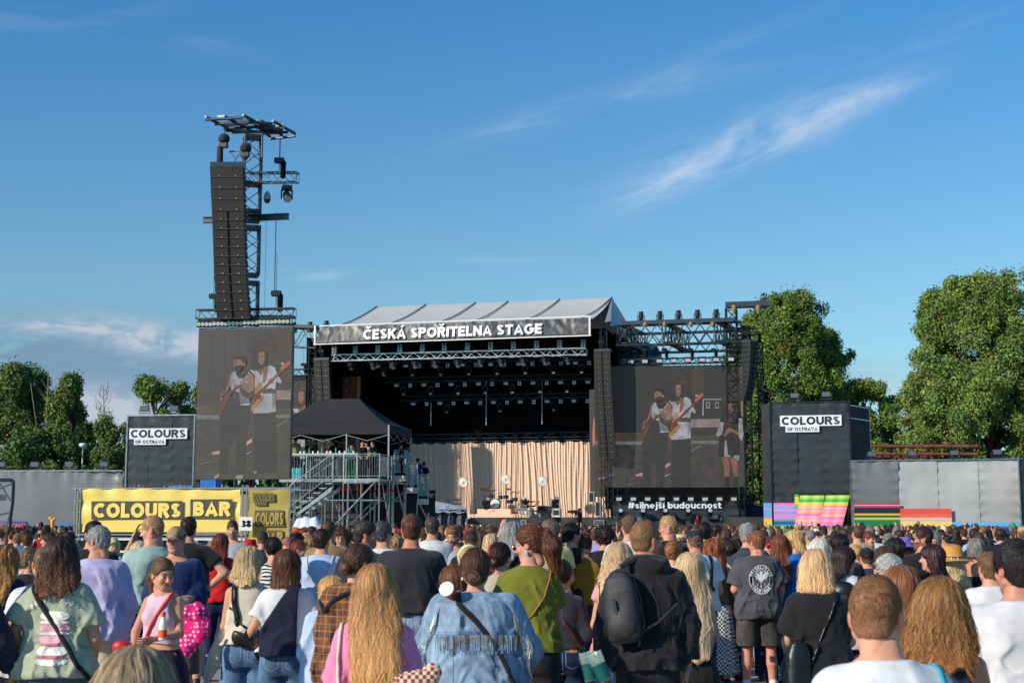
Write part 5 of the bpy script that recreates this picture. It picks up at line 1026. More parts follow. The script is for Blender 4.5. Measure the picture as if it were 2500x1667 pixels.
def rail(p0,p1,h=1.1,n=10,name='guard_rail',par=None,rr=.022,rb=.011):
 q=MB();up=np.array([0,0,h])
 q.bar(p0+up,p1+up,rr,6);q.bar(p0+[0,0,.12],p1+[0,0,.12],rr*.8,6);q.bar(p0+up*.93,p1+up*.93,rr*.6,6);q.bar(p0,p0+up,rr,6);q.bar(p1,p1+up,rr,6)
 for k in range(1,n):c_=p0+(p1-p0)*k/n;q.bar(c_+[0,0,.12],c_+up*.93,rb,4,cap=False)
 return q.build(name,m_alu,par or w)
zz_=DZ
rail(FV.P(u0p,-.0,DZ),FV.P(u0p+1.3,0,DZ),n=9);rail(FV.P(u0p+1.32,0,DZ),FV.P(cols[0]-.04,0,DZ),n=14);rail(FV.P(cols[0],0,DZ),FV.P(cols[1],0,DZ),n=7);rail(FV.P(cols[1]+.02,0,DZ),FV.P(cols[1]+.6,0,DZ),n=5);rail(FV.P(cols[1]+.65,0,DZ),FV.P(0,0,DZ),n=9)
rail(FV.P(0,0.03,DZ),FV.P(.1,1.9,DZ),n=16)
rail(FV.P(u0p,4.8,DZ),FV.P(0,4.8,DZ),n=30)
def pnl(x0_,x1_,yt,yb,v):
 p0=FV.H(*Z10(x0_,yb),v);p1=FV.H(*Z10(x1_,yb),v+.25);h=FV.hit(*Z10(x0_,yt),v)[1]-p0[2]
 rail(p0,p1,h,15,rr=.025);st_=MB();st_.box((p0+p1)/2-[0,0,.17]-FV.v*.05,(float(np.linalg.norm(p1-p0)),.25,.26),FV.ax);return st_.build('landing_step',mat('pinkish_board',C(214,194,186),.7),w)
pnl(1712,1895,122,515,2.3);pnl(1912,2082,325,705,2.6);pnl(2096,2258,515,885,2.9)
# stair on the left
mb=MB();sa,za=FV.hit(*Z10(715,700),-.15);sb,zb=FV.hit(*Z10(150,1130),-.15)
for v in(-.15,1.0):mb.add([FV.P(sa,v,za),FV.P(sb,v,zb),FV.P(sb,v,zb-.14),FV.P(sa,v,za-.22),FV.P(sa,v+.05,za),FV.P(sb,v+.05,zb),FV.P(sb,v+.05,zb-.14),FV.P(sa,v+.05,za-.22)],[(0,1,2,3),(7,6,5,4),(0,4,5,1),(3,2,6,7),(0,3,7,4)])
for x,y in((675,652),(578,728),(482,803),(382,878),(284,950),(190,1028),(95,1100)):u,z=FV.hit(*Z10(x,y),-.1);mb.box(FV.P(u,.4,z),(.3,1.1,.05),FV.ax)
mb.build('stair_flight',m_alu,w)
for(x0_,y0_,x1_,y1_,v_,nm) in((722,182,45,690,-.2,1),(890,200,45,810,1.05,2)):
 p1=FV.H(*Z10(x0_,y0_),v_);p0=FV.H(*Z10(x1_,y1_),v_);q=MB();q.bar(p0,p1,.028,6);dn=np.array([0,0,-1.0]);q.bar(p0+dn*.95,p1+dn*.95,.02,6)
 for k in range(17):c_=p0+(p1-p0)*k/16;q.bar(c_,c_+dn*.95,.012,4,cap=False)
 q.build('stair_rail',m_alu,w)
mb=MB();
for k in range(7):z=.5+k*.33;mb.bar(FV.P(u0p,4.9,z),FV.P(-.2,4.9,z),.03,4)
mb.grid(lambda a,b:FV.P(u0p+(-u0p+1.5)*a,5.0+.04*math.sin(a*30),(DZ-.4)*b),20,2);mb.build('rear_cloth',mat('dark_grey_cloth',C(40,42,45),.85,noise=.3,nsc=1.5),w)
# white counter on the deck
t=thing('counter_table','long white counter behind the guard rail of the platform','table',FV.P(u0p/2,.9,DZ));a=u0p;b=FV.hit(*Z10(1110,190),.7)[0];zt_=FV.hit(*Z10(600,188),.7)[1]
MB().box(FV.P((a+b)/2,.9,zt_),(b-a,.5,.08),FV.ax).build('top',m_white,t);q=MB()
for k in range(5):q.bar(FV.P(a+(b-a)*k/4.2,1.0,DZ),FV.P(a+(b-a)*k/4.2,1.0,zt_),.02)
q.build('legs',m_alu,t)
rr_=random.Random(3)
for k in range(14):
 u=a+.5+(b-a-.7)*k/13;tt_=MB();tt_.lathe([(.035,0),(.045,.12)] if k%3 else[(.035,0),(.035,.18),(.014,.24),(.014,.3)],FV.P(u,.85+.1*(k%2),zt_+.042),n=8)
 tt_.build('bottle' if k%3==0 else 'cup',mat('green_glass',C(60,150,110),.2) if k%3==0 else m_white,label=('green bottle' if k%3==0 else 'clear plastic cup')+' on the white platform counter',cat='bottle' if k%3==0 else 'cup',group='bottles on the platform counter' if k%3==0 else 'cups on the platform counter')
q=MB()
for k in range(5):
 for j in range(2):u,z=FV.hit(*Z10(110+32*k,505-40*j),.5);q.lathe([(.06,0),(.06,.2),(.03,.26)],FV.P(u,.4,DZ+.26*j),n=8)
q.build('water_bottle_pack',mat('cyan_plastic',C(90,190,200),.3),label='pack of pale blue water bottles on the platform floor at its left end',cat='bottles')
# tent
w=thing('canopy_tent','black folding canopy tent over the viewing platform','tent',FV.P(-1.5,2.2,DZ));T0,T1=.9,4.2;tm=(T0+T1)/2
ufr,zfr=FV.hit(*Z2(1402,790),T0);urr=ufr+.12;ufl=ufr-6.3;zv=FV.hit(*Z2(1402,852),T0)[1];uL_,zp=FV.hit(*Z2(932,612),tm);uR_,zp2=FV.hit(*Z2(1190,606),tm)
urr2,zrr=FV.hit(*Z2(1556,808),T1)
V0={'fl':(ufl,T0,zfr),'fr':(ufr,T0,zfr),'rr':(urr2,T1,zfr),'rl':(ufl+.5,T1,zfr)}
def pan(A,B,Cc,D,n=14,m_=10):
 A,B,Cc,D=[np.array(x,float) for x in(A,B,Cc,D)]
 def fn(s_,k):
  e=A+(B-A)*s_;tp=D+(Cc-D)*s_;p=e+(tp-e)*k;p[2]=e[2]+(tp[2]-e[2])*(k**1.35)+.05*math.sin(s_*math.pi*2)*math.sin(k*3.14)*-1+.10*abs(s_-.5)*(1-k)*0;return FV.P(*p)
 return fn
PLk=(uL_,tm,zp);PRk=(uR_,tm,(zp+zp2)/2);q=MB()
q.grid(pan(V0['fl'],V0['fr'],PRk,PLk),18,10);q.grid(pan(V0['fr'],V0['rr'],PRk,PRk),12,10);q.grid(pan(V0['rr'],V0['rl'],PLk,PRk),18,10);q.grid(pan(V0['rl'],V0['fl'],PLk,PLk),12,10)
q.build('canopy',mat('charcoal_polyester',C(50,49,52),.8,noise=.08,nsc=2,bump=.03,bsc=2.5,spec=.2),w,smooth=True)
q=MB();cc_=[V0[k] for k in('fl','fr','rr','rl','fl')]
for i in range(4):
 A,B=cc_[i],cc_[i+1];q.grid(lambda s_,k:FV.P(A[0]+(B[0]-A[0])*s_,A[1]+(B[1]-A[1])*s_,A[2]-(zfr-zv)*(1-k)+.02*math.sin(s_*20)*(1-k)),16,2)
q.build('valance',mat('charcoal_polyester'),w);q=MB()
for k in('fl','fr','rr','rl'):c_=V0[k];q.box(FV.P(c_[0]-.05,c_[1]+.03,(c_[2]+DZ)/2),(.07,.07,c_[2]-DZ),FV.ax)
um2=FV.hit(*Z2(1100,900),T0)[0];q.box(FV.P(um2,T0+.03,(zfr+DZ)/2),(.05,.05,zfr-DZ),FV.ax)
for i in range(4):
 A,B=np.array(cc_[i]),np.array(cc_[i+1]);n=6
 for j in range(n):a_,b_=A+(B-A)*j/n,A+(B-A)*(j+1)/n;a_[2]=zv-(.3 if j%2 else.02);b_[2]=zv-(.02 if j%2 else.3);q.bar(FV.P(*a_),FV.P(*b_),.014,4)
q.build('frame',m_alu,w)
# orange and white road barrier / box at the platform foot
t=thing('site_barrier','orange barrier fence with a white wrapped bundle on top at the foot of the platform','barrier',at(745,1283,36)*np.array([1,1,0]));p0=at(716,1289,36);p1=at(784,1289,36);mo=mat('safety_orange',C(235,90,40),.5);q=MB();hb=p0[2]
q.box(((p0[0]+p1[0])/2,36,hb-.03),(p1[0]-p0[0],.06,.06));q.box(((p0[0]+p1[0])/2,36,hb-.55),(p1[0]-p0[0],.06,.06));
for k in range(9):x=p0[0]+(p1[0]-p0[0])*k/8;q.box((x,36,hb/2),(.05,.05,hb))
q.build('fence_panel',mo,t);q=MB();q.grid(lambda a,b:(p0[0]+(p1[0]-p0[0])*a,36.1+.5*(b-.5),hb+.02+.26*math.sin(math.pi*b)**.6*(1-(2*a-1)**6)+.02*math.sin(a*18)),24,10);q.build('white_bundle',mat('white_plastic_sheet',C(225,228,235),.35,bump=.03,bsc=9),t,smooth=True)
# -- yellow bar
FBAR=Fr(at(195,1283,44),(1,-.1))
a,zt_=FBAR.hit(202,1194);b,_=FBAR.hit(592,1190);zb_=FBAR.hit(400,1298)[1];ztb=FBAR.hit(400,1192)[1]
my=mat('yellow_banner',C(248,216,112),.42,noise=.04,nsc=2,bump=.03,bsc=1.4,spec=.5)
w=thing('bar_stall','scaffold bar stall with a yellow banner lettered colours bar','bar stall',FBAR.P((a+b)/2,1.5,0))
V,Fq=tarp(FBAR,a+.05,b-.03,zb_,ztb,-.1,amp=.04,cell=.05,seed=61,creases=.8);link('yellow_banner',npmesh('yellow_banner',V-np.array(WL[w.name]),Fq),my,w)
mk=mat('banner_grey_print',C(78,74,62),.42,noise=.05,nsc=2)
q=MB()
for(x0_,y0_,x1_,y1_) in((223,1223,446,1268),(464.5,1218.5,568,1265)):
 c_=[FBAR.H(x0_,y0_,-.16),FBAR.H(x1_,y0_-.6,-.16),FBAR.H(x1_,y1_-1.2,-.16),FBAR.H(x0_,y1_,-.16)];q.poly(c_[::-1])
q.build('word_field',mk,w)
q=MB()
for(x0_,x1_,yb_,yt_,tx) in((228,441,1263,1227.5,'COLOURS'),(471,562,1259,1224,'BAR')):
 u0,z0=FBAR.hit(x0_,yb_,-.18);u1,_=FBAR.hit(x1_,yb_,-.18);z1=FBAR.hit(x0_,yt_,-.18)[1]
 text_mb(q,tx,lambda x,y,l:FBAR.P(x,-.18-l,y),(z1-z0),w=.27,x0=(u0+u1)/2,y0=z0,width=u1-u0,eps=.002,gap=.07)
q.build('lettering',my,w)
q=MB();RD=MB()
for px in(187,199,594,604):u=FBAR.hit(px,1250)[0];q.bar(FBAR.P(u,-.12,0),FBAR.P(u,-.12,zt_+.12),.027,8)
for u in(a-.2,b+.1):
 for v in(1.2,2.6):q.bar(FBAR.P(u,v,0),FBAR.P(u,v,zt_+.1),.027,8)
for v in(-.12,1.2,2.6):
 q.bar(FBAR.P(a-.3,v,zt_+.02),FBAR.P(b+1.5,v,zt_+.02),.027,8);q.bar(FBAR.P(a-.3,v,zb_-.08),FBAR.P(b+.2,v,zb_-.08),.027,8)
for x in(187,199):
 u=FBAR.hit(x,1250)[0]
 for k in range(5):z=1.5+.35*k;q.lathe([(.05,0),(.05,.02)],FBAR.P(u,-.12,z),n=8)
for k in range(8):
 u=a+(b-a)*k/7.5;q.bar(FBAR.P(u,2.6 if k%2 else 1.2,zt_),FBAR.P(u,2.6 if k%2 else 1.2,zt_+.18),.02,6);(RD if k%3 else q).bar(FBAR.P(u+.3,.8,zt_+.03),FBAR.P(u+.3,.8,zt_+.12),.03,8)
q.add(np.vstack(RD.v),RD.f,1);q.build('scaffold_frame',[m_alu,m_red],w)
q=MB();q.box(FBAR.P((a+b)/2,.05,zb_-.2),(b-a+.2,.12,.1),FBAR.ax);q.box(FBAR.P((a+b)/2,.2,1.02),(b-a,.5,.06),FBAR.ax);q.build('fascia_beam',m_white,w)
MB().box(FBAR.P((a+b)/2,.3,.5),(b-a,.05,.98),FBAR.ax).build('counter_front',mat('beige_panel',C(150,138,110),.7),w)
MB().box(FBAR.P((a+b)/2,2.7,1.4),(b-a+.4,.06,2.8),FBAR.ax).build('rear_wall',mat('beige_panel'),w);MB().box(FBAR.P(a-.15,1.3,1.4),(.05,2.6,2.8),FBAR.ax).build('side_wall',mat('beige_panel'),w)
# translucent yellow side banners
a2_,z1=FBAR.hit(607,1194,-.1);b2_,_=FBAR.hit(706,1194,-.1);z0=FBAR.hit(650,1312,-.1)[1]
w=thing('side_banner','olive yellow banner wall with colours and colors lettering right of the bar','banner',FBAR.P((a2_+b2_)/2,0,0))
my2=mat('shaded_yellow_banner',C(172,150,66),.5,noise=.08,nsc=1.5);mk2=mat('olive_print',C(122,108,38),.6);mk3=mat('olive_grey_print',C(92,84,52),.6)  # banner yellow darkened in the base colour to stand for shade
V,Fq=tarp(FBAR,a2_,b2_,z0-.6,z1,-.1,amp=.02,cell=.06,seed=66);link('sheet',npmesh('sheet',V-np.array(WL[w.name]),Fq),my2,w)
def bx(x0_,y0_,x1_,y1_,m_,nm,v_=-.15):
 return MB().poly([FBAR.H(x0_,y1_,v_),FBAR.H(x1_,y1_,v_),FBAR.H(x1_,y0_,v_),FBAR.H(x0_,y0_,v_)]).build(nm,m_,w)
bx(618,1204,671,1225,mk3,'word_field');bx(622,1225,651,1234,mk3,'word_field');bx(622,1245,693,1285,mk3,'word_field');bx(640,1294,690,1330,mk3,'word_field')
def tx_(s_,x0_,x1_,yb_,yt_,m_,nm='lettering',w_=.24):
 u0,z0_=FBAR.hit(x0_,yb_,-.17);u1,_=FBAR.hit(x1_,yb_,-.17);z1_=FBAR.hit(x0_,yt_,-.17)[1];q_=MB();text_mb(q_,s_,lambda x,y,l:FBAR.P(x,-.17-l,y),z1_-z0_,w=w_,x0=(u0+u1)/2,y0=z0_,width=u1-u0,gap=.08);q_.build(nm,m_,w)
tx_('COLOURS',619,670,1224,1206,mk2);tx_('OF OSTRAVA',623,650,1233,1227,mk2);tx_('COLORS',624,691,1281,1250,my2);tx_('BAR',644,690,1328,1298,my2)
q=MB();q.bar(FBAR.P(b2_+.04,-.12,0),FBAR.P(b2_+.04,-.12,z1+.1),.027,8);q.bar(FBAR.P(a2_+.05,.1,z0),FBAR.P(b2_,.1,z1),.02);q.bar(FBAR.P(a2_,-.08,2.0),FBAR.P(b2_,-.08,2.0),.02);q.build('frame',m_alu,w)
w=thing('number_sign','white square sign reading 38 at the right corner of the yellow bar','sign',FBAR.H(600,1294,-.4));q=[FBAR.H(x,y,-.4) for x,y in((583,1294),(615,1295),(617,1262),(584,1260))]
MB().prism(q,FBAR.v*.03).build('board',m_white,w);c_,zc_=FBAR.hit(600,1286,-.42);h_=FBAR.hit(600,1269,-.42)[1]-zc_;q=MB();text_mb(q,'38',lambda x,y,l:FBAR.P(x,-.42-l,y),h_,w=.27,x0=c_,y0=zc_,gap=.07);q.build('digits',m_void,w)
# booth edge at the far left
FL2=Fr(at(0,1283,38),(1,0));t=thing('booth_frame','black metal booth frame with clear film sheet cut by the left picture edge','booth',FL2.P(-.5,.5,0))
q=MB();P_=[(-40,1171),(30,1171),(33,1180),(31,1225),(26,1262),(24,1310)]
for(x0_,y0_),(x1_,y1_) in zip(P_[:-1],P_[1:]):q.bar(FL2.H(x0_,y0_,0),FL2.H(x1_,y1_,0),.045,6)
for k in((0,1180,26,1222),(-20,1200,28,1181),(12,1300,30,1232),(0,1256,28,1250)):q.bar(FL2.H(k[0],k[1],.1),FL2.H(k[2],k[3],.1),.025,5)
p=FL2.H(24,1310,0);q.bar(p,(p[0],p[1],0),.045,6);q.box(FL2.H(2,1214,.3),(.25,.2,.16));q.build('frame',mat('navy_steel',C(30,42,66),.4,.3),t)
MB().poly([FL2.H(-40,1290,.05),FL2.H(24,1290,.05),FL2.H(30,1174,.05),FL2.H(-40,1174,.05)]).build('film',mat('clear_film',C(150,160,175),.15,alpha=.22),t)
t=thing('balloon','orange giraffe shaped foil balloon above the crowd, left of the bar','balloon',at(128,1300,40));c_=at(128,1288,40);q=MB();q.lathe([(.03,-.1),(.06,.0),(.05,.12),(.07,.2),(.03,.26)],c_,n=10);q.bar(c_+[0,0,.2],c_+[-.1,0,.3],.04,6).bar(c_+[0,0,.2],c_+[.09,0,.28],.04,6);q.build('foil',mat('foil_orange',C(235,160,40),.3),t,smooth=True);MB().bar(c_-[0,0,.1],c_-[0,0,.5],.006).build('string',m_white,t)
for i,(x,y,c3,lb) in enumerate(((1561,1268,(235,235,238),'white round balloon above the heads left of the slogan banner'),(1763,1268,(30,40,50),'dark round balloon at the right end of the slogan banner'))):
 c_=at(x,y,60);q=MB();q.lathe([(.02,-.14),(.07,-.11),(.1,-.03),(.1,.04),(.06,.1),(.01,.12)],c_,n=14);o=q.build('balloon',mat('balloon_%d'%i,C(*c3),.3),smooth=True,label=lb,cat='balloon')
# -- implicit surfaces for people
def interp(z,xs,ys):return np.interp(z,xs,ys)
def sd_cone(P,a,b,ra,rb,sc=None):
 a=np.asarray(a,float);b=np.asarray(b,float);ba=b-a;L2=max(1e-9,float(ba@ba));q=P-a;t=np.clip(q@ba/L2,0,1)
 d=q-t[:,None]*ba
 if sc is not None:d=d/np.array(sc)
 return np.linalg.norm(d,axis=1)-(ra+(rb-ra)*t)
def sd_ell(P,c,r,Rm=None):
 q=P-np.asarray(c,float)
 if Rm is not None:q=q@Rm
 r=np.asarray(r,float);k0=np.linalg.norm(q/r,axis=1);k1=np.linalg.norm(q/(r*r),axis=1);return k0*(k0-1)/np.maximum(k1,1e-6)
def sd_loft(P,zs,w,dp,cy,e=2.5,cx=None):
 z=P[:,2];W_=interp(z,zs,w);D=interp(z,zs,dp);cy_=interp(z,zs,cy);cx_=interp(z,zs,cx) if cx is not None else 0
 g_=((np.abs((P[:,0]-cx_)/W_))**e+(np.abs((P[:,1]-cy_)/D))**e)**(1/e);d=(g_-1)*np.minimum(W_,D)
 dz=np.maximum(zs[0]-z,z-zs[-1]);return np.where(dz>0,np.sqrt(np.maximum(d,0)**2+dz**2),np.maximum(d,dz))
def smin(a,b,k):
 if k<=0:return np.minimum(a,b)
 h=np.clip(.5+.5*(b-a)/k,0,1);return b+(a-b)*h-k*h*(1-h)
def smax(a,b,k):return-smin(-a,-b,k)
def surfnet(f,lo,hi,h,B=8,margin=1.7,smooth=1):
 lo=np.array(lo,float);nb=np.maximum(1,np.ceil((np.array(hi)-lo)/h/B).astype(int));N_=nb*B
 bi=np.stack(np.meshgrid(*[np.arange(k) for k in nb],indexing='ij'),-1).reshape(-1,3);c=lo+(bi*B+(B-1)/2)*h
 d=f(c);act=np.abs(d)<h*B*.87*margin;V=np.repeat(np.repeat(np.repeat(np.where(d>0,1e3,-1e3).reshape(nb),B,0),B,1),B,2)
 ab=bi[act];lc=np.stack(np.meshgrid(*[np.arange(B)]*3,indexing='ij'),-1).reshape(-1,3)
 g_=(ab[:,None,:]*B+lc[None]).reshape(-1,3);V[g_[:,0],g_[:,1],g_[:,2]]=f(lo+g_*h)
 V[0]=V[-1]=1e3;V[:,0]=V[:,-1]=1e3;V[:,:,0]=V[:,:,-1]=1e3
 S=V<0;s=S[:-1,:-1,:-1].astype(np.int8)
 cor=[(i,j,k) for i in(0,1) for j in(0,1) for k in(0,1)];n=[x-1 for x in S.shape]
 cnt=sum(S[i:n[0]+i,j:n[1]+j,k:n[2]+k].astype(np.int8) for i,j,k in cor);cells=np.argwhere((cnt>0)&(cnt<8))
 if len(cells)==0:return np.zeros((0,3)),np.zeros((0,4),int)
 cv=np.stack([V[cells[:,0]+i,cells[:,1]+j,cells[:,2]+k] for i,j,k in cor],1);cp=np.array(cor,float)
 acc=np.zeros((len(cells),3));w=np.zeros(len(cells))
 for a in range(8):
  for b in range(a+1,8):
   if np.abs(cp[a]-cp[b]).sum()==1:
    va,vb=cv[:,a],cv[:,b];m=(va<0)!=(vb<0);t=np.where(m,va/np.where(m,va-vb,1),0);t=np.where(np.abs(va-vb)>500,.5,t)
    acc+=np.where(m[:,None],cp[a]+t[:,None]*(cp[b]-cp[a]),0);w+=m
 Vt=lo+(cells+acc/w[:,None])*h
 idx=-np.ones(n,np.int64);idx[cells[:,0],cells[:,1],cells[:,2]]=np.arange(len(cells));F_=[]
 for ax in range(3):
  sl0=[slice(1,-1)]*3;sl0[ax]=slice(0,n[ax]);sl1=list(sl0);sl1[ax]=slice(1,n[ax]+1)
  a=S[tuple(slice(0,n[k]) if k==ax else slice(1,n[k]) for k in range(3))];b=S[tuple(slice(1,n[k]+1) if k==ax else slice(1,n[k]) for k in range(3))]
  e=np.argwhere(a!=b);
  if len(e)==0:continue
  sg=a[e[:,0],e[:,1],e[:,2]];e=e+np.array([0 if k==ax else 1 for k in range(3)]);o1,o2=[(1,2),(2,0),(0,1)][ax];q=[]
  for(i,j) in((-1,-1),(0,-1),(0,0),(-1,0)):
   cc=e.copy();cc[:,o1]+=i;cc[:,o2]+=j;q.append(idx[cc[:,0],cc[:,1],cc[:,2]])
  q=np.stack(q,1);q=np.where(sg[:,None],q,q[:,::-1]);F_.append(q[(q>=0).all(1)])
 Fq=np.vstack(F_)
 for _ in range(smooth):
  sm=np.zeros_like(Vt);ct=np.zeros(len(Vt))
  for i in range(4):
   a,b=Fq[:,i],Fq[:,(i+1)%4]
   for k in range(3):sm[:,k]+=np.bincount(a,Vt[b,k],len(Vt))+np.bincount(b,Vt[a,k],len(Vt))
   ct+=np.bincount(a,minlength=len(Vt))+np.bincount(b,minlength=len(Vt))
  Vt=Vt*.5+.5*sm/np.maximum(ct,1)[:,None]
 return Vt,Fq
def grad(f,P,e=.004):
 K=np.array([[1,-1,-1],[-1,-1,1],[-1,1,-1],[1,1,1.0]]);g_=sum(k[None]*f(P+k*e)[:,None] for k in K);return g_/(np.linalg.norm(g_,axis=1)[:,None]+1e-9)
def onto(f,P,d0=0.0,it=3):
 for _ in range(it):P=P-grad(f,P)*(f(P)-d0)[:,None]
 return P
def march(f,x,z,side=-1,y0=.6,off=.004):
 y=np.full(len(x),side*y0)
 for _ in range(28):d=f(np.stack([x,y,z],1))-off;y=y-side*np.clip(d,-.05,.08)*.9
 return np.stack([x,y,z],1)
# -- head
SKIN=C(206,150,120)
def f_head(P,sex):
 m=sex=='m';jw=.056 if m else.05
 d=sd_ell(P,(0,-.017,.030),(.0755,.096,.088));d=smin(d,sd_ell(P,(0,.026,-.03),(.058,.062,.086)),.03)
 d=smin(d,sd_cone(P,(0,.052,-.098),(0,.062,-.096),.020,.018),.03)
 Q=P*np.array([1,1,1]);Q=np.stack([np.abs(P[:,0]),P[:,1],P[:,2]],1)
 d=smin(d,sd_cone(Q,(jw,-.01,-.05),(.018,.055,-.096),.022,.017),.03)
 d=smin(d,sd_ell(Q,(.036,.062,-.03),(.026,.022,.024)),.02)
 d=smin(d,sd_ell(P,(0,.072,.022),(.05,.018,.014)),.018)
 d=smax(d,-sd_ell(Q,(.032,.099,.002),(.019,.016,.012)),.012)
 d=smin(d,sd_ell(Q,(.031,.078,.0),(.0145,.0125,.0115)),.004)
 d=smin(d,sd_cone(P,(0,.082,.012),(0,.108,-.030),.008,.0125),.010);d=smin(d,sd_ell(Q,(.012,.098,-.033),(.009,.010,.008)),.006)
 d=smin(d,sd_ell(P,(0,.083,-.058),(.024,.011,.0055)),.006);d=smin(d,sd_ell(P,(0,.081,-.068),(.020,.011,.006)),.006);d=smax(d,-sd_ell(P,(0,.097,-.0628),(.022,.012,.0016)),.003)
 ear=sd_ell(Q,(.079,-.014,-.008),(.010,.021,.032),np.array([[1,0,0],[0,.97,-.22],[0,.22,.97]]));ear=smax(ear,-sd_ell(Q,(.090,-.008,-.006),(.008,.011,.018)),.006);d=smin(d,ear,.006)
 return smin(d,sd_cone(P,(0,-.028,-.06),(0,-.045,-.13),.053 if m else.045,.040),.03)
_HC={}
def head_mesh(sex,h,skin,beard=None):
 k=(sex,round(h,4))
 if k not in _HC:_HC[k]=surfnet(lambda P:f_head(P,sex),(-.11,-.13,-.18),(.11,.135,.135),h)
 V,Fq=_HC[k];c=np.tile(np.array(skin[:3]),(len(V),1));x,y,z=np.abs(V[:,0]),V[:,1],V[:,2]
 def tint(m,col,a):
  c[m]=c[m]*(1-a)+np.array(col[:3])*a
 tint((y>.05)&(x<.05)&(z<-.005)&(z>-.045),C(200,110,90),.18);tint((x>.068)&(z>-.05)&(z<.03),C(205,105,85),.3)
 tint((y>.07)&(x<.024)&(np.abs(z+.063)<.011),C(170,80,75),.75);tint((y>.06)&(x>.012)&(x<.052)&(np.abs(z-.024-.1*(.03-np.abs(x-.03)))<.006),C(70,50,38),.8)
 tint((y>.07)&(np.abs(x-.031)<.015)&(np.abs(z)<.006),C(190,175,165),.4);tint((y>.07)&(np.abs(x-.031)<.008)&(np.abs(z)<.006),C(60,46,40),.85);tint((y>.07)&(np.abs(x-.031)<.017)&(np.abs(z-.0075)<.0025),C(50,36,30),.7)
 if beard:tint((y>.0)&(z<-.038)&(z>-.12)&~((y>.07)&(x<.022)&(np.abs(z+.063)<.008)),beard,.72)
 return V,Fq,c
# -- hands
def f_hand(P,curl):
 d=sd_ell(P,(0,0,-.048),(.015,.040,.054));d=smin(d,sd_cone(P,(0,0,.03),(0,0,-.02),.026,.027,(.8,1,1)),.02)
 for i,(y,L,r) in enumerate(((.030,.070,.0085),(.011,.080,.009),(-.009,.074,.0085),(-.028,.058,.0075))):
  a=np.array([0,y*.92,-.085]);t1=R(curl*(12+3*i));t2=R(curl*(42+5*i));t3=R(curl*(75+5*i));e=np.array([0,y*.25,0])
  b=a+np.array([math.sin(t1),0,-math.cos(t1)])*L*.45+e*.3;c=b+np.array([math.sin(t2),0,-math.cos(t2)])*L*.32+e*.1;f_=c+np.array([math.sin(t3),0,-math.cos(t3)])*L*.26
  d=smin(d,sd_cone(P,a,b,r*1.08,r),.004);d=smin(d,sd_cone(P,b,c,r,r*.92),.002);d=smin(d,sd_cone(P,c,f_,r*.92,r*.75),.002)
 return smin(smin(d,sd_cone(P,(.004,.030,-.022),(.016,.052,-.055),.0125,.010),.012),sd_cone(P,(.016,.052,-.055),(.030,.050,-.085),.010,.008),.002)
_HD={}
def hand_mesh(curl,h):
 k=(curl,round(h,4))
 if k not in _HD:_HD[k]=surfnet(lambda P:f_hand(P,curl),(-.04,-.07,-.19),(.10,.085,.07),h,smooth=1)
 return _HD[k]
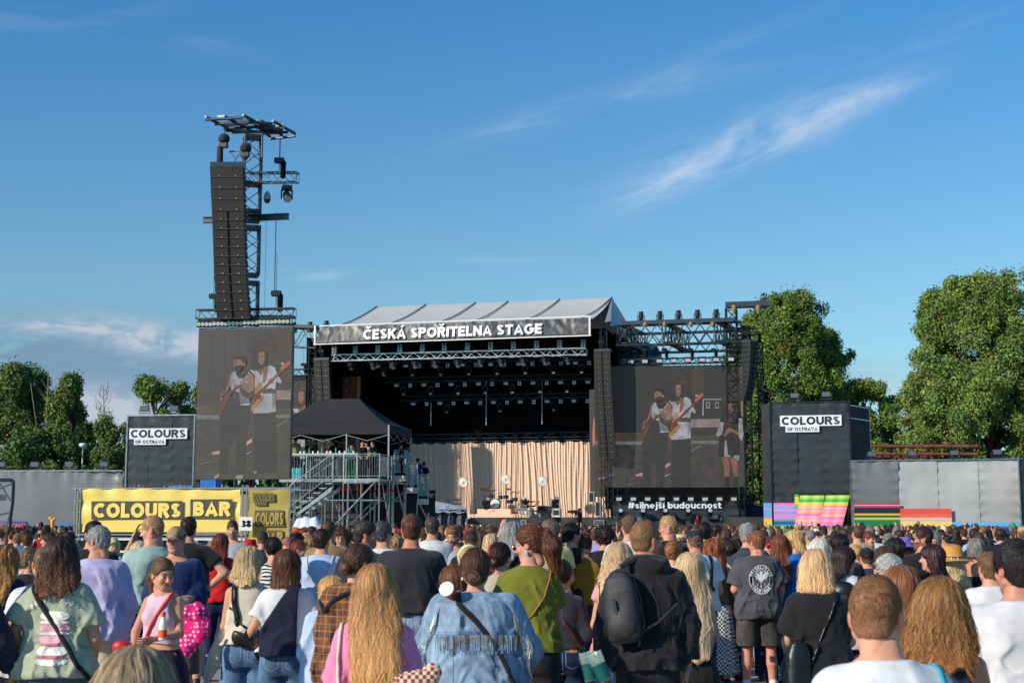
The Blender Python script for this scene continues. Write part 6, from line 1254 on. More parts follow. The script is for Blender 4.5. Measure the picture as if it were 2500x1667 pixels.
# -- body
POSE={'down':((.245,-.01,1.14),(.27,.06,.89)),'fwd':((.25,.01,1.14),(.11,.24,1.17)),'low':((.25,-.02,1.13),(.18,.20,1.0)),'pocket':((.30,-.07,1.15),(.225,.05,.93)),'akimbo':((.42,-.06,1.19),(.20,-.02,1.00)),'cross':((.235,.06,1.15),(-.02,.22,1.16)),'up':((.24,.17,1.50),(.16,.22,1.74)),'mouth':((.24,.10,1.16),(.08,.2,1.42)),'back':((.27,-.12,1.15),(.1,-.16,1.0)),'crutch':((.28,-.06,1.14),(.27,.10,.92)),'phone':((.24,.06,1.15),(.10,.26,1.26))}
class Body:
 def __init__(s,H,sex,wf=1.0,aL='low',aR='low',belly=0,stance=.1,hh=None):
  s.H,s.sex,s.wf=H,sex,wf;k=s.k=H/1.75;m=sex=='m'
  zs=np.array([.80,.90,.97,1.06,1.16,1.27,1.36,1.42,1.462,1.50,1.56])*k
  if m:w=[.150,.168,.166,.154,.158,.170,.174,.164,.122,.068,.056];d=[.095,.120,.115,.108,.112,.122,.124,.110,.080,.060,.056]
  else:w=[.155,.178,.168,.138,.134,.145,.150,.140,.098,.056,.047];d=[.095,.122,.112,.096,.098,.112,.112,.096,.070,.052,.047]
  cy=[-.01,-.015,-.01,.005,.008,.0,-.005,-.012,-.018,-.020,-.012]
  s.zs=zs;f=np.interp(zs/k,[1.0,1.42,1.50],[1,.92,0]);s.w=np.array(w)*k*(1+(wf-1)*f);s.d=np.array(d)*k*(1+(wf-1)*1.15*f+belly*.1*np.exp(-((zs/k-1.1)/.14)**2));s.cy=np.array(cy)*k
  sw=(.160 if m else.140)*k*(1+(wf-1)*.7);s.sh={};s.arm={}
  for sg,p in((-1,aL),(1,aR)):
   e,wr=POSE[p] if isinstance(p,str) else p;g_=sw-.178*k-.012*k;S_=np.array([sg*sw,-.014*k,1.392*k])
   E_=np.array([sg*(e[0]*k+g_),e[1]*k,e[2]*k]);W_=np.array([sg*(wr[0]*k+g_*(wr[0]>.15)),wr[1]*k,wr[2]*k]);s.arm[sg]=(S_,E_,W_)
  s.ar=(.056,.041,.029) if m else(.047,.035,.024);s.aw=(1+(wf-1)*.7)*k
  s.leg={sg:(np.array([sg*.092*k*(1+(wf-1)*.5),-.005,.90*k]),np.array([sg*(.09+stance*.35)*k,.015,.49*k]),np.array([sg*(.07+stance*.6)*k,-.015,.085*k])) for sg in(-1,1)}
  s.lr=(.092*wf,.058,.042)
 def torso(s,P,o=0.0,w2=None,d2=None):
  return sd_loft(P,s.zs,s.w+o+(0 if w2 is None else w2),s.d+o+(0 if d2 is None else d2),s.cy)
 def skin(s,P):
  d=s.torso(P);k=s.k
  for sg in(-1,1):
   S_,E_,W_=s.arm[sg];a,b,c=[x*s.aw for x in s.ar]
   m=(E_+W_)/2*.35+E_*.65;d=smin(d,sd_cone(P,S_,E_,a,b),.035*k);d=smin(d,sd_cone(P,E_,m+(m-E_)*0,b,b*1.02),.012);d=smin(d,sd_cone(P,E_,W_,b*1.0,c),.012)
   h_,kn,an=s.leg[sg];l0,l1,l2=[x*k for x in s.lr];d=smin(d,sd_cone(P,h_,kn,l0,l1),.04*k);d=smin(d,sd_cone(P,kn,kn*.55+an*.45+np.array([0,-.02,0]),l1*.96,l1*1.0),.02);d=smin(d,sd_cone(P,kn*.6+an*.4+np.array([0,-.015,0]),an,l1*.95,l2),.02)
  if s.sex=='f':Q=np.stack([np.abs(P[:,0]),P[:,1],P[:,2]],1);d=smin(d,sd_ell(Q,(.075*k,.085*k,1.27*k),(.06*k,.05*k,.055*k)),.03)
# shoulder blades and spine
  d=d+.006*np.exp(-(P[:,0]/.022)**2)*(P[:,1]<0)*np.exp(-((P[:,2]/k-1.2)/.2)**2)
  return d
 def hand_local(s,sg):
  S_,E_,W_=s.arm[sg];z=nrm(E_-W_);ref=np.array([-sg*1.0,0,0]);x=ref-z*(ref@z);x=nrm(x) if np.linalg.norm(x)>.2 else nrm(np.cross([0,0,1.0],z));y=np.cross(z,x)
  return np.array([x,y,z]),W_
# -- garments
def f_top(B,T):
 """T: dict(sleeve 0..2 (1 elbow, 2 wrist), hem, loose, neck, kind, fold, flare)"""
 k=B.k;lo=T.get('loose',.016);hem=T.get('hem',.93)*k;fa=T.get('fold',.006);sd=T.get('seed',1);kind=T.get('kind','tee');sl=T.get('sleeve',.55);fl=T.get('flare',.02)
 zn=B.zs/k;w2=np.interp(zn,[.8,.95,1.1,1.25,1.36,1.5],[fl+.01,fl+.01,fl*.9+(.012 if B.sex=='f' else.004),.006,0,-.004]);d2=np.interp(zn,[.8,.95,1.1,1.25,1.5],[fl+.012,fl+.018,fl+.012,.010,0])
 def f(P):
  d=B.torso(P,lo,w2,d2)
  if B.sex=='f' and kind!='strapless':Q=np.stack([np.abs(P[:,0]),P[:,1],P[:,2]],1);d=smin(d,sd_ell(Q,(.075*k,.088*k,1.27*k),(.065*k,.056*k,.06*k)),.04)
  if sl>0:
   for sg in(-1,1):
    S_,E_,W_=B.arm[sg];a,b,c=[x*B.aw+lo*.62*T.get('sl',1.0) for x in B.ar]
    if sl<=1:
     t=sl;m=S_+(E_-S_)*(t+.12);u=nrm(E_-S_);q=sd_cone(P,S_,m,a+.004,a+.008+T.get('cuff',.008));q=np.maximum(q,(P-(S_+(E_-S_)*t))@u)
    else:
     t=sl-1;m=E_+(W_-E_)*t;u=nrm(W_-E_);q=smin(sd_cone(P,S_,E_,a+.006,b+.010),np.maximum(sd_cone(P,E_,m+u*.05,b+.010,c+.012),(P-m)@u),.02)
    d=smin(d,q,.045*k)
  if kind=='hood':
   d=smin(d,sd_ell(P,(0,-.035*k,1.50*k),(.128,.125,.046)),.02);d=smin(d,sd_ell(P,(0,-.085*k,1.485*k),(.135,.085,.072))+.008*fold(P,14,14,26,3,4),.03);Q=np.stack([np.abs(P[:,0]),P[:,1],P[:,2]],1);d=smin(d,sd_cone(Q,(.10,-.04,1.49*k),(.05,.09,1.44*k),.04,.03),.03);d=smax(d,-sd_ell(P,(0,-.02,1.575*k),(.085,.085,.09)),.02)
  if fa:
   amp=1.35*fa*np.interp(P[:,2]/k,[.85,1.1,1.3,1.42,1.5],[1.2,1.35,1.0,.5,.2]);Pd=P+np.abs(P[:,:1])*np.array([0,0,.55]);F1=fold(Pd,7,7,8.0,sd,6);F2=fold(Pd+.3,15,15,17,sd+3,4)
   d=d+amp*(F1*.7+F2*.25-1.0*np.clip(1-np.abs(F1)*2.2,0,1)-.5*np.clip(1-np.abs(F2)*2.0,0,1))
  if kind in('tee','shirt','polo','hood'):
   if kind!='hood':d=np.maximum(d,-sd_ell(P,(0,.02,1.52*k),(.080*(1 if B.sex=='m' else T.get('nw',1.15)),.085,.075)));d=np.maximum(d,P[:,2]-(1.472-.35*np.clip(P[:,1],-.06,.1))*k)
  elif kind=='tank':
   Q=np.stack([np.abs(P[:,0]),P[:,1],P[:,2]],1);aw=T.get('arm',.06);d=np.maximum(d,-sd_ell(Q,(B.arm[1][0][0]+.035,0,1.385*k),(aw+.02,.3,.125)));d=np.maximum(d,-sd_ell(P,(0,.02,1.53*k),(.085,.12,T.get('nd',.11))))
  elif kind=='strapless':d=np.maximum(d,P[:,2]-1.30*k)
  hz=hem+.012*np.sin(P[:,0]*9+sd)-T.get('hemback',.0)*(P[:,1]<0)
  return np.maximum(d,hz-P[:,2])
 return f
def f_bottom(B,T):
 k=B.k;kind=T.get('kind','jeans');lo=T.get('loose',.010);waist=T.get('waist',1.03)*k;ln=T.get('len',.06)*k;sd=T.get('seed',2)
 zs=np.array([.55,.78,.84,.90,.97,1.03,1.08])*k;w=np.interp(zs,B.zs,B.w)+lo;d_=np.interp(zs,B.zs,B.d)+lo
 def f(P):
  if kind=='skirt':
   z2=np.array([ln/k,.6,.85,.97,1.08])*k;d=sd_loft(P,z2,np.array([T.get('bw',.26),.23,.20,np.interp(.97*k,B.zs,B.w)+lo,np.interp(1.08*k,B.zs,B.w)+lo]),np.array([T.get('bw',.26)*.8,.18,.155,np.interp(.97*k,B.zs,B.d)+lo,np.interp(1.08*k,B.zs,B.d)+lo]),np.array([0,0,-.01,-.01,0]),2.1)
   th=np.arctan2(P[:,0],P[:,1]);return np.maximum(np.maximum(d+.008*np.sin(th*15+sd)*np.interp(P[:,2]/k,[.3,1.0],[1,.1]),P[:,2]-waist),ln-P[:,2])
  d=sd_loft(P,zs,np.maximum(w,0),d_,np.interp(zs,B.zs,B.cy))
  Q=np.stack([np.abs(P[:,0]),P[:,1],P[:,2]],1);bt=.105 if B.sex=='f' else.092
  d=np.maximum(d,.80*k-P[:,2]);d=smin(d,sd_ell(Q,(.078*k*B.wf,-.052*k,.885*k),(.088*k*B.wf,.088*k*B.wf,bt*k)),.03)
  wl=T.get('wide',0.0)
  for sg in(-1,1):
   h_,kn,an=B.leg[sg];l0,l1,l2=[x*k for x in B.lr];d=smin(d,sd_cone(P,h_,kn,l0+lo,l1+lo+.012+wl),.03);d=smin(d,sd_cone(P,kn,an,l1+lo+.012+wl,l2+lo+.022+wl*1.3),.02)
  d=d+.0045*fold(P,12,12,8,sd,5)+(.004*fold(P,6,6,22,sd+1,3) if kind=='jeans' else 0);d=np.where((np.abs(P[:,0])<.006)&(P[:,2]<waist),d+.003,d)
  return np.maximum(np.maximum(d,P[:,2]-waist),ln-P[:,2])
 return f
# -- hair
def f_hair(kind,L=.3,vol=1.0,seed=1,sex='f',bk=.12):
 """implicit hair in head space"""
 def groove(P,a,n):th=np.arctan2(P[:,0],-P[:,1]+.02);return a*np.sin(th*n+2.5*np.sin(P[:,2]*14+seed))+a*.6*np.sin(th*n*2.3+1.7*np.sin(P[:,2]*9))
 def cap(P,t):return smin(sd_ell(P,(0,-.018,.032),(.0765+t,.0985+t,.0885+t)),sd_ell(P,(0,-.052,-.025),(.060+t*.6,.052+t*.6,.055)),.02)
 front=lambda P,o=.026:(P[:,1]*.80-P[:,2]*.60)-o
 Qa=lambda P:np.stack([np.abs(P[:,0]),P[:,1],P[:,2]],1)
 def f(P):
  if kind in('short','messy','curlyshort'):
   t={'short':.009,'messy':.014,'curlyshort':.026}[kind]*vol;tt=t*np.clip((P[:,2]+.06)/.10,.35,1.25);d=sd_ell(P,(0,-.018,.032),(.0765,.0985,.0885));d=smin(d,sd_ell(P,(0,-.05,-.03),(.060,.05,.050)),.02)-tt
   d=np.maximum(d,front(P,.022+.006*np.sin(P[:,0]*60)));d=np.maximum(d,-(P[:,2]+.070));d=np.maximum(d,-sd_ell(Qa(P),(.09,.01,-.030),(.035,.046,.045)))
   return d+((.0045 if kind=='messy' else.0022)*fold(P,34,34,24,seed,5) if kind!='curlyshort' else.008*fold(P,40,40,40,seed,5))
  if kind=='fade':
   d=np.minimum(sd_ell(P,(0,-.017,.031),(.0765,.0975,.0885))-.0015,9);top=sd_ell(P,(0,-.012,.058),(.070,.090,.072*vol));d=smin(d,top,.01);d=smin(d,sd_ell(P,(0,-.05,-.026),(.060,.049,.050)),.015)
   d=np.maximum(d,front(P,.028));d=np.maximum(d,-(P[:,2]+.060));d=np.maximum(d,-sd_ell(Qa(P),(.09,.014,-.03),(.035,.045,.042)));return d+.001*fold(P,40,40,40,seed,4)
  if kind in('long','bob','wavy','curly'):
   t={'long':.016,'bob':.020,'wavy':.020,'curly':.028}[kind]*vol;d=cap(P,t);z0=-L
   zz=[z0,z0*.6,-.12,-.05,.03,.07];wv={'long':[.055,.095,.108,.102,.094,.070],'bob':[.088,.100,.104,.102,.095,.070],'wavy':[.085,.115,.118,.108,.096,.070],'curly':[.11,.135,.14,.125,.105,.08]}[kind];dv={'long':[.020,.034,.044,.066,.085,.07],'bob':[.055,.066,.072,.080,.088,.07],'wavy':[.035,.046,.056,.074,.088,.07],'curly':[.06,.075,.085,.095,.10,.08]}[kind]
   cyv={'long':[-.118,-.108,-.080,-.050,-.026,-.02],'bob':[-.050,-.046,-.042,-.036,-.024,-.02],'wavy':[-.100,-.085,-.066,-.044,-.026,-.02],'curly':[-.085,-.075,-.06,-.045,-.03,-.02]}[kind]
   cyv[0]=min(cyv[0],-bk-.022) if L>.2 else cyv[0];cyv[1]=min(cyv[1],-bk-.018) if L>.28 else cyv[1];order=np.argsort(zz);zz2=np.array(zz)[order];s_=sd_loft(P,zz2,np.array(wv)[order]*vol,np.array(dv)[order]*vol,np.array(cyv)[order],2.2);d=smin(d,s_,.02)
   fc=front(P,.030);fl=P[:,1]-.012-.25*np.clip(P[:,2]+.02,-.2,.0);d=np.maximum(d,np.where(P[:,2]>.01,fc,np.maximum(fc*0+fl,-1)))
   d=smax(d,-sd_ell(P,(0,.075,-.045),(.058,.085,.095)),.01);a={'long':.0014,'bob':.0013,'wavy':.0024,'curly':.006}[kind]
   d=d+groove(P,a,13)+(.008*fold(P,22,22,20,seed,5) if kind=='curly' else 0);hem=z0+(.035 if kind in('long','wavy') else.012)*(1+fold(P,26,10,0,seed+1,3));return np.maximum(d,hem-P[:,2])
# tied hair
  d=cap(P,.006*vol+.002);d=np.maximum(d,front(P,.024));d=np.maximum(d,-(P[:,2]+.066+.3*(P[:,1]+.07)));d=np.maximum(d,-sd_ell(Qa(P),(.088,.012,-.028),(.028,.040,.040)))
  if kind=='bun':b=sd_ell(P,(0,-.115,-.045),(.046*vol,.036*vol,.042*vol));d=smin(d,b+.003*np.sin(18*np.linalg.norm((P-np.array([0,-.115,-.045]))*np.array([1,0,1]),axis=1)/.1+3*np.arctan2(P[:,0],P[:,2]+.045)),.006)
  if kind=='highbun':d=smin(d,sd_ell(P,(0,-.085,.075),(.046*vol,.040*vol,.040*vol))+.006*fold(P,40,40,40,seed,4),.008)
  if kind=='updo':d=smin(d,sd_ell(P,(0,-.105,.03),(.055*vol,.042*vol,.060*vol))+.006*fold(P,36,36,36,seed,5),.012)
  if kind=='pony':
   d=smin(d,sd_ell(P,(0,-.110,.035),(.022,.022,.022)),.01);d=smin(d,sd_cone(P,(0,-.125,.035),(0,-.150,-.06),.024*vol,.036*vol),.012);d=smin(d,sd_cone(P,(0,-.150,-.06),(.01,-.135,-L),.036*vol,.012),.012)
  return d+groove(P,.0012,22)
 return f
def strands(f,kind,L,n,w,col,seed=1,var=.28,ends=None,wave=0.0,bright=1.0):
 r=np.random.default_rng(seed)
 u=r.normal(size=(n*3,3));u/=np.linalg.norm(u,axis=1)[:,None]
 sp={'long':.30,'wavy':.30,'bob':.3,'curly':.35}.get(kind,0)
 P=u*np.array([.1,.115,.1])+np.array([0,-.02,.03])
 if sp:
  m=r.random(n*3)<.62;zz=-r.random(m.sum())*max(.02,L-.07);a=r.uniform(-2.3,2.3,m.sum());P[m]=np.stack([np.sin(a)*.12,-np.cos(a)*.11-.06-.10*np.minimum(1,-zz/.3),zz],1)
 if kind=='pony':m=r.random(n*3)<.4;P[m]=np.stack([r.normal(size=m.sum())*.03,-.16+0*r.random(m.sum()),-r.random(m.sum())*(L-.03)],1)
 P=onto(f,P,.0015,5);P=P[np.abs(f(P)-.0015)<.003];z=P[:,2]
 P=P[:n];n=len(P);tie={'bun':(0,-.10,-.04),'highbun':(0,-.075,.065),'updo':(0,-.09,.03),'pony':(0,-.105,.035)}.get(kind)
 Ls={'short':.026,'messy':.042,'curlyshort':.04,'fade':.016}.get(kind)
 steps=5 if Ls else 11;ln=(Ls*r.uniform(.6,1.4,n)) if Ls else r.uniform(.35,.9,n)*(.13 if tie and kind!='pony' else.17 if kind=='bob' else min(.3,max(.16,L*.6)))
 jit=r.normal(size=(n,3))*(.45 if kind in('messy','curlyshort') else.22 if Ls else.06);ph=r.uniform(0,6.28,n);fly=(r.random(n)<.07)[:,None];jit=np.where(fly,jit+r.normal(size=(n,3))*.25,jit);pts=[];nm=[];Q=P.copy();h_=ln/steps;gone=np.zeros(n,bool)
 for i in range(steps+1):
  Nn=grad(f,Q);pts.append(Q.copy());nm.append(Nn)
  if kind in('short','messy','fade','curlyshort'):
   c=Q-np.array([0,-.05,.115]);F_=c*np.array([1,1,0])/.08+np.array([0,0,-1.0])*np.clip(.3+(.10-Q[:,2:3])*9,0,1)+np.array([0,.8,0])*(Q[:,2:3]>.06)+jit
  elif tie is not None:
   near=np.linalg.norm(Q-np.array(tie),axis=1)<.045;tail=(Q[:,1]<-.12)
   F_=(np.array(tie)-Q)/.08+jit
   if kind=='pony':F_=np.where(tail[:,None],np.array([0,-.05,-1.0])+jit,F_)
   else:sw=np.cross(np.array([0,-1.0,0]),Q-np.array(tie));F_=np.where(near[:,None],sw/.03,F_)
  else:
   c=Q-np.array([0,-.03,.12]);F_=np.stack([c[:,0]*9,c[:,1]*6,-np.clip(.25+(.115-Q[:,2])*14,.1,1)],1)*np.clip((Q[:,2:3]-.02)*14,0,1)+np.array([0,0,-1.0])+jit
  if wave:F_=F_+np.stack([np.sin(ph+Q[:,2]*(95 if kind=='curly' else 42)),0*ph,np.cos(ph)*0],1)*wave
  T_=F_-Nn*(F_*Nn).sum(1)[:,None];T_/=np.linalg.norm(T_,axis=1)[:,None]+1e-9
  lift=(.35 if kind in('messy','curlyshort') else.18 if kind=='short' else.05)*(i/steps);Q=Q+T_*h_[:,None]+Nn*(h_*lift)[:,None]
  if not Ls:
   keep=f(Q);Q=Q-grad(f,Q)*(np.clip(keep-.002-fly[:,0]*.012*i/steps,-.01,.01))[:,None]*.8
 pts=np.array(pts);nm=np.array(nm);tan=np.gradient(pts,axis=0);tan/=np.linalg.norm(tan,axis=2)[:,:,None]+1e-9;sd_=np.cross(tan,nm);sd_/=np.linalg.norm(sd_,axis=2)[:,:,None]+1e-9
 tw=r.normal(size=n)*.5;sd_=sd_*np.cos(tw)[None,:,None]+nm*np.sin(tw)[None,:,None]
 tap=np.sin(np.linspace(.12,1,steps+1)*math.pi*.93)**.6;ww=w*r.uniform(.6,1.4,n)
 A=pts+sd_*(ww[None,:]*tap[:,None])[:,:,None]/2+nm*.0012;B_=pts-sd_*(ww[None,:]*tap[:,None])[:,:,None]/2+nm*.0012
 V=np.stack([A,B_],2).transpose(1,0,2,3).reshape(-1,3);m=steps+1;idx=np.arange(n*m*2).reshape(n,m,2);Fq=np.stack([idx[:,:-1,0],idx[:,:-1,1],idx[:,1:,1],idx[:,1:,0]],-1).reshape(-1,4)
 k=np.exp(r.normal(size=n)*var)*bright;cc=np.repeat(np.array(col[:3])[None]*k[:,None],m*2,0)
 if ends is not None:t=np.tile(np.repeat(np.linspace(0,1,m),2),n)[:,None];zf=np.clip((-V[:,2:3])/max(.05,L),0,1);cc=cc*(1-zf)+np.array(ends[:3])[None]*np.repeat(k,m*2)[:,None]*zf
 return V,Fq,cc
m_skin=mat('skin',SKIN,.55,src='attr',noise=.07,nsc=14,spec=.3,noise2=.10,nsc2=4,bump=.0012,bsc=120)
m_skin.node_tree.nodes['Principled BSDF'].inputs['Subsurface Weight'].default_value=.06;m_skin.node_tree.nodes['Principled BSDF'].inputs['Subsurface Radius'].default_value=(.02,.008,.004)
m_hair=mat('hair',(.1,.1,.1,1),.48,src='attr',spec=.35)
m_shoe=mat('shoe_leather',C(40,38,38),.5);m_shoew=mat('shoe_white',C(215,212,208),.6);m_shoeo=mat('shoe_orange',C(225,110,45),.6)
def cloth(name,c=(128,128,128),rough=.85,noise=.10,nsc=9,bump=.0035,bsc=26,sheen=.15,k=.82,**kw):return mat('cloth_'+name,C(*c,k=k) if len(c)==3 else c,rough,noise=noise,nsc=nsc,bump=bump,bsc=bsc,sheen=sheen,spec=.2,bstr=.5,**kw)
def denim(name,c=(90,120,160),k=.85):return mat('denim_'+name,C(*c,k=k),.85,noise=.28,nsc=30,noise2=.42,nsc2=3.2,bump=.003,bsc=40,spec=.15,stretch=(1,1,.55))
def plaid(name):
 if name in MATS:return MATS[name]
 m=mat(name,C(60,36,26),.85);t=m.node_tree;b=t.nodes['Principled BSDF'];tcn=t.nodes.new('ShaderNodeTexCoord');sx=t.nodes.new('ShaderNodeSeparateXYZ');t.links.new(tcn.outputs['Object'],sx.inputs[0])
 def mm(op,a,b_=0.0):
  n=t.nodes.new('ShaderNodeMath');n.operation=op
  for i,v in enumerate((a,b_)):
   if isinstance(v,(int,float)):n.inputs[i].default_value=v
   else:t.links.new(v,n.inputs[i])
  return n.outputs[0]
 def line(s,per,wd,off=0.0):fr_=mm('FRACT',mm('ADD',mm('DIVIDE',s,per),off));return mm('LESS_THAN',fr_,wd)
 X_,Z_=sx.outputs[0],sx.outputs[2]
 lines=mm('MULTIPLY',mm('ADD',mm('ADD',line(X_,.085,.09,.1),line(X_,.085,.05,.62)),mm('ADD',line(Z_,.095,.09,.3),line(Z_,.095,.05,.8))),.5);dark=mm('MULTIPLY',mm('ADD',line(X_,.11,.38,.3),line(Z_,.12,.38,.0)),.45)
 def mix(f_,a,b_):
  n=t.nodes.new('ShaderNodeMix');n.data_type='RGBA';t.links.new(f_,n.inputs[0]);n.clamp_factor=True
  for i,v in((6,a),(7,b_)):
   if isinstance(v,tuple):n.inputs[i].default_value=v
   else:t.links.new(v,n.inputs[i])
  return n.outputs[2]
 t.links.new(mix(lines,mix(dark,C(120,78,48,k=.8),C(48,34,34,k=.8)),C(205,125,60,k=.9)),b.inputs['Base Color']);return m
def twotone(name,c1,c2,per=.03,axis=0,check=False,wav=0.0):
 if name in MATS:return MATS[name]
 m=mat(name,C(*c1),.85);t=m.node_tree;b=t.nodes['Principled BSDF'];tcn=t.nodes.new('ShaderNodeTexCoord')
 if check=='dots':
  q=t.nodes.new('ShaderNodeTexVoronoi');q.inputs['Scale'].default_value=1/per;q.inputs['Randomness'].default_value=.45;t.links.new(tcn.outputs['Object'],q.inputs[0]);g_=t.nodes.new('ShaderNodeMath');g_.operation='LESS_THAN';g_.inputs[1].default_value=.33;t.links.new(q.outputs['Distance'],g_.inputs[0]);fo=g_.outputs[0]
 elif check:q=t.nodes.new('ShaderNodeTexChecker');q.inputs['Scale'].default_value=1/per;t.links.new(tcn.outputs['Object'],q.inputs[0]);fo=q.outputs['Fac']
 else:
  q=t.nodes.new('ShaderNodeTexWave');q.bands_direction='XYZ'[axis];q.inputs['Scale'].default_value=.31/per;q.inputs['Distortion'].default_value=wav;q.inputs['Detail'].default_value=2;t.links.new(tcn.outputs['Object'],q.inputs[0]);g_=t.nodes.new('ShaderNodeMath');g_.operation='GREATER_THAN';g_.inputs[1].default_value=.5;t.links.new(q.outputs['Fac'],g_.inputs[0]);fo=g_.outputs[0]
 x=t.nodes.new('ShaderNodeMix');x.data_type='RGBA';x.inputs[6].default_value=C(*c1);x.inputs[7].default_value=C(*c2);t.links.new(fo,x.inputs[0]);t.links.new(x.outputs[2],b.inputs['Base Color']);return m
def person(p):
 """build one person from its description; returns (object, body, top sdf, head centre, head matrix)"""
 x,y,Y=p['at'];top=at(x,y,Y);sex=p.get('s','f');hk=p.get('hair',('none',));extra={'bob':.02,'wavy':.022,'long':.018,'curly':.03,'messy':.016,'curlyshort':.028,'short':.012,'highbun':.035}.get(hk[0],.008)+p.get('hat_h',0)
 H=float(top[2])-p.get('z0',0.0)-extra;hs=.62+.38*H/1.75 if H>1.2 else.95;hs*=p.get('hs',1.0)
 B=Body(H,sex,p.get('wf',1.0),p.get('aL','low'),p.get('aR','low'),p.get('belly',0),p.get('stance',.1));k=B.k
 hc=np.array([p.get('hx',0.0),.012*k+p.get('hf',0.0),H-.121*hs]);yaw=R(p.get('yaw',0));hy,hp,hr=R(p.get('hy',0)),R(p.get('hp',0)),R(p.get('hr',0))
 Rm=np.array(Matrix.Rotation(hy,3,'Z')@Matrix.Rotation(hp,3,'X')@Matrix.Rotation(hr,3,'Y'))
 h=p.get('h') or min(.03,max(.0042,Y*.00105));hh=max(.0028,h*.62);skin=C(*p.get('skin',(214,158,128)),k=.86)
# skin: torso and limbs, then head and hands in the same mesh
 parts_V,parts_F,parts_C=[],[],[];n0=0
 def addp(V,Fq,c):
  nonlocal n0
  parts_V.append(V);parts_F.append(Fq+n0);parts_C.append(c);n0+=len(V)
 ext=.62*k*max(1,B.wf);zl=p.get('zlow',0.0)
 wmax=max([abs(B.arm[s_][i][0]) for s_ in(-1,1) for i in range(3)])+.09;yf=max([B.arm[s_][i][1] for s_ in(-1,1) for i in range(3)]+[.15])+.08;yb=min([B.arm[s_][i][1] for s_ in(-1,1) for i in range(3)]+[-.15])-.09;yb=min(yb,-.22)
 zmx=max([B.arm[s_][i][2] for s_ in(-1,1) for i in range(3)]+[1.56*k])+.06
 V,Fq=surfnet(B.skin,(-wmax,yb,.03),(wmax,yf,zmx),h*1.15);addp(V,Fq,np.tile(np.array(skin[:3]),(len(V),1)))
 V,Fq,c=head_mesh(sex,hh,skin,C(*p['beard']) if p.get('beard') else None);addp((V*hs)@Rm.T+hc,Fq,c)
 for sg in(-1,1):
  Rh,W_=B.hand_local(sg);V,Fq=hand_mesh(p.get('curl',.6),max(.0045,h*.5));V=V.copy();V[:,1]*=sg if sg==1 else-1
  if sg==-1:Fq=Fq[:,::-1]
  Vh=V*(.95*k if sex=='m' else.86*k);addp(Vh@Rh+W_,Fq if np.linalg.det(Rh)>0 else Fq[:,::-1],np.tile(np.array(skin[:3])*.97,(len(V),1)))
 V=np.vstack(parts_V);me=npmesh('person',V,np.vstack(parts_F),np.vstack(parts_C));base=(float(top[0])-p.get('hx',0)*math.cos(yaw),float(top[1]),p.get('z0',0.0))
 o=link(p.get('name','person'),me,m_skin,base=base,label=p['lab'],cat='person',group=p.get('group'));o.rotation_euler=(0,0,yaw)
 ft=None
 if p.get('top'):
  T=p['top'];ft=f_top(B,T);V,Fq=surfnet(ft,(-wmax-.04,yb-.05,T.get('hem',.93)*k-.03),(wmax+.04,yf+.05,1.58*k),h);link({'hood':'hooded_sweatshirt','tank':'sleeveless_top','strapless':'strapless_top','shirt':'shirt','polo':'polo_shirt'}.get(T.get('kind'),'t_shirt'),npmesh('top',V,Fq),T['m'],o)
  if T.get('kind') in('shirt','polo'):
   mb=MB();n=20;rings=[(.066,1.475,.0),(.072,1.505,.0),(.082,1.50,0),(.096,1.455,-.01)];V_=[]
   for rr0,zz,dy in rings:
    for i in range(n):a=2*math.pi*i/n;V_.append((rr0*math.sin(a)*k,(rr0*1.0*math.cos(a)-.022+dy)*k,(zz+.0-.045*(math.cos(a)>.0)*math.cos(a))*k))
   mb.add(V_,[(j*n+i,j*n+(i+1)%n,(j+1)*n+(i+1)%n,(j+1)*n+i) for j in range(3) for i in range(n)]);mb.build('collar',T['m'],o,smooth=True)
 if p.get('bot'):
  T=p['bot'];fb=f_bottom(B,T);hb=h*(1.2 if not p.get('legs') else.95);V,Fq=surfnet(fb,(-.34*max(1,B.wf),-.30,T.get('len',.06)*k-.03),(.34*max(1,B.wf),.26,1.10*k),hb);link({'skirt':'skirt','shorts':'shorts'}.get(T.get('kind'),'trousers'),npmesh('bottom',V,Fq),T['m'],o)
 sm_=p.get('shoe',m_shoe)
 for sg in(-1,1):
  an=B.leg[sg][2]
  def f_shoe(P):return np.maximum(smin(sd_cone(P,an+np.array([0,.0,-.035]),an+np.array([sg*.015,.15*k,-.055*k]),.045,.034,(1,1,.8)),sd_cone(P,an+np.array([0,-.03,-.03]),an+np.array([0,-.01,.03]),.044,.045),.02),-P[:,2])
  V,Fq=surfnet(f_shoe,(an[0]-.1,-.15,-.01),(an[0]+.1,.3,.17),max(.011,h))
  if len(V):link('shoe',npmesh('shoe',V,Fq),sm_,o)
# hair
 if hk[0]!='none':
  kind,hcv=hk[0],C(*hk[1],k=p.get('hk',1.12));L=hk[2] if len(hk)>2 else.3;opt=hk[3] if len(hk)>3 else{};bk_=float(np.interp(1.33*k,B.zs,B.d-B.cy))+(p.get('top') or{}).get('loose',.016)+.012+hc[1];fh=f_hair(kind,L,opt.get('vol',1.0),opt.get('seed',1),sex,bk_/hs);hw=max(.0028,h*.55)
  V,Fq=surfnet(fh,(-.17*opt.get('vol',1),-.30*max(1,opt.get('vol',1)),-max(.13,L+.03) if kind in('long','bob','wavy','curly','pony') else-.14),(.17*opt.get('vol',1),.14,.17),max(.0035,h*.62))
  c=np.tile(np.array(hcv[:3])*.7,(len(V),1));ec=C(*opt['ends'],k=p.get('hk',1.12)) if opt.get('ends') else None
  if ec is not None:zf=np.clip(-V[:,2:3]/max(.05,L),0,1);c=c*(1-zf)+np.array(ec[:3])*.7*zf
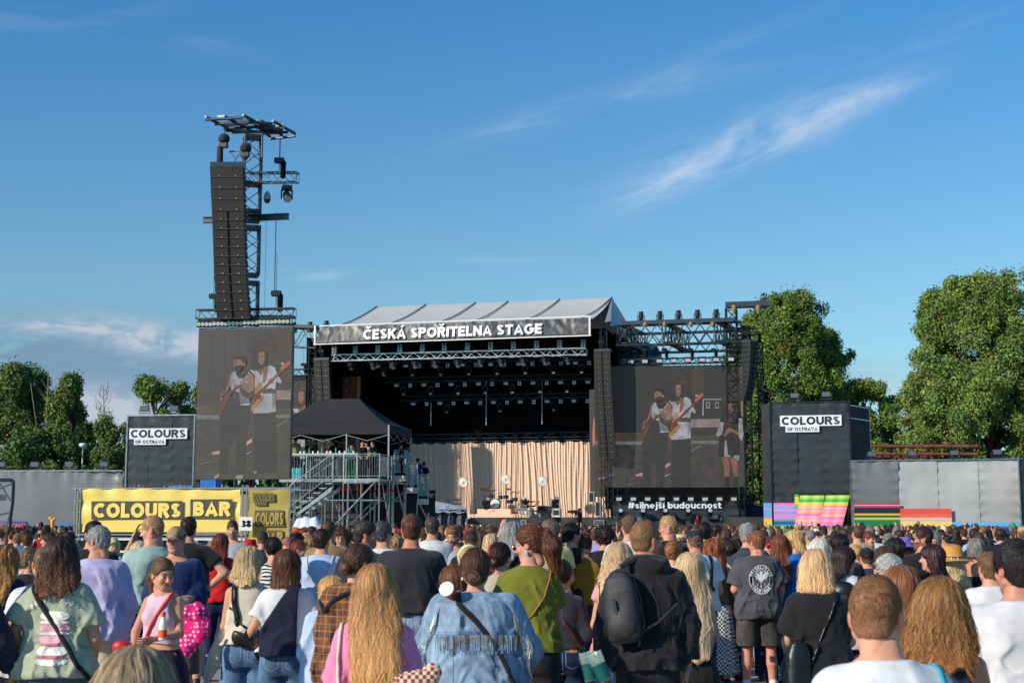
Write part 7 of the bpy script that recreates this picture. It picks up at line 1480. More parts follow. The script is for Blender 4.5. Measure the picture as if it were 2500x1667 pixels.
  fd=lambda V_,c_:c_ if kind!='fade' else c_*(1-(w_:=np.clip((.01-V_[:,2:3])/.085,0,.8)))+np.array(skin[:3])*.62*w_
  hv,hf,hcc=[V],[Fq],[fd(V,c)]
  if Y<24 or p.get('st'):
   ns=int((3.4 if Y<9 else 2.0)*opt.get('n',(1500 if kind in('long','wavy','curly') else 1100)*min(1.6,10/Y)**.7))
   V2,F2,c2=strands(fh,kind,L,ns,max(.0015,hw*.40),hcv,opt.get('seed',1),opt.get('var',.27),ec,opt.get('wave',{'wavy':.6,'curly':1.3}.get(kind,.0)));hv.append(V2);hf.append(F2+len(V));hcc.append(fd(V2,c2))
  V=np.vstack(hv)*hs;link('hair',npmesh('hair',V@Rm.T+hc,np.vstack(hf),np.vstack(hcc)),p.get('hairm',m_hair),o)
 return dict(o=o,B=B,f=ft or B.skin,hc=hc,Rm=Rm,hs=hs,k=k,yaw=yaw,base=np.array(base),p=p,h=h)
def wpt(c,P):
 a=c['yaw'];P=np.asarray(P,float);return c['base']+np.array([P[...,0]*math.cos(a)-P[...,1]*math.sin(a),P[...,0]*math.sin(a)+P[...,1]*math.cos(a),P[...,2]]).T
def worn_mb(c,mb,name,m,label,cat,smooth=False,parent=None,group=None):
 q=MB();V=wpt(c,np.vstack(mb.v));q.v=[V];q.f=mb.f;q.m=mb.m;q.n=len(V);return q.build(name,m,parent,smooth=smooth,**({} if parent is not None else dict(label=label,cat=cat,group=group)))
def headpart(c,mb,name,m,smooth=True):
 """mb in head space -> child of the person"""
 V=np.vstack(mb.v);V=(V*c['hs'])@c['Rm'].T+c['hc'];me=bpy.data.meshes.new(name);me.from_pydata([tuple(v) for v in V],[],mb.f);me.polygons.foreach_set('material_index',np.array(mb.m,np.int32));me.polygons.foreach_set('use_smooth',np.full(len(mb.f),smooth));me.update();return link(name,me,m,c['o'])
def headsdf(c,f,lo,hi,name,m,h=None):
 V,Fq=surfnet(f,lo,hi,h or max(.0035,c['h']*.6));return link(name,npmesh(name,(V*c['hs'])@c['Rm'].T+c['hc'],Fq),m,c['o'])
def ball_cap(c,m,brim=1):
 def f(P):
  d=sd_ell(P,(0,-.012,.045),(.088,.109,.085));d=np.maximum(d,.022-P[:,2]);d=np.maximum(d,-sd_ell(P,(0,-.012,.04),(.082,.103,.078)))
  b=sd_ell(P,(0,.125,.030),(.072,.072,.05));b=np.maximum(np.abs(b*0+(P[:,2]-.036+5.0*P[:,0]**2+.25*(P[:,1]-.08)))-.004,sd_ell(P,(0,.105,.03),(.076,.085,.3)));b=np.maximum(b,.07-P[:,1]);return np.minimum(d,b)
 return headsdf(c,f,(-.12,-.14,-.02),(.12,.22,.15),'cap',m)
def lathe_hat(c,prof,m,name='hat',pinch=0,tilt=0,band=None,n=40,sy=1.18):
 mb=MB();V=[];
 for r_,z in prof:
  for i in range(n):
   t=2*math.pi*i/n;rr=r_;zz=z
   if pinch and z>prof[-1][1]*.7 and r_>.01:rr=r_*(1-pinch*math.cos(t)**2*(.5+.5*math.cos(t-1.57)))
   if r_>.12:zz=z+.02*math.cos(2*t)*(r_-.1)/.09
   V.append((rr*math.sin(t),rr*sy*math.cos(t)-.012,zz+tilt*rr*math.cos(t)))
 mb.add(V,[(j*n+i,j*n+(i+1)%n,(j+1)*n+(i+1)%n,(j+1)*n+i) for j in range(len(prof)-1) for i in range(n)]);o=headpart(c,mb,name,m)
 if band:
  z,r_,hgt,mm_=band;b2=MB();V=[((r_+.003)*math.sin(2*math.pi*i/n),(r_+.003)*sy*math.cos(2*math.pi*i/n)-.012,z+k_) for k_ in(0,hgt) for i in range(n)];b2.add(V,[(i,(i+1)%n,n+(i+1)%n,n+i) for i in range(n)]);headpart(c,b2,'hat_band',mm_)
 return o
def glasses(c,m_f,m_l,r_=.024,frame=.004):
 mb=MB()
 for s in(-1,1):
  n=14;cx_=.033*s;ring=[(cx_+math.cos(t)*r_,.103-.25*abs(math.cos(t)*r_+cx_-0)**1.0*.3,-.001+math.sin(t)*r_*.82) for t in np.linspace(0,2*math.pi,n,endpoint=False)]
  mb.add([(x_,y_,z_) for x_,y_,z_ in ring],[tuple(range(n))],1);
  for i in range(n):mb.bar(ring[i],ring[(i+1)%n],frame/2,4,0)
  mb.bar((s*.057,.092,.006),(s*.080,-.01,.008),frame/2,4,0);mb.bar((s*.080,-.01,.008),(s*.080,-.03,-.012),frame/2,4,0)
 mb.bar((-.010,.103,.002),(.010,.103,.002),frame/2,4,0);return headpart(c,mb,'sunglasses',[m_f,m_l],False)
def strap(c,pts,w,m,side=-1,name='strap',off=.006,th=.004,obj=None,n=30,tail=True):
 """band lying on the clothes through the given (x, z) points (body metres for a 1.75 m person)"""
 k=c['k'];P=np.array([(a*k,b*k) for a,b in pts]);s_=np.linspace(0,len(P)-1,n);x=np.interp(s_,range(len(P)),P[:,0]);z=np.interp(s_,range(len(P)),P[:,1]);Q=march(c['f'],x,z,side,off=off)
 def ext_(q,d,m=5):
  out=[];d=np.array(d)
  for _ in range(m):q=onto(c['f'],(q+d*.022)[None],off,2)[0];out.append(q);d=d*.9+np.array([0,-side*.35,0])
  return out
 a_=ext_(Q[0],(0,-side*.8,.6));b_=ext_(Q[-1],nrm(Q[-1]-Q[-3])*.8+np.array([0,-side*.4,0])) if tail else[]
 Q=np.array(a_[::-1]+list(Q)+b_);n=len(Q)
 Nn=grad(c['f'],Q);T_=np.gradient(Q,axis=0);T_/=np.linalg.norm(T_,axis=1)[:,None]+1e-9;S_=np.cross(T_,Nn);S_/=np.linalg.norm(S_,axis=1)[:,None]+1e-9
 V=np.concatenate([Q-S_*w/2+Nn*th,Q+S_*w/2+Nn*th,Q+S_*w/2-Nn*.004,Q-S_*w/2-Nn*.004]);F_=[(a*n+i,a*n+i+1,((a+1)%4)*n+i+1,((a+1)%4)*n+i) for a in range(4) for i in range(n-1)]+[(0,n,2*n,3*n),(n-1,4*n-1,3*n-1,2*n-1)]
 if obj is not None:return V,F_
 return link(name,npmesh(name,V,np.array(F_)),m,c['o'])
def decal(c,fn,m,name,side=-1,off=.007,parent=True):
 """fn(mb, proj) adds faces at (x, z) body positions through proj"""
 k=c['k'];mb=MB();fn(mb,lambda x,z,l=0:(x*k,l,z*k));V=np.vstack(mb.v);Q=march(c['f'],V[:,0],V[:,2],side,off=off);Q[:,1]+=side*V[:,1];me=bpy.data.meshes.new(name);me.from_pydata([tuple(v) for v in Q],[],mb.f)
 ms=m if isinstance(m,list) else[m];me.polygons.foreach_set('material_index',np.array(mb.m,np.int32));me.update();return link(name,me,ms,c['o'])
def disc(mb,pr,cx_,cz,rx,rz,mi=0,n=20,l=0):
 mb.add([pr(cx_+rx*f*math.copysign(abs(math.cos(t))**.7,math.cos(t)),cz+rz*f*math.sin(t),l) for f in(1,.8,.6,.4,.2) for t in np.linspace(0,2*math.pi,n,endpoint=False)]+[pr(cx_,cz,l)],[(j*n+i,j*n+(i+1)%n,(j+1)*n+(i+1)%n,(j+1)*n+i) for j in range(4) for i in range(n)]+[(4*n+i,4*n+(i+1)%n,5*n) for i in range(n)],mi)
def thick(mb,pr,pl,w,mi=0,l=0):
 L_,R_=ribbon2d(pl,w);V=[]
 for a,b in zip(L_,R_):V+=[pr(a[0],a[1],l),pr(b[0],b[1],l)]
 mb.add(V,[(2*i,2*i+1,2*i+3,2*i+2) for i in range(len(L_)-1)],mi)
def worn(c,V,Fq,name,m,label,cat,smooth=True,base=None):
 """an object carried by the person but top level; V in the person's space"""
 Wd=wpt(c,V);b=base or(float(Wd[:,0].mean()),float(Wd[:,1].mean()),float(Wd[:,2].min()));return link(name,npmesh(name,Wd-np.array(b),Fq,smooth=smooth),m,base=b,label=label,cat=cat)
# -- the people nearest the camera, one by one
WHT=cloth('white',(228,226,226));BLK=cloth('black',(30,30,32),k=1);NVY=cloth('navy',(30,36,60));SAGE=cloth('sage',(178,186,160));LAV=cloth('lavender',(196,186,224));OLIVE=cloth('olive',(120,122,38));MUST=cloth('mustard',(146,112,34))
KHA=cloth('khaki',(150,124,88));CREAM=cloth('cream',(226,212,190));PINK=cloth('pink',(238,142,184));LPINK=cloth('pale_pink',(232,198,214));LBLUE=cloth('light_blue',(190,210,240));GRYM=cloth('grey_marl',(170,172,180));DGRY=cloth('washed_charcoal',(84,84,88),noise=.2,nsc=6)
RED=cloth('red',(205,32,36));YEL=cloth('pale_yellow',(240,220,140));BLUE=cloth('bright_blue',(20,120,205));DENB=cloth('dark_blue_cotton',(26,52,98));SLATE=cloth('slate',(62,70,84));BEI=cloth('beige',(200,184,160));MINT=cloth('mint',(168,196,186));OFFB=cloth('faded_black',(44,44,50),k=1);AUB=cloth('aubergine',(62,52,66))
JL=denim('light',(150,176,204));JM=denim('mid',(92,122,158));JD=denim('dark',(40,58,92));JK=denim('washed_black',(46,46,52),1);JS=denim('shorts_black',(78,76,72));DJ=denim('jacket',(136,158,180))
m_blkl=mat('black_leather',C(22,22,24),.38,bump=.002,bsc=60);m_thr=mat('stitch_thread',C(128,146,170),.7);m_tan=mat('tan_leather',C(176,112,56),.5);m_gold=mat('gold_chain',C(200,170,110),.3,.8);m_dark=mat('dark_lens',C(14,12,14),.1,spec=.8);m_cup=mat('clear_cup',C(190,215,205),.12,alpha=.38);m_beer=mat('green_print',C(20,92,84),.4)
BR,DBR,BK,BLO,LBL,GRY,AUBH,RED_H=(96,62,42),(58,38,28),(34,28,27),(190,156,108),(218,200,166),(150,146,142),(128,64,38),(110,46,34)
jeans=lambda m,**k:dict(kind='jeans',m=m,**k)
def pockets(c,z=.92,w=.125,x=.085,patch=True):
 def fn(mb,pr):
  for s in(-1,1):
   pl=[(s*(x-w*.46),z+.065),(s*(x+w*.46),z+.075),(s*(x+w*.42),z-.045),(s*x,z-.075),(s*(x-w*.44),z-.05),(s*(x-w*.46),z+.065)];P=[]
   for a,b in zip(pl[:-1],pl[1:]):P+=[(a[0]+(b[0]-a[0])*t,a[1]+(b[1]-a[1])*t) for t in np.linspace(0,1,6)[:-1]]
   thick(mb,pr,P+[pl[-1]],.005)
  thick(mb,pr,[(t,1.0-.0) for t in np.linspace(-.13,.13,14)],.004);thick(mb,pr,[(.0,t) for t in np.linspace(.84,.99,8)],.004)
 f0=c['f'];c['f']=f_bottom(c['B'],c['p']['bot']);decal(c,fn,m_thr,'pocket_stitching',off=.003)
 if patch:decal(c,lambda mb,pr:mb.add([pr(a,b) for b in(.985,1.02) for a in(.06,.08,.10,.125)],[(0,1,5,4),(1,2,6,5),(2,3,7,6)]),m_tan,'leather_patch',off=.006)
 c['f']=f0
def cup_at(P,label,grp=None,tilt=0.0,az=0.0,s=1.0,printc=m_beer,name='plastic_cup',cat='cup'):
 ax=nrm([math.sin(tilt)*math.cos(az),math.sin(tilt)*math.sin(az),math.cos(tilt)]);t=thing(name,label,cat,P,0,grp)
 mb=MB();mb.lathe([(.030*s,0),(.040*s,.135*s),(.042*s,.137*s),(.038*s,.133*s),(.029*s,.004)],P,ax,20);mb.build('shell',m_cup,t,smooth=True)
 if printc:mb=MB();mb.lathe([(.0312*s,.012),(.0375*s,.085*s)],P,ax,20);mb.f=mb.f[:-2];mb.m=mb.m[:-2];mb.build('print',printc,t,smooth=True)
 return t
CC={}
def add(key,**p):CC[key]=c=person(p);return c
# --- left group --------------------------------------------------------
add('curly_left',at=(18,1328,12.5),s='f',hair=('curly',(150,104,58),.38,dict(vol=.85,ends=(190,140,80))),top=dict(m=NVY,sleeve=1.4),bot=dict(kind='skirt',m=twotone('ornament_skirt',(228,222,206),(28,28,30),.09,2,wav=9),len=.1),yaw=-10,lab='person with long curly golden brown hair at the left picture edge, behind the sage shirt')
add('bun_left',at=(74,1336,13.5),s='f',hair=('bun',(138,112,84),.2,{}),top=dict(m=BLK,sleeve=.2),bot=jeans(JD),yaw=-20,hy=-40,hp=-8,lab='person with low blonde bun and black top, left edge, head turned right')
add('edge_navy',at=(-84,1330,9.0),s='m',hair=('short',DBR),top=dict(m=NVY,sleeve=1.9,kind='shirt'),bot=jeans(JD),aR=((.30,.02,1.15),(.33,.12,.93)),lab='person cut off by the left picture edge, only a navy sleeve showing')
add('white_left',at=(112,1333,9.8),s='m',hair=('fade',(120,92,70)),skin=(212,150,122),top=dict(m=WHT,sleeve=.6),bot=jeans(JD),yaw=12,hp=-12,lab='balding person in a white t-shirt bending behind the sage green shirt')
c=add('sage',at=(149,1306,9.2),s='f',wf=1.12,belly=.3,hair=('wavy',(66,42,34),.26,dict(vol=1.12,ends=(120,74,50),wave=.8,n=2400,seed=3)),hy=8,top=dict(m=SAGE,sleeve=.74,hem=.87,loose=.022,flare=.022,fold=.010,cuff=.016),bot=jeans(denim('greyblue',(92,108,128)),loose=.02),aL='pocket',aR=((.30,-.04,1.12),(.25,.1,.94)),lab='person with wavy dark brown hair in a sage green t-shirt with macaron print')
strap(c,[(-.13,1.44),(-.02,1.28),(.09,1.12),(.20,.95),(.235,.90)],.030,BLK,name='bag_strap',off=.008)
def macs(mb,pr):
 for z,w_,h_,i in((1.265,.095,.030,0),(1.225,.098,.012,3),(1.188,.098,.030,1),(1.155,.096,.010,3),(1.120,.098,.028,1),(1.085,.095,.010,2),(1.048,.100,.032,0),(1.010,.095,.012,2),(.985,.098,.028,0)):disc(mb,pr,.03,z,w_,h_,i,22,.0015*i)
decal(c,macs,[mat('print_cream',C(236,235,222),.85),mat('print_pink',C(222,170,184),.85),mat('print_rose',C(190,120,130),.85),mat('print_pale',C(236,226,216),.85)],'macaron_print',off=.004)
def bm(mb,pr):
 for i,ch in enumerate('BETTER MOOD'):
  if ch==' ':continue
  a=(-5+i)*.086;text_mb(mb,ch,lambda x,y,l,a=a:pr(.02+(.52+y)*math.sin(a)*.62+x*math.cos(a),.83+(.53+y)*math.cos(a),l),.030,w=.24)
 text_mb(mb,'TREAT YOURSELF WITH',lambda x,y,l:pr(.03+x,y,l),.014,y0=.938,w=.2,width=.30) if False else None
decal(c,bm,mat('print_cream'),'print_lettering',off=.004)
c=add('lav',at=(240,1283,12.2),s='m',wf=1.12,hair=('short',(152,150,148),.3,dict(vol=1.0)),beard=(170,165,160),skin=(212,148,118),yaw=8,hy=52,hp=-14,top=dict(kind='shirt',m=LAV,sleeve=1.5,hem=.82,loose=.03,flare=.035,fold=.010),bot=jeans(cloth('sand',(198,182,156)),loose=.02),aL='fwd',aR=((.27,-.0,1.12),(.24,.16,.96)),lab='grey haired bearded person in a lavender shirt looking down to the left')
add('darkbehind',at=(228,1270,14.5),s='m',wf=1.12,hair=('short',BK),top=dict(m=BLK,sleeve=1.2,loose=.025),bot=jeans(JD),hy=35,lab='tall dark haired person in black right behind the grey haired person in lavender')
add('brow',at=(164,1296,15.5),s='m',hair=('short',DBR),top=dict(m=KHA,sleeve=.6),bot=jeans(JD),yaw=-30,hy=-50,lab='dark haired person half hidden behind the wavy dark brown hair, forehead showing')
add('sagem',at=(373,1259,13.5),s='m',wf=1.08,hair=('fade',(178,138,96),.3,dict(vol=1.05)),skin=(220,160,134),yaw=25,hy=62,hp=-10,top=dict(m=MINT,sleeve=.6,loose=.025),bot=jeans(JD),lab='tall fair haired person in a mint green t-shirt in profile under the yellow banner')
# cap man facing the camera
c=add('capman',at=(431,1281,13.2),s='m',wf=1.08,hair=('fade',(110,82,62)),skin=(214,152,122),beard=(190,150,130),yaw=178,hy=-6,hp=2,hat_h=.012,top=dict(kind='shirt',m=DENB,sleeve=1.25,hem=.90,loose=.022),bot=dict(kind='shorts',m=cloth('grey_brown',(96,90,82)),len=.46,loose=.03,wide=.02),aL=((.255,.04,1.13),(.02,.30,1.10)),aR=((.25,-.02,1.13),(.18,.2,1.05)),curl=.9,lab='person with a checked cap and dark blue shirt facing the camera, holding a cup')
ball_cap(c,twotone('checked_cap',(184,152,118),(142,108,80),.012,0,True))
decal(c,lambda mb,pr:[mb.add([pr(a,b) for b in np.linspace(1.21,1.30,4) for a in np.linspace(x0,x0+.11,4)],[(j*4+i,j*4+i+1,j*4+i+5,j*4+i+4) for j in range(3) for i in range(3)]) for x0 in(-.15,.04)],cloth('dark_blue_cotton2',(20,42,84)),'chest_pocket',side=1,off=.005)
decal(c,lambda mb,pr:(disc(mb,pr,0,1.44,.035,.05,0,12)),m_skin if False else mat('neck_skin',C(205,140,112,k=.86),.6),'open_collar',side=1,off=.003)
hp_=at(449,1504,12.7)
cup_at(hp_+[0,0,.0],'clear green printed cup held by the person in the checked cap',s=1.15)
# pink polka jacket over the arm
def f_pj(P):
 d=smin(sd_ell(P,(.0,.0,.02),(.15,.09,.10)),sd_ell(P,(-.06,.01,-.20),(.10,.06,.24)),.06);d=smin(d,sd_ell(P,(.09,.0,-.10),(.09,.055,.16)),.05);return d+.030*fold(P,9,9,6,4,6)+.008*fold(P,20,20,12,5,5)
V,Fq=surfnet(f_pj,(-.3,-.2,-.52),(.3,.2,.2),.009);V=V*.82;jp=at(474,1498,12.4);o=link('polka_dot_jacket',npmesh('j',V,Fq),twotone('pink_polka',(232,24,120),(240,190,215),.038,0,'dots'),base=tuple(jp),label='hot pink jacket with white polka dots hanging beside the checked cap wearer',cat='jacket')
# girl in pink tank facing the camera
c=add('girl',at=(401,1362,10.9),s='f',wf=.98,hair=('pony',(104,78,58),.24,dict(vol=1.5,n=1300)),skin=(216,158,128),yaw=165,hy=55,hp=-12,top=dict(kind='tank',m=LPINK,sleeve=0,hem=1.04,loose=.007,flare=.0,fold=.002,nd=.085,arm=.045),bot=dict(kind='skirt',m=cloth('dark_navy_dots',(36,40,60),noise=.5,nsc=60),len=.4,waist=1.0,bw=.24),aL=((.24,.04,1.13),(.075,.29,1.10)),aR=((.30,.0,1.14),(.13,.26,.95)),curl=.9,h=.0085,lab='person with brown curls in a pale pink tank top facing the camera and looking right')
strap(c,[(-.10,1.42),(-.05,1.33),(.03,1.2),(.08,1.1),(.11,1.03)],.022,mat('red_leather',C(196,30,38),.45),side=1,name='bag_strap',off=.008,tail=False)
q=MB();bb=wpt(c,np.array([[.24,.02,.93]]))[0]
def f_bag(P):return sd_ell(P,(0,0,0),(.085,.04,.07))+.0
V,Fq=surfnet(lambda P:smin(sd_cone(P,(-.03,0,0),(.03,0,0),.045,.045,(1,.7,1)),sd_ell(P,(0,-.03,0),(.06,.03,.05)),.01),(-.14,-.1,-.1),(.14,.1,.1),.008);bp=at(298,1578,10.8);link('shoulder_bag',npmesh('bag',V,Fq),mat('red_leather'),base=tuple(bp),label='small red shoulder bag at the hip of the person in the pale pink tank top',cat='bag')
bt=at(397,1562,10.6);t=thing('juice_bottle','bottle with orange cap held by the person in the pale pink tank top','bottle',bt);MB().lathe([(.030,0),(.032,.01),(.032,.11),(.026,.135),(.014,.165),(.014,.17)],bt,n=16).build('bottle_body',mat('pale_drink',C(235,225,220),.2),t,smooth=True);MB().lathe([(.0325,.02),(.0325,.075)],bt,n=16).build('label_sleeve',mat('safety_orange'),t);MB().lathe([(.018,.17),(.018,.205)],bt,n=12).build('cap',mat('safety_orange'),t)
c=add('blackakimbo',at=(461,1260,16),s='m',wf=1.12,hair=('short',DBR,.3,dict(vol=.9)),top=dict(m=BLK,sleeve=.6,loose=.02),bot=dict(kind='shorts',m=OFFB,len=.5),aR='akimbo',aL='low',lab='tall person in a black t-shirt, hand on hip, right of the checked cap')
add('redhair',at=(540,1300,17),s='f',hair=('long',(122,52,38),.26,{}),top=dict(m=RED,sleeve=.4),bot=jeans(JD),yaw=10,hy=-20,lab='red haired person in a red top in front of the bar')
add('moustache',at=(569,1271,20.5),s='m',hair=('fade',(74,54,42),.3,dict(vol=1.25)),beard=(140,105,90),yaw=172,hy=14,hp=-6,top=dict(m=GRYM,sleeve=.6),bot=jeans(JD),lab='person with moustache in a pale t-shirt facing the camera below the number sign')
c=add('redhat',at=(611,1312,21.5),s='f',hair=('bob',BR,.14,{}),top=dict(m=RED,sleeve=.5),bot=jeans(JM),hat_h=.02,lab='small person in a red bucket hat below the olive side banner');lathe_hat(c,[(.145,-.005),(.105,.05),(.095,.10),(.085,.135),(.0,.14)],RED,'bucket_hat')
c=add('vest',at=(611,1332,11.0),s='f',wf=1.04,hair=('wavy',(196,166,124),.19,dict(ends=(214,186,140),vol=1.02,n=1700)),hy=-25,hp=-6,top=dict(kind='tank',m=CREAM,sleeve=0,hem=.985,loose=.012,fold=.005,nd=.05,arm=.035),bot=jeans(denim('mid2',(104,140,180)),waist=1.05,wide=.03,loose=.012),legs=1,aL=((.245,.03,1.12),(.16,.22,1.0)),aR=((.25,.03,1.12),(.16,.22,1.0)),lab='blonde person in a cream sleeveless top and blue jeans with a small black sling bag');pockets(c,patch=False)
strap(c,[(-.10,1.44),(-.095,1.32),(-.07,1.22)],.042,m_blkl,name='wide_strap',off=.01);strap(c,[(-.075,1.23),(-.05,1.16),(.01,1.12)],.016,m_blkl,name='strap',off=.012)
def slingbag(P):return smax(sd_cone(P,(-.05,0,.02),(.075,0,-.01),.078,.07,(1,.5,1)),P[:,2]-.03-.35*np.abs(P[:,0]),.01)+.003*fold(P,14,14,14,2,4)
V,Fq=surfnet(slingbag,(-.24,-.09,-.14),(.24,.09,.14),.007);V=V+np.array([.035,-.175,1.03])*c['k'];worn(c,V,Fq,'sling_bag',m_blkl,'black crescent sling bag on the back of the cream sleeveless top','bag')
V,Fq=surfnet(lambda P:smin(sd_cone(P,(.05,0,.20),(-.02,0,-.05),.05,.06),sd_cone(P,(-.02,0,-.05),(-.10,0,-.28),.06,.035),.03)+.014*fold(P,11,11,8,3,5),(-.25,-.15,-.36),(.2,.15,.32),.01);worn(c,V+np.array([-.23,.08,.88]),Fq,'cream_cardigan',CREAM,'cream cardigan hanging from the arm beside the blue jeans of the blonde person','cardigan')
add('receding',at=(642,1296,20.5),s='m',hair=('fade',(66,52,44),.3,{}),skin=(205,150,125),top=dict(m=NVY,sleeve=.6),bot=jeans(JD),hp=-10,lab='person with receding dark hair in front of the olive side banner')
add('zebra',at=(668,1311,14.5),s='f',hair=('updo',BK,.2,dict(vol=1.1)),top=dict(kind='tank',m=twotone('zebra',(225,222,218),(30,28,30),.035,2,wav=5),sleeve=0,hem=.95,nd=.13),bot=jeans(JD),hy=10,hp=-14,lab='dark haired person with updo in a zebra striped strap top')
c=add('pinkcap',at=(702,1309,21.5),s='f',hair=('pony',(150,100,60),.2,{}),top=dict(m=PINK,sleeve=.5),bot=jeans(JM),hat_h=.012,hy=-160,lab='person in a dusty pink cap between the olive banner and the light blue shirt');ball_cap(c,cloth('dusty_pink',(196,110,118)))
add('auburn',at=(731,1318,19),s='f',hair=('bun',(120,58,38),.2,{}),yaw=-30,hy=-60,hp=-8,top=dict(m=BLK,sleeve=.5),bot=jeans(JD),lab='auburn haired person with tied hair, left of the light blue shirt')
add('curlmid',at=(760,1307,21),s='f',hair=('curlyshort',(150,118,78),.2,{}),top=dict(m=BEI,sleeve=.6),bot=jeans(JD),lab='person with pinned up curly light brown hair behind the auburn haired person')
# bob with crutches
c=add('crutch',at=(702,1338,10.4),s='f',wf=1.03,hair=('bob',(98,60,38),.185,dict(vol=1.03,n=1900,ends=(112,72,48))),hy=-6,top=dict(m=WHT,sleeve=.62,hem=.99,loose=.018),bot=jeans(JM,waist=1.04,wide=.035),legs=1,aL=((.30,-.06,1.14),(.245,.10,.92)),aR=((.30,-.04,1.14),(.27,.12,.90)),curl=1.4,lab='person with a smooth brown bob, white t-shirt and jeans walking on crutches');pockets(c)
k=c['k']
def f_drape(P):return np.maximum(np.abs(c['f'](P)-.016)-.011+.004*fold(P,8,8,26,5,5),np.maximum(-(P[:,0]-(-.02-(P[:,2]/k-1.44)*-.24))*.9-.10,np.maximum((P[:,0]-(.09+.10*(P[:,2]/k-1.3))),.88*k-P[:,2]+.12*P[:,0])))
def f_drape2(P):
 a=P[:,0];z=P[:,2]/k;left=-.17+.0*z+np.clip(z-1.15,0,1)*.62;right=.10+np.clip(z-1.2,0,1)*.02-.0*z
 return np.maximum(np.maximum(np.abs(c['f'](P)-.018)-.012+.005*fold(P,10,10,4,5,5),np.maximum(left-a,a-right)),np.maximum((.90+.45*(.10-a))*k*0+.88*k+.4*np.abs(a-.02)-P[:,2],np.where(P[:,1]<.03,-1,P[:,1]-.03)))
V,Fq=surfnet(f_drape2,(-.4,-.4,.85*k),(.4,.3,1.5*k),.010);worn(c,V,Fq,'draped_pullover',cloth('navy_knit',(32,34,58),bump=.006,bsc=50),'navy knitted pullover draped diagonally over the back of the white t-shirt','pullover')
for sg,lb in((-1,'left'),(1,'right')):
 S_,E_,W_=c['B'].arm[sg];mb=MB();hnd=W_+np.array([sg*.0,.03,-.06]);top_=E_+np.array([sg*.035,-.05,-.02]);ft_=np.array([hnd[0]+sg*.16,hnd[1]+.10,.0])
 t=thing('forearm_crutch',lb+' black and silver forearm crutch of the person with the brown bob','crutch',wpt(c,ft_[None])[0]);worn_mb(c,MB().bar(hnd,top_,.012,8).bar(hnd,hnd+(ft_-hnd)*.3,.016,8).bar(hnd+np.array([0,-.03,.0]),hnd+np.array([0,.09,.01]),.017,8),'upper_tube',m_blkl,None,None,parent=t)
 worn_mb(c,MB().bar(hnd+(ft_-hnd)*.3,ft_,.014,8),'lower_tube',mat('light_metal',C(205,205,208),.3,.6),None,None,parent=t);mb=MB();ax=nrm(top_-hnd);mb.lathe([(.052,-.04),(.055,.05)],E_*.8+W_*.2,ax,14);mb.f=mb.f[:-2];mb.m=mb.m[:-2];worn_mb(c,mb,'arm_cuff',m_blkl,None,None,parent=t)
c=add('ltblue',at=(786,1289,15),s='m',wf=1.12,hair=('short',DBR),top=dict(kind='shirt',m=LBLUE,sleeve=1.5,loose=.026),bot=jeans(cloth('sand')),hy=-15,lab='dark haired person in a light blue shirt with thin pale straps crossing the back')
for s in(-1,1):strap(c,[(s*.13,1.42),(s*.07,1.25),(s*.0,1.1)],.012,CREAM,name='thin_strap')
add('khakit',at=(803,1270,16.5),s='m',wf=1.12,hair=('fade',(92,66,48),.3,{}),top=dict(m=KHA,sleeve=.6,loose=.022),bot=jeans(JD),hy=-20,lab='person in a khaki brown t-shirt just right of the light blue shirt')
add('curlface',at=(833,1284,20),s='m',hair=('curlyshort',(92,64,44),.2,dict(vol=.8)),yaw=165,hy=20,hp=-20,top=dict(m=GRYM,sleeve=.6),bot=jeans(JD),lab='young person with short curly hair looking down, facing the camera at the platform foot')
add('profile',at=(893,1269,13.2),s='m',wf=1.15,hair=('short',(58,48,44),.3,{}),skin=(204,138,112),yaw=-20,hy=-58,top=dict(kind='shirt',m=OFFB,sleeve=1),bot=jeans(JD),lab='person with short greying dark hair in profile to the right above the plaid shirt')
c=add('plaid',at=(880,1327,9.6),s='f',wf=1.18,belly=.2,hair=('bun',(92,62,44),.2,dict(vol=1.15,n=1700)),skin=(216,158,134),yaw=-8,hy=-42,hp=-6,hx=.02,top=dict(kind='shirt',m=plaid('brown_plaid'),sleeve=1.8,hem=.70,loose=.035,flare=.035,fold=.009),bot=jeans(JD),aL='low',aR='low',lab='person with brown bun and glasses in a brown and orange plaid shirt');glasses(c,m_dark,m_cup,.023)
strap(c,[(-.20,1.30),(-.12,1.38),(-.02,1.43),(.09,1.44)],.026,BLK,name='bag_strap',off=.008,tail=False)
add('childblue',at=(808,1402,10.2),s='f',hair=('wavy',(206,160,104),.28,dict(n=1300)),top=dict(m=LBLUE,sleeve=1.9,hem=.7,loose=.03),bot=jeans(JL),yaw=15,hy=20,lab='smaller fair haired person in light blue peeping out left of the plaid shirt')
c=add('pink',at=(917,1374,6.8),s='f',wf=.92,hair=('long',(182,134,86),.62,dict(vol=1.12,ends=(240,184,112),n=3600,var=.30,wave=.25,seed=9)),hr=-3,hx=.0,top=dict(m=PINK,sleeve=.85,hem=.86,loose=.03,fold=.007),bot=jeans(JL),aL='low',aR='low',lab='person with very long golden blonde hair in a pink top, bottom centre left');strap(c,[(-.165,1.44),(-.175,1.3),(-.165,1.15),(-.13,.95)],.014,CREAM,name='cream_strap',off=.008)
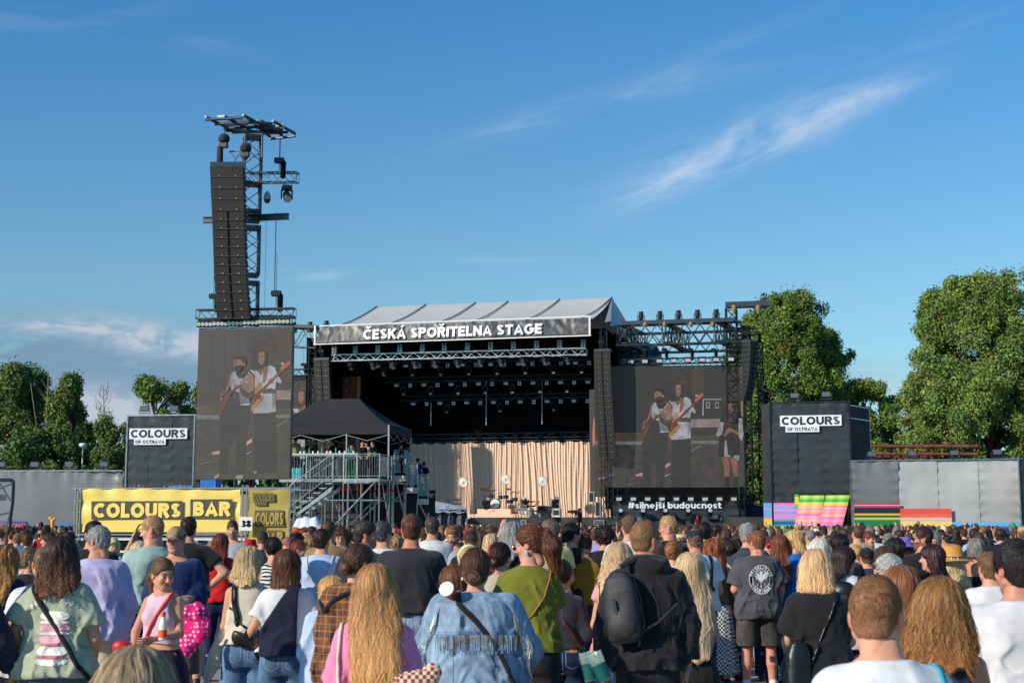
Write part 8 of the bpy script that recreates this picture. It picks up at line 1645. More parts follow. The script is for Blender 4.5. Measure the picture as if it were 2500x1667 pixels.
V,Fq=surfnet(lambda P:smin(sd_cone(P,(-.09,0,-.07),(.09,0,.05),.055,.05,(1,.6,1)),sd_ell(P,(0,0,0),(.12,.04,.06)),.02),(-.18,-.08,-.16),(.18,.08,.14),.007);V=V*.8;bp=at(1014,1664,6.1);link('woven_bag',npmesh('b',V,Fq),twotone('woven_cream',(232,196,176),(120,60,44),.016,0,True),base=tuple(bp),label='cream bag with brown diamond pattern at the elbow of the pink top',cat='bag')
# --- centre --------------------------------------------------------------
add('whitegrey',at=(936,1271,14.8),s='m',wf=1.1,hair=('short',(84,78,76),.3,{}),top=dict(m=WHT,sleeve=.6,loose=.025),bot=jeans(JD),hy=-32,lab='person with greying hair in a white t-shirt left of the dark polo shirt');glasses(CC['whitegrey'],m_dark,m_dark)
add('bald',at=(961,1286,22),s='m',hair=('none',),skin=(200,140,112),top=dict(m=NVY,sleeve=.6),bot=jeans(JD),lab='bald person far back between the white t-shirt and the dark polo shirt')
add('curlback',at=(966,1304,19),s='f',hair=('curlyshort',(166,132,92),.2,{}),top=dict(m=BEI,sleeve=.6),bot=jeans(JD),lab='person with pinned curly fair hair just left of the dark polo shirt')
c=add('polo',at=(1005,1254,12.3),s='m',wf=1.2,belly=.2,hair=('short',(104,66,44),.3,dict(vol=1.0,n=1500)),skin=(210,138,108),top=dict(kind='polo',m=OFFB,sleeve=.72,hem=.98,loose=.024,cuff=.014,flare=.02),bot=jeans(JL,loose=.02),aL=((.26,.02,1.13),(.18,.2,.99)),aR=((.26,.0,1.13),(.22,.16,.96)),lab='broad person in a charcoal polo shirt and light jeans, short reddish brown hair');pockets(c,.90)
add('white2',at=(1055,1261,18.0),s='m',wf=1.1,hair=('short',(82,70,64),.3,{}),top=dict(m=WHT,sleeve=.6,loose=.025),bot=jeans(JD),lab='tall person in a white t-shirt right behind the charcoal polo shirt')
add('beardgrey',at=(1107,1282,18),s='m',wf=1.05,hair=('fade',(140,92,62),.3,{}),beard=(80,52,40),yaw=160,hp=-22,top=dict(m=GRYM,sleeve=.6),bot=jeans(JD),lab='bearded person with cropped hair in a grey t-shirt looking down, facing the camera')
add('smallbr',at=(1043,1324,18),s='f',hair=('bun',(92,66,50),.2,{}),yaw=-30,hy=-40,top=dict(m=BLK,sleeve=.5),bot=jeans(JD),lab='small brown haired person between the charcoal polo and the grey t-shirt')
add('fade',at=(1150,1294,16.5),s='m',hair=('fade',(70,54,46),.3,{}),top=dict(m=BLK,sleeve=.6),bot=jeans(JD),hp=-8,lab='person with a dark fade haircut behind the blonde with the bandana')
c=add('sung1',at=(1178,1294,17.5),s='f',hair=('long',(84,60,46),.3,{}),yaw=-20,hy=-62,top=dict(m=BEI,sleeve=.5),bot=jeans(JD),lab='person with long brown hair and dark sunglasses in profile to the right');glasses(c,m_dark,m_dark)
add('straightbl',at=(1199,1301,16.5),s='f',hair=('long',(206,180,138),.32,{}),top=dict(m=WHT,sleeve=.5),bot=jeans(JD),lab='person with straight fair hair beside the brown haired person in sunglasses')
c=add('bandana',at=(1143,1329,11.6),s='f',hair=('bun',(190,160,118),.2,dict(vol=1.0)),top=dict(kind='tank',m=BLK,sleeve=0,hem=.95,nd=.15),bot=jeans(JD),hy=12,aL=((.27,.06,1.14),(.2,.24,1.1)),lab='blonde person with a yellow bandana and bare tanned shoulder behind the denim jacket')
headsdf(c,lambda P:np.maximum(np.abs(sd_ell(P,(0,-.018,.030),(.088,.110,.10)))-.004,np.abs(P[:,1]*.8+P[:,2]*.2+.005)-.03),(-.12,-.14,-.1),(.12,.14,.15),'bandana',cloth('lemon_print',(236,232,170),noise=.3,nsc=30),.005)
c=add('cupbr',at=(1106,1376,9.6),s='f',hair=('wavy',(112,72,46),.20,dict(vol=.92)),top=dict(m=BLK,sleeve=.4),bot=jeans(JD),hy=20,hp=-8,aL=((.30,.12,1.16),(.16,.24,1.38)),aR='fwd',curl=1.0,lab='brown haired person in black with a red cup, left of the denim jacket')
pc=at(1090,1437,8.3);t=thing('paper_cup','red and white paper cup tipped towards the camera, left of the denim jacket','cup',pc);ax=nrm([-.25,-.75,.35]);MB().lathe([(.028,-.10),(.040,-.002),(.042,0)],pc,ax,20).build('cup_wall',mat('red_paper',C(210,50,50),.6),t,smooth=True);MB().lathe([(.043,-.004),(.044,.004)],pc,ax,20).build('rim',m_white,t);MB().lathe([(.037,.003),(.037,.0045)],pc,ax,20).build('cup_inside',mat('cup_inside',C(240,215,200),.6),t)
c=add('denim',at=(1162,1337,8.5),s='f',wf=1.42,belly=.2,hair=('bun',(90,60,42),.2,dict(vol=1.08,n=2400)),hy=-3,hp=2,top=dict(kind='shirt',m=DJ,sleeve=1.9,hem=.62,loose=.04,flare=.035,fold=.010,sl=1.4),bot=jeans(JD),aL=((.30,-.02,1.13),(.20,.18,.94)),aR=((.31,-.02,1.13),(.2,.18,.94)),h=.0075,lab='person with a low brown bun in a light blue denim jacket with silver fringe')
strap(c,[(-.10,1.425),(.0,1.33),(.12,1.19),(.19,1.06),(.25,.92)],.028,BLK,name='bag_strap',off=.010)
rr_=np.random.default_rng(5);mb=MB();k=c['k']
def fringe(xs,z0f,ln,w_=.0045):
 xs=np.array(xs);Ls=ln*rr_.uniform(.75,1.15,len(xs));
 for x_,L_ in zip(xs,Ls):
  z0_=z0f(x_);n=7;zz=np.linspace(z0_,z0_-L_,n)*k;dx=rr_.normal()*.004;xx=(x_+dx*np.linspace(0,1,n))*k;Q=march(c['f'],xx,zz,-1,off=.016);w2=w_/2
  V=np.vstack([Q-[w2,0,0],Q+[w2,0,0]]);mb.add(V,[(i,n+i,n+i+1,i+1) for i in range(n-1)],0 if rr_.random()>.3 else 1)
fringe(np.linspace(-.24,.26,74),lambda x_:1.245-.02*abs(x_),.105)
mb2=mb;V=np.vstack(mb.v);me=bpy.data.meshes.new('silver_fringe');me.from_pydata([tuple(v) for v in V],[],mb.f);me.polygons.foreach_set('material_index',np.array(mb.m,np.int32));me.update();link('silver_fringe',me,[mat('silver_thread',C(215,212,205),.22,.8),mat('dark_silver_thread',C(110,116,124),.35,.7)],c['o'])
for sg in(-1,1):
 mb=MB()
 S_,E_,W_=c['B'].arm[sg]
 for i in range(46):
  f_=i/45;b0=S_+(E_-S_)*min(1,f_*1.7) if f_<.6 else E_+(W_-E_)*(f_-.6)/.4*.8;b0=b0+np.array([sg*.05,-.14,.02]);q=onto(c['f'],b0[None],.010,6)[0];L_=.09*rr_.uniform(.7,1.2);e_=onto(c['f'],(q-np.array([-sg*.01,0,L_]))[None],.012,3)[0];md=(q+e_)/2+np.array([0,-.006,0]);mb.bar(q,md,.002,3,0);mb.bar(md,e_,.002,3,0)
 V=np.vstack(mb.v);me=bpy.data.meshes.new('sleeve_fringe');me.from_pydata([tuple(v) for v in V],[],mb.f);me.update();link('sleeve_fringe',me,mat('silver_thread'),c['o'])
def seams(mb,pr):
 thick(mb,pr,[(t,1.25-.02*abs(t)) for t in np.linspace(-.26,.27,30)],.005);thick(mb,pr,[(t,1.262-.02*abs(t)) for t in np.linspace(-.26,.27,30)],.003)
 for s in(-1,1):thick(mb,pr,[(s*(.13+.0*t),t) for t in np.linspace(1.24,.68,24)],.004)
decal(c,seams,mat('denim_seam',C(96,126,160),.8),'seam_stitching',off=.004)
headsdf(c,lambda P:sd_ell(P,(-.082,-.005,-.055),(.007,.007,.012)),(-.1,-.03,-.08),(-.06,.02,-.03),'earring',m_white,.003)
c=add('scarf',at=(1222,1323,11.6),s='f',hair=('bun',(66,36,30),.2,dict(vol=1.1,n=1500)),hy=-28,hp=-6,top=dict(kind='shirt',m=BEI,sleeve=.6,loose=.02),bot=jeans(JD),lab='dark haired person with a red scarf tied in the hair and beige top')
headsdf(c,lambda P:smin(smin(sd_ell(P,(-.045,-.085,.03),(.022,.030,.035)),sd_cone(P,(-.05,-.10,.02),(-.035,-.115,-.10),.014,.020,(1,.5,1)),.01),sd_cone(P,(-.05,-.09,.04),(-.06,-.07,.085),.016,.018,(1,.6,1)),.01)+.004*fold(P,40,40,40,2,4),(-.12,-.17,-.15),(.03,0,.13),'hair_scarf',cloth('red_scarf',(226,50,44)),.005)
c=add('olive',at=(1292,1281,9.8),s='f',wf=1.02,hair=('pony',(92,52,34),.30,dict(vol=1.9,n=2200,ends=(110,58,34))),skin=(218,156,134),yaw=-4,hy=72,hp=-12,top=dict(m=OLIVE,sleeve=.60,hem=.93,loose=.018,fold=.010,flare=.01),bot=jeans(JK,waist=1.03,wide=-.0),aL='fwd',aR=((.24,.02,1.12),(.12,.22,1.02)),lab='person with brown half ponytail and sunglasses in an olive green top');glasses(c,m_gold,mat('amber_lens',C(70,36,30),.1),.026)
strap(c,[(.145,1.43),(.11,1.30),(.03,1.18),(-.09,1.07),(-.13,1.0)],.008,m_tan,name='thin_strap',off=.008);headsdf(c,lambda P:sd_ell(P,(-.083,.0,-.062),(.008,.010,.018)),(-.11,-.03,-.09),(-.06,.03,-.03),'earring',mat('blue_stone',C(120,190,215),.2),.003)
c=add('greylong',at=(1253,1271,14.2),s='f',wf=1.1,hair=('wavy',(150,148,146),.27,dict(vol=1.05)),hy=-38,top=dict(m=BLK,sleeve=.6),bot=jeans(JD),lab='person with shoulder length silver grey hair and dark glasses in black');glasses(c,m_dark,m_dark)
add('yellow',at=(1341,1266,16.2),s='m',wf=1.08,hair=('short',(112,98,88),.3,{}),yaw=15,hy=62,top=dict(m=YEL,sleeve=.6,loose=.022),bot=jeans(JD),lab='person with greying brown hair in a pale yellow t-shirt looking left');glasses(CC['yellow'],m_dark,m_cup,.022)
c=add('earring',at=(1398,1276,16.5),s='f',wf=1.08,hair=('bun',(34,27,26),.2,dict(vol=1.25)),yaw=-10,hy=-52,top=dict(kind='tank',m=BLK,sleeve=0,nd=.1),bot=jeans(JD),lab='black haired person with glasses and big earring, right of the pale yellow t-shirt');glasses(c,mat('red_leather'),m_cup,.022)
c=add('mustard',at=(1428,1304,16.5),s='m',wf=1.18,hair=('short',(82,52,40),.3,{}),hp=-26,hf=.05,top=dict(m=MUST,sleeve=1.9,hem=.93,loose=.03,flare=.02,fold=.006),bot=jeans(AUB,loose=.03),lab='person in a mustard brown long sleeved top with lowered head')
add('blackcurl',at=(1476,1280,16.5),s='m',wf=1.08,hair=('curlyshort',(44,34,30),.2,dict(vol=.75)),top=dict(m=BLK,sleeve=.6),bot=jeans(JD),lab='dark curly haired person in black left of the blonde with pink hair glasses')
add('white3',at=(1536,1256,16),s='m',wf=1.1,hair=('short',(112,84,60),.3,{}),hy=10,top=dict(m=WHT,sleeve=.6,loose=.025),bot=jeans(JD),lab='tall fair brown haired person in a white t-shirt behind the black hooded sweatshirt')
c=add('updojeans',at=(1371,1366,10.9),s='f',wf=1.02,hair=('updo',(72,44,34),.2,dict(vol=1.15,n=1500)),hy=-20,hp=-12,top=dict(m=cloth('sheer_black',(52,50,60),k=1),sleeve=1.9,hem=1.0,loose=.006,flare=.0,fold=.003),bot=jeans(JD,waist=1.06,loose=.006),legs=1,aR=((.26,-.04,1.13),(.14,.12,1.05)),lab='person with a messy dark updo in a thin black top and dark blue jeans');pockets(c,.925);strap(c,[(-.12,1.42),(-.02,1.28),(.08,1.15),(.17,1.0)],.028,mat('brown_leather',C(70,44,34),.5),name='bag_strap',off=.006)
c=add('wavyblonde',at=(1512,1322,10.8),s='f',wf=1.0,hair=('wavy',(198,166,128),.36,dict(vol=1.18,ends=(236,206,164),n=2200,wave=1.0,seed=7)),hy=-12,top=dict(m=cloth('rose',(226,158,170)),sleeve=.3),bot=jeans(JL),lab='person with wavy ash blonde hair and pink sunglasses pushed up, left of the backpack')
headpart(c,MB().tube([(-.08,.02,.075),(-.05,.035,.122),(0,.04,.138),(.05,.035,.122),(.08,.02,.075)],.004,5),'hair_glasses',mat('pink_frame',C(225,140,150),.3))
# --- hooded man with backpack ---------------------------------------------
c=add('hood',at=(1577,1268,9.0),s='m',wf=.98,hair=('fade',(142,104,70),.3,dict(n=2600)),skin=(214,152,120),hy=-40,hx=.0,beard=(150,105,80),top=dict(kind='hood',m=cloth('black_fleece',(34,33,36),k=1),sleeve=1.66,hem=.88,loose=.026,flare=.008,fold=.011,sl=1.1),bot=jeans(JK),aL=((.27,-.03,1.13),(.29,.06,.88)),aR=((.27,-.01,1.13),(.26,.03,.88)),yaw=-6,curl=.7,h=.0078,lab='tall person in a black hooded sweatshirt with a black backpack on one shoulder');glasses(c,m_dark,m_cup,.022)
def f_pack(P):
 d=sd_loft(P,np.array([-.26,-.22,-.05,.12,.21,.25]),np.array([.085,.125,.135,.125,.095,.05]),np.array([.05,.085,.09,.075,.05,.03]),np.array([0,-.005,-.01,-.005,.01,.02]),2.8);d=smin(d,sd_ell(P,(0,-.085,-.13),(.105,.035,.095)),.01);Q=np.abs(P[:,0]);d=d+.004*np.exp(-((Q-.125)/.006)**2)+.004*fold(P,10,10,10,3,5);return d-.003*np.exp(-(P[:,0]/.004)**2)*(P[:,2]>-.02)
V,Fq=surfnet(f_pack,(-.2,-.18,-.3),(.2,.13,.3),.0075);Rp=np.array(Matrix.Rotation(R(-8),3,'Y')@Matrix.Rotation(R(-14),3,'Z'));V=V*.84;PO=np.array([-.150,-.215,1.31]);Vp=V@Rp.T+PO;bk=worn(c,Vp,Fq,'backpack',mat('black_nylon',C(40,41,44),.62,bump=.003,bsc=30),'black nylon backpack hanging on the left shoulder of the black hooded sweatshirt','backpack')
q=MB();
def lp(*a):return[np.array(x_)@Rp.T+PO for x_ in a]
for pts in(lp((.11,-.03,.17),(.13,-.02,.05),(.13,-.02,-.12),(.08,-.03,-.24)),lp((-.02,-.088,.06),(-.02,-.098,-.03)),lp((-.11,-.03,.17),(-.13,-.02,.05))):q.tube(pts,.0035,5)
worn_mb(c,q,'piping',m_blkl,None,None,parent=bk);q=MB();q.tube(lp((.02,.03,.24),(.09,.08,.27),(.16,.16,.27),(.2,.24,.22)),.017,6).tube(lp((.10,0,-.16),(.2,.05,-.12),(.31,.14,-.03)),.009,6);worn_mb(c,q,'shoulder_strap',mat('black_nylon'),None,None,parent=bk);q=MB();q.tube(lp((-.02,-.1,.055),(-.015,-.105,-.0)),.006,6);worn_mb(c,q,'zip_pull',m_dkst,None,None,parent=bk)
for nm,sg in(('wrist_watch',-1),):S_,E_,W_=c['B'].arm[sg];q=MB();ax=nrm(E_-W_);q.lathe([(.034,.02),(.035,.045)],W_,ax,14);q.f=q.f[:-2];q.m=q.m[:-2];q.box(W_+ax*.03+np.array([-.036,-.0,0]),(.014,.034,.034));V=np.vstack(q.v);me=bpy.data.meshes.new(nm);me.from_pydata([tuple(v) for v in V],[],q.f);me.update();link(nm,me,m_blkl,c['o'])
S_,E_,W_=c['B'].arm[1];q=MB();ax=nrm(E_-W_);q.lathe([(.033,.0),(.033,.018)],W_,ax,14);q.f=q.f[:-2];q.m=q.m[:-2];V=np.vstack(q.v);me=bpy.data.meshes.new('wrist_bands');me.from_pydata([tuple(v) for v in V],[],q.f);me.update();link('wrist_bands',me,mat('coloured_band',C(90,130,190),.6,noise=.6,nsc=80),c['o'])
cup_at(at(1443,1662,8.6),'left one of two green printed cups held low by the hooded person','green printed cups',.15,3.0,1.25);cup_at(at(1480,1660,8.5),'right one of two green printed cups held low by the hooded person','green printed cups',.45,3.1,1.25)
# --- right of centre --------------------------------------------------------
c=add('blondspecs',at=(1631,1259,17),s='m',wf=1.1,hair=('fade',(196,156,108),.3,dict(vol=1.05)),skin=(224,160,134),yaw=20,hy=62,hp=-8,top=dict(m=BLK,sleeve=.6,loose=.02),bot=jeans(JD),lab='fair haired person with glasses in black looking left, in front of the slogan banner');glasses(c,m_gold,m_cup,.022)
c=add('straw',at=(1661,1292,18.5),s='f',hair=('bob',(150,110,76),.15,{}),top=dict(m=WHT,sleeve=.5),bot=jeans(JD),hat_h=.045,lab='person in a narrow brimmed straw hat between the fair haired profile and the black cap');lathe_hat(c,[(.15,.035),(.10,.04),(.095,.10),(.082,.125),(0,.12)],mat('straw',C(214,194,156),.85,bump=.003,bsc=60,noise=.15,nsc=30),'straw_hat',pinch=.15,band=(.045,.1,.02,m_blkl))
c=add('blackcap',at=(1696,1286,14.8),s='m',wf=1.12,hair=('fade',(120,96,80),.3,{}),skin=(214,150,122),top=dict(m=WHT,sleeve=.6,loose=.025),bot=jeans(JD),hat_h=.012,yaw=6,lab='person in a black cap and white t-shirt wearing black backpack straps');ball_cap(c,cloth('dark_cap',(34,38,48),k=1));strap(c,[(-.13,1.43),(-.125,1.32),(-.12,1.2)],.04,m_blkl,name='backpack_strap');strap(c,[(.13,1.43),(.125,1.32),(.12,1.2)],.04,m_blkl,name='backpack_strap')
add('dark3',at=(1719,1273,17.5),s='m',wf=1.08,hair=('short',BK),top=dict(m=SLATE,sleeve=.6),bot=jeans(JD),lab='dark haired person in a dark blue t-shirt right of the black cap')
add('clawclip',at=(1646,1318,14.5),s='f',hair=('updo',(160,106,66),.2,{}),top=dict(m=WHT,sleeve=.6),bot=jeans(JD),hy=-25,lab='light brown haired person with claw clip above the long platinum hair')
c=add('platinum',at=(1681,1346,10.2),s='f',wf=.98,hair=('long',(204,174,132),.66,dict(vol=1.05,ends=(244,218,178),n=3600,var=.24,seed=5)),skin=(222,172,150),hy=16,top=dict(kind='strapless',m=BLK,sleeve=0,hem=1.10,loose=.004,fold=.001,flare=0),bot=dict(kind='skirt',m=BLK,len=.12,waist=1.02,bw=.22),aL=((.25,.03,1.13),(.12,.2,1.05)),aR=((.25,.0,1.13),(.14,.18,1.02)),lab='person with very long straight platinum hair, black strapless top and black skirt')
q=MB();k=c['k'];pts=march(c['f'],np.linspace(.13,-.17,26)*k,np.linspace(1.30,.86,26)*k,-1,off=.014);
for i in range(25):q.bar(pts[i],pts[i+1],.0045 if i%2 else.0075,5)
V=np.vstack(q.v);me=bpy.data.meshes.new('chain_strap');me.from_pydata([tuple(v) for v in V],[],q.f);me.update();link('chain_strap',me,m_gold,c['o'])
c=add('curlred',at=(1741,1312,16),s='f',wf=1.14,hair=('curly',(140,78,46),.20,dict(vol=1.0,n=1900)),skin=(226,160,140),top=dict(kind='tank',m=BLK,sleeve=0,hem=1.0,nd=.06,arm=.03),bot=dict(kind='skirt',m=twotone('gingham',(222,222,222),(34,34,38),.022,0,True),len=.2,bw=.28),aR=((.27,-.02,1.12),(.2,.2,1.05)),lab='person with red brown curls, black sleeveless top and small checked skirt')
c=add('beigetank',at=(1782,1318,17),s='f',hair=('updo',(60,40,34),.2,{}),skin=(222,172,148),top=dict(kind='tank',m=cloth('sand2',(206,188,158)),sleeve=0,hem=.98,nd=.15),bot=dict(kind='shorts',m=JM,len=.55,wide=.03),hy=-10,lab='dark haired person in a beige tank top left of the charcoal printed t-shirt')
add('orangeshoe',at=(1796,1316,18.6),s='f',hair=('bun',DBR),top=dict(m=AUB,sleeve=.6),bot=dict(kind='shorts',m=denim('faded',(120,150,180)),len=.52,wide=.03),shoe=m_shoeo,stance=.16,lab='person with bare legs and orange shoes partly hidden behind the beige tank top')
add('greyback',at=(1824,1277,17),s='m',wf=1.08,hair=('messy',(158,154,150),.3,{}),top=dict(m=SLATE,sleeve=.6),bot=jeans(JD),lab='person with thick grey hair and dark grey t-shirt left of the charcoal printed t-shirt')
c=add('conspiracy',at=(1846,1296,15.9),s='m',wf=1.14,hair=('short',(142,88,60),.3,dict(vol=1.0)),skin=(218,150,124),yaw=4,hy=28,hp=-6,top=dict(m=DGRY,sleeve=.80,hem=.80,loose=.034,cuff=.026,flare=.016,fold=.008),bot=dict(kind='shorts',m=JS,len=.50,loose=.026,wide=.025),legs=1,shoe=m_shoew,stance=.13,aL=((.27,.0,1.12),(.17,.2,1.02)),aR=((.27,-.03,1.12),(.26,.06,.9)),h=.0105,lab='person in a washed charcoal t-shirt with a round white emblem and charcoal shorts')
def emblem(mb,pr):
 cx_,cz=.0,1.235;n=40
 for r0,w_ in((.155,.006),(.107,.006)):thick(mb,pr,[(cx_+r0*.86*math.cos(t),cz+r0*math.sin(t)) for t in np.linspace(0,2*math.pi,n)],w_)
 for txt,s_,r0 in(('SUPERLATIVE',1,.116),('CONSPIRACY',-1,.146)):
  n_=len(txt)
  for i,ch in enumerate(txt):
   a=(i-(n_-1)/2)*(.245 if s_>0 else.235)
   if s_>0:fn=lambda x,y,l,a=a:pr(cx_+((r0+y)*math.sin(a)+x*math.cos(a))*.88,cz+(r0+y)*math.cos(a)-x*math.sin(a),l)
   else:fn=lambda x,y,l,a=a:pr(cx_+((r0-y)*math.sin(a)+x*math.cos(a))*.88,cz-(r0-y)*math.cos(a)+x*math.sin(a),l)
   text_mb(mb,ch,fn,.030,w=.27,eps=.0005)
 thick(mb,pr,[(cx_,z) for z in np.linspace(cz+.075,cz-.085,8)],.020);disc(mb,pr,cx_,cz+.07,.016,.022)
 for s_ in(-1,1):
  for j in range(5):
   z1=cz+.045-j*.016;thick(mb,pr,[(cx_+s_*(.012+.075*t*(1-.12*j)),z1-.006+.035*math.sin(t*2.4)-.0*j) for t in np.linspace(0,1,7)],.009)
  thick(mb,pr,[(cx_+s_*.03,cz-.04),(cx_+s_*.045,cz-.055),(cx_+s_*.035,cz-.06),(cx_+s_*.05,cz-.08)],.006)
  for j in range(3):a=(.35+.25*j)*s_;thick(mb,pr,[(cx_+.055*math.sin(a),cz+.055+.02*math.cos(a)),(cx_+.08*math.sin(a),cz+.055+.042*math.cos(a))],.004)
decal(c,emblem,mat('print_white',C(222,222,220),.85),'emblem_print',off=.005)
c=add('redglasses',at=(1876,1306,18.5),s='f',hair=('long',(118,62,44),.25,{}),yaw=170,hy=15,top=dict(m=WHT,sleeve=.5),bot=jeans(JD),hat_h=.01,lab='person with red sunglasses and red cap facing the camera');glasses(c,mat('red_leather'),mat('red_lens',C(190,20,40),.1),.026,.006);ball_cap(c,RED)
add('auburnlong',at=(1903,1302,16.5),s='f',hair=('long',(118,66,42),.42,dict(vol=1.05)),top=dict(kind='shirt',m=denim('jacket_blue',(72,98,122)),sleeve=1.9,loose=.03),bot=jeans(JD),lab='person with long auburn hair and blue denim jacket right of the charcoal printed t-shirt')
c=add('blueprof',at=(1938,1291,16.5),s='f',wf=1.0,hair=('long',(206,168,112),.36,dict(vol=1.0)),skin=(220,158,132),yaw=30,hy=50,hp=-8,top=dict(m=BLUE,sleeve=.5),bot=jeans(JD),lab='blonde person with sunglasses in a bright blue t-shirt looking left');glasses(c,m_gold,m_dark,.026)
add('platbob',at=(2000,1311,14.4),s='f',hair=('bob',(218,212,200),.15,{}),top=dict(kind='shirt',m=denim('jacket_pale',(150,172,192)),sleeve=1.9,loose=.03),bot=jeans(JD),lab='person with a short platinum bob behind the blonde in the black t-shirt')
c=add('blackbag',at=(1992,1338,9.4),s='f',wf=1.06,belly=.1,hair=('bob',(222,182,134),.165,dict(vol=1.12,n=2300,ends=(238,190,134))),hy=-14,top=dict(m=BLK,sleeve=.78,hem=.86,loose=.026,cuff=.014,flare=.02,fold=.008),bot=jeans(JM,loose=.02,wide=.015),aL=((.26,.02,1.13),(.22,.16,.95)),aR=((.27,.02,1.13),(.14,.2,1.02)),lab='blonde bob haired person in a black t-shirt with a black bucket bag');strap(c,[(.10,1.44),(.06,1.34),(.0,1.2),(-.06,1.07),(-.09,1.0)],.013,m_blkl,name='bag_strap',off=.009)
V,Fq=surfnet(lambda P:np.maximum(sd_loft(P,np.array([-.17,-.15,0,.12,.15]),np.array([.07,.09,.085,.06,.03]),np.array([.05,.07,.06,.045,.03]),np.zeros(5),2.6)+.003*fold(P,12,12,12,2,4),-sd_ell(P,(0,0,.19),(.05,.03,.05))),(-.14,-.11,-.2),(.14,.11,.2),.007);worn(c,V+np.array([-.165,-.16,.93]),Fq,'bucket_bag',m_blkl,'black leather bucket bag at the left hip of the blonde in the black t-shirt','bag')
c=add('whiteblouse',at=(2062,1330,12.5),s='f',wf=1.0,hair=('long',(50,36,34),.30,dict(vol=1.0)),skin=(214,152,124),yaw=-15,hy=-48,hp=-6,top=dict(m=cloth('white_blouse',(226,222,228)),sleeve=.95,hem=.8,loose=.03),bot=jeans(JK),aL='fwd',aR='low',lab='dark haired person in a white blouse with backpack straps looking right');strap(c,[(.12,1.42),(.10,1.32),(.09,1.2)],.026,m_blkl,name='backpack_strap');strap(c,[(-.12,1.42),(-.10,1.32),(-.09,1.2)],.026,m_blkl,name='backpack_strap')
def f_bp2(P):return smax(sd_cone(P,(0,0,.08),(0,0,-.12),.12,.14,(1,.55,1)),np.abs(P[:,2])-.2,.03)+.004*fold(P,12,12,12,3,4)
V,Fq=surfnet(f_bp2,(-.2,-.14,-.24),(.2,.14,.24),.010);worn(c,V+np.array([-.02,-.21,1.14]),Fq,'backpack',m_blkl,'small black backpack worn over the white blouse','backpack')
add('blacktee',at=(2050,1303,15.0),s='m',hair=('messy',(34,28,28),.3,dict(vol=1.3)),top=dict(m=BLK,sleeve=.6,loose=.022),bot=jeans(JD),aR=((.27,.0,1.12),(.2,.1,.92)),hy=-15,lab='black haired person in a black t-shirt behind the white blouse')
add('bunblonde',at=(2091,1329,18.5),s='f',hair=('updo',(196,148,92),.2,dict(vol=1.1)),top=dict(m=BEI,sleeve=.6),bot=jeans(JD),lab='person with a pinned golden blonde bun far back right of the white blouse')
c=add('capback',at=(2115,1333,16.5),s='m',hair=('fade',DBR),top=dict(m=AUB,sleeve=.6),bot=jeans(JD),hat_h=.012,lab='person in a black cap between the golden bun and the straight brown hair');ball_cap(c,BLK)
add('curlblack',at=(2184,1312,14.8),s='m',wf=1.05,hair=('curlyshort',(36,30,30),.2,dict(vol=1.0)),top=dict(m=NVY,sleeve=.6),bot=jeans(JD),lab='person with black curly hair in dark clothes left of the bearded profile')
c=add('profblack',at=(2250,1284,15.5),s='m',wf=1.1,hair=('short',(72,48,38),.3,dict(vol=1.15)),skin=(214,150,124),beard=(60,40,32),yaw=18,hy=68,top=dict(m=BLK,sleeve=.6,loose=.02),bot=jeans(JD),lab='bearded person with sunglasses in a black t-shirt in profile to the left');glasses(c,m_dark,m_dark,.024)
c=add('purplehat',at=(2206,1306,19.5),s='f',hair=('bob',DBR,.15,{}),top=dict(m=LAV,sleeve=.6),bot=jeans(JD),hat_h=.02,lab='person in a purple bucket hat left of the bearded profile');lathe_hat(c,[(.155,-.005),(.108,.05),(.098,.10),(.088,.135),(.0,.14)],cloth('purple',(126,112,200)),'bucket_hat')
add('brownstr',at=(2160,1330,13.2),s='f',hair=('long',(84,56,44),.3,dict(vol=1.05)),top=dict(m=OFFB,sleeve=.6),bot=jeans(JD),lab='person with straight brown hair behind the grey cropped hair')
c=add('greycrop',at=(2168,1352,11.2),s='f',hair=('short',(186,182,176),.3,dict(vol=1.2,n=1500)),skin=(214,150,122),yaw=30,hy=52,hp=-8,top=dict(m=SLATE,sleeve=.8),bot=jeans(JD),lab='person with cropped silver hair and white framed sunglasses looking left');glasses(c,m_white,m_dark,.027,.007)
add('darkred',at=(2273,1326,13.5),s='f',hair=('wavy',(62,34,40),.24,dict(vol=1.05)),skin=(220,160,140),yaw=10,hy=45,top=dict(m=BLK,sleeve=.7),bot=jeans(JD),lab='person with dark burgundy hair and black top left of the camel hat')
c=add('camelhat',at=(2323,1318,14),s='f',wf=1.0,hair=('wavy',(196,176,140),.25,dict(vol=1.0,ends=(206,184,140))),skin=(216,152,120),hat_h=.055,hp=6,top=dict(kind='strapless',m=BLK,sleeve=0,hem=.95,fold=.001,loose=.004),bot=jeans(JK),lab='blonde person in a wide camel felt hat with bare shoulders')
lathe_hat(c,[(.205,.025),(.20,.032),(.115,.035),(.106,.04),(.102,.10),(.088,.145),(.05,.158),(0,.148)],mat('camel_felt',C(196,140,66),.9,noise=.08,nsc=10),'felt_hat',pinch=.28,band=(.04,.106,.012,m_blkl),tilt=.10)
for s in(-1,1):strap(c,[(s*.115,1.45),(s*.11,1.38),(s*.105,1.29)],.008,BLK,name='thin_strap',off=.003)
add('bareback',at=(2381,1311,16.8),s='f',wf=1.08,hair=('wavy',(134,126,116),.13,dict(vol=.95)),skin=(206,142,106),bot=jeans(JD,waist=1.02),top=dict(kind='strapless',m=BLK,sleeve=0,hem=.98,loose=.008,fold=.002),lab='person with grey bob hair and bare tanned back in a black waist band')
CC['bareback']['o'].children[0]['note']=0
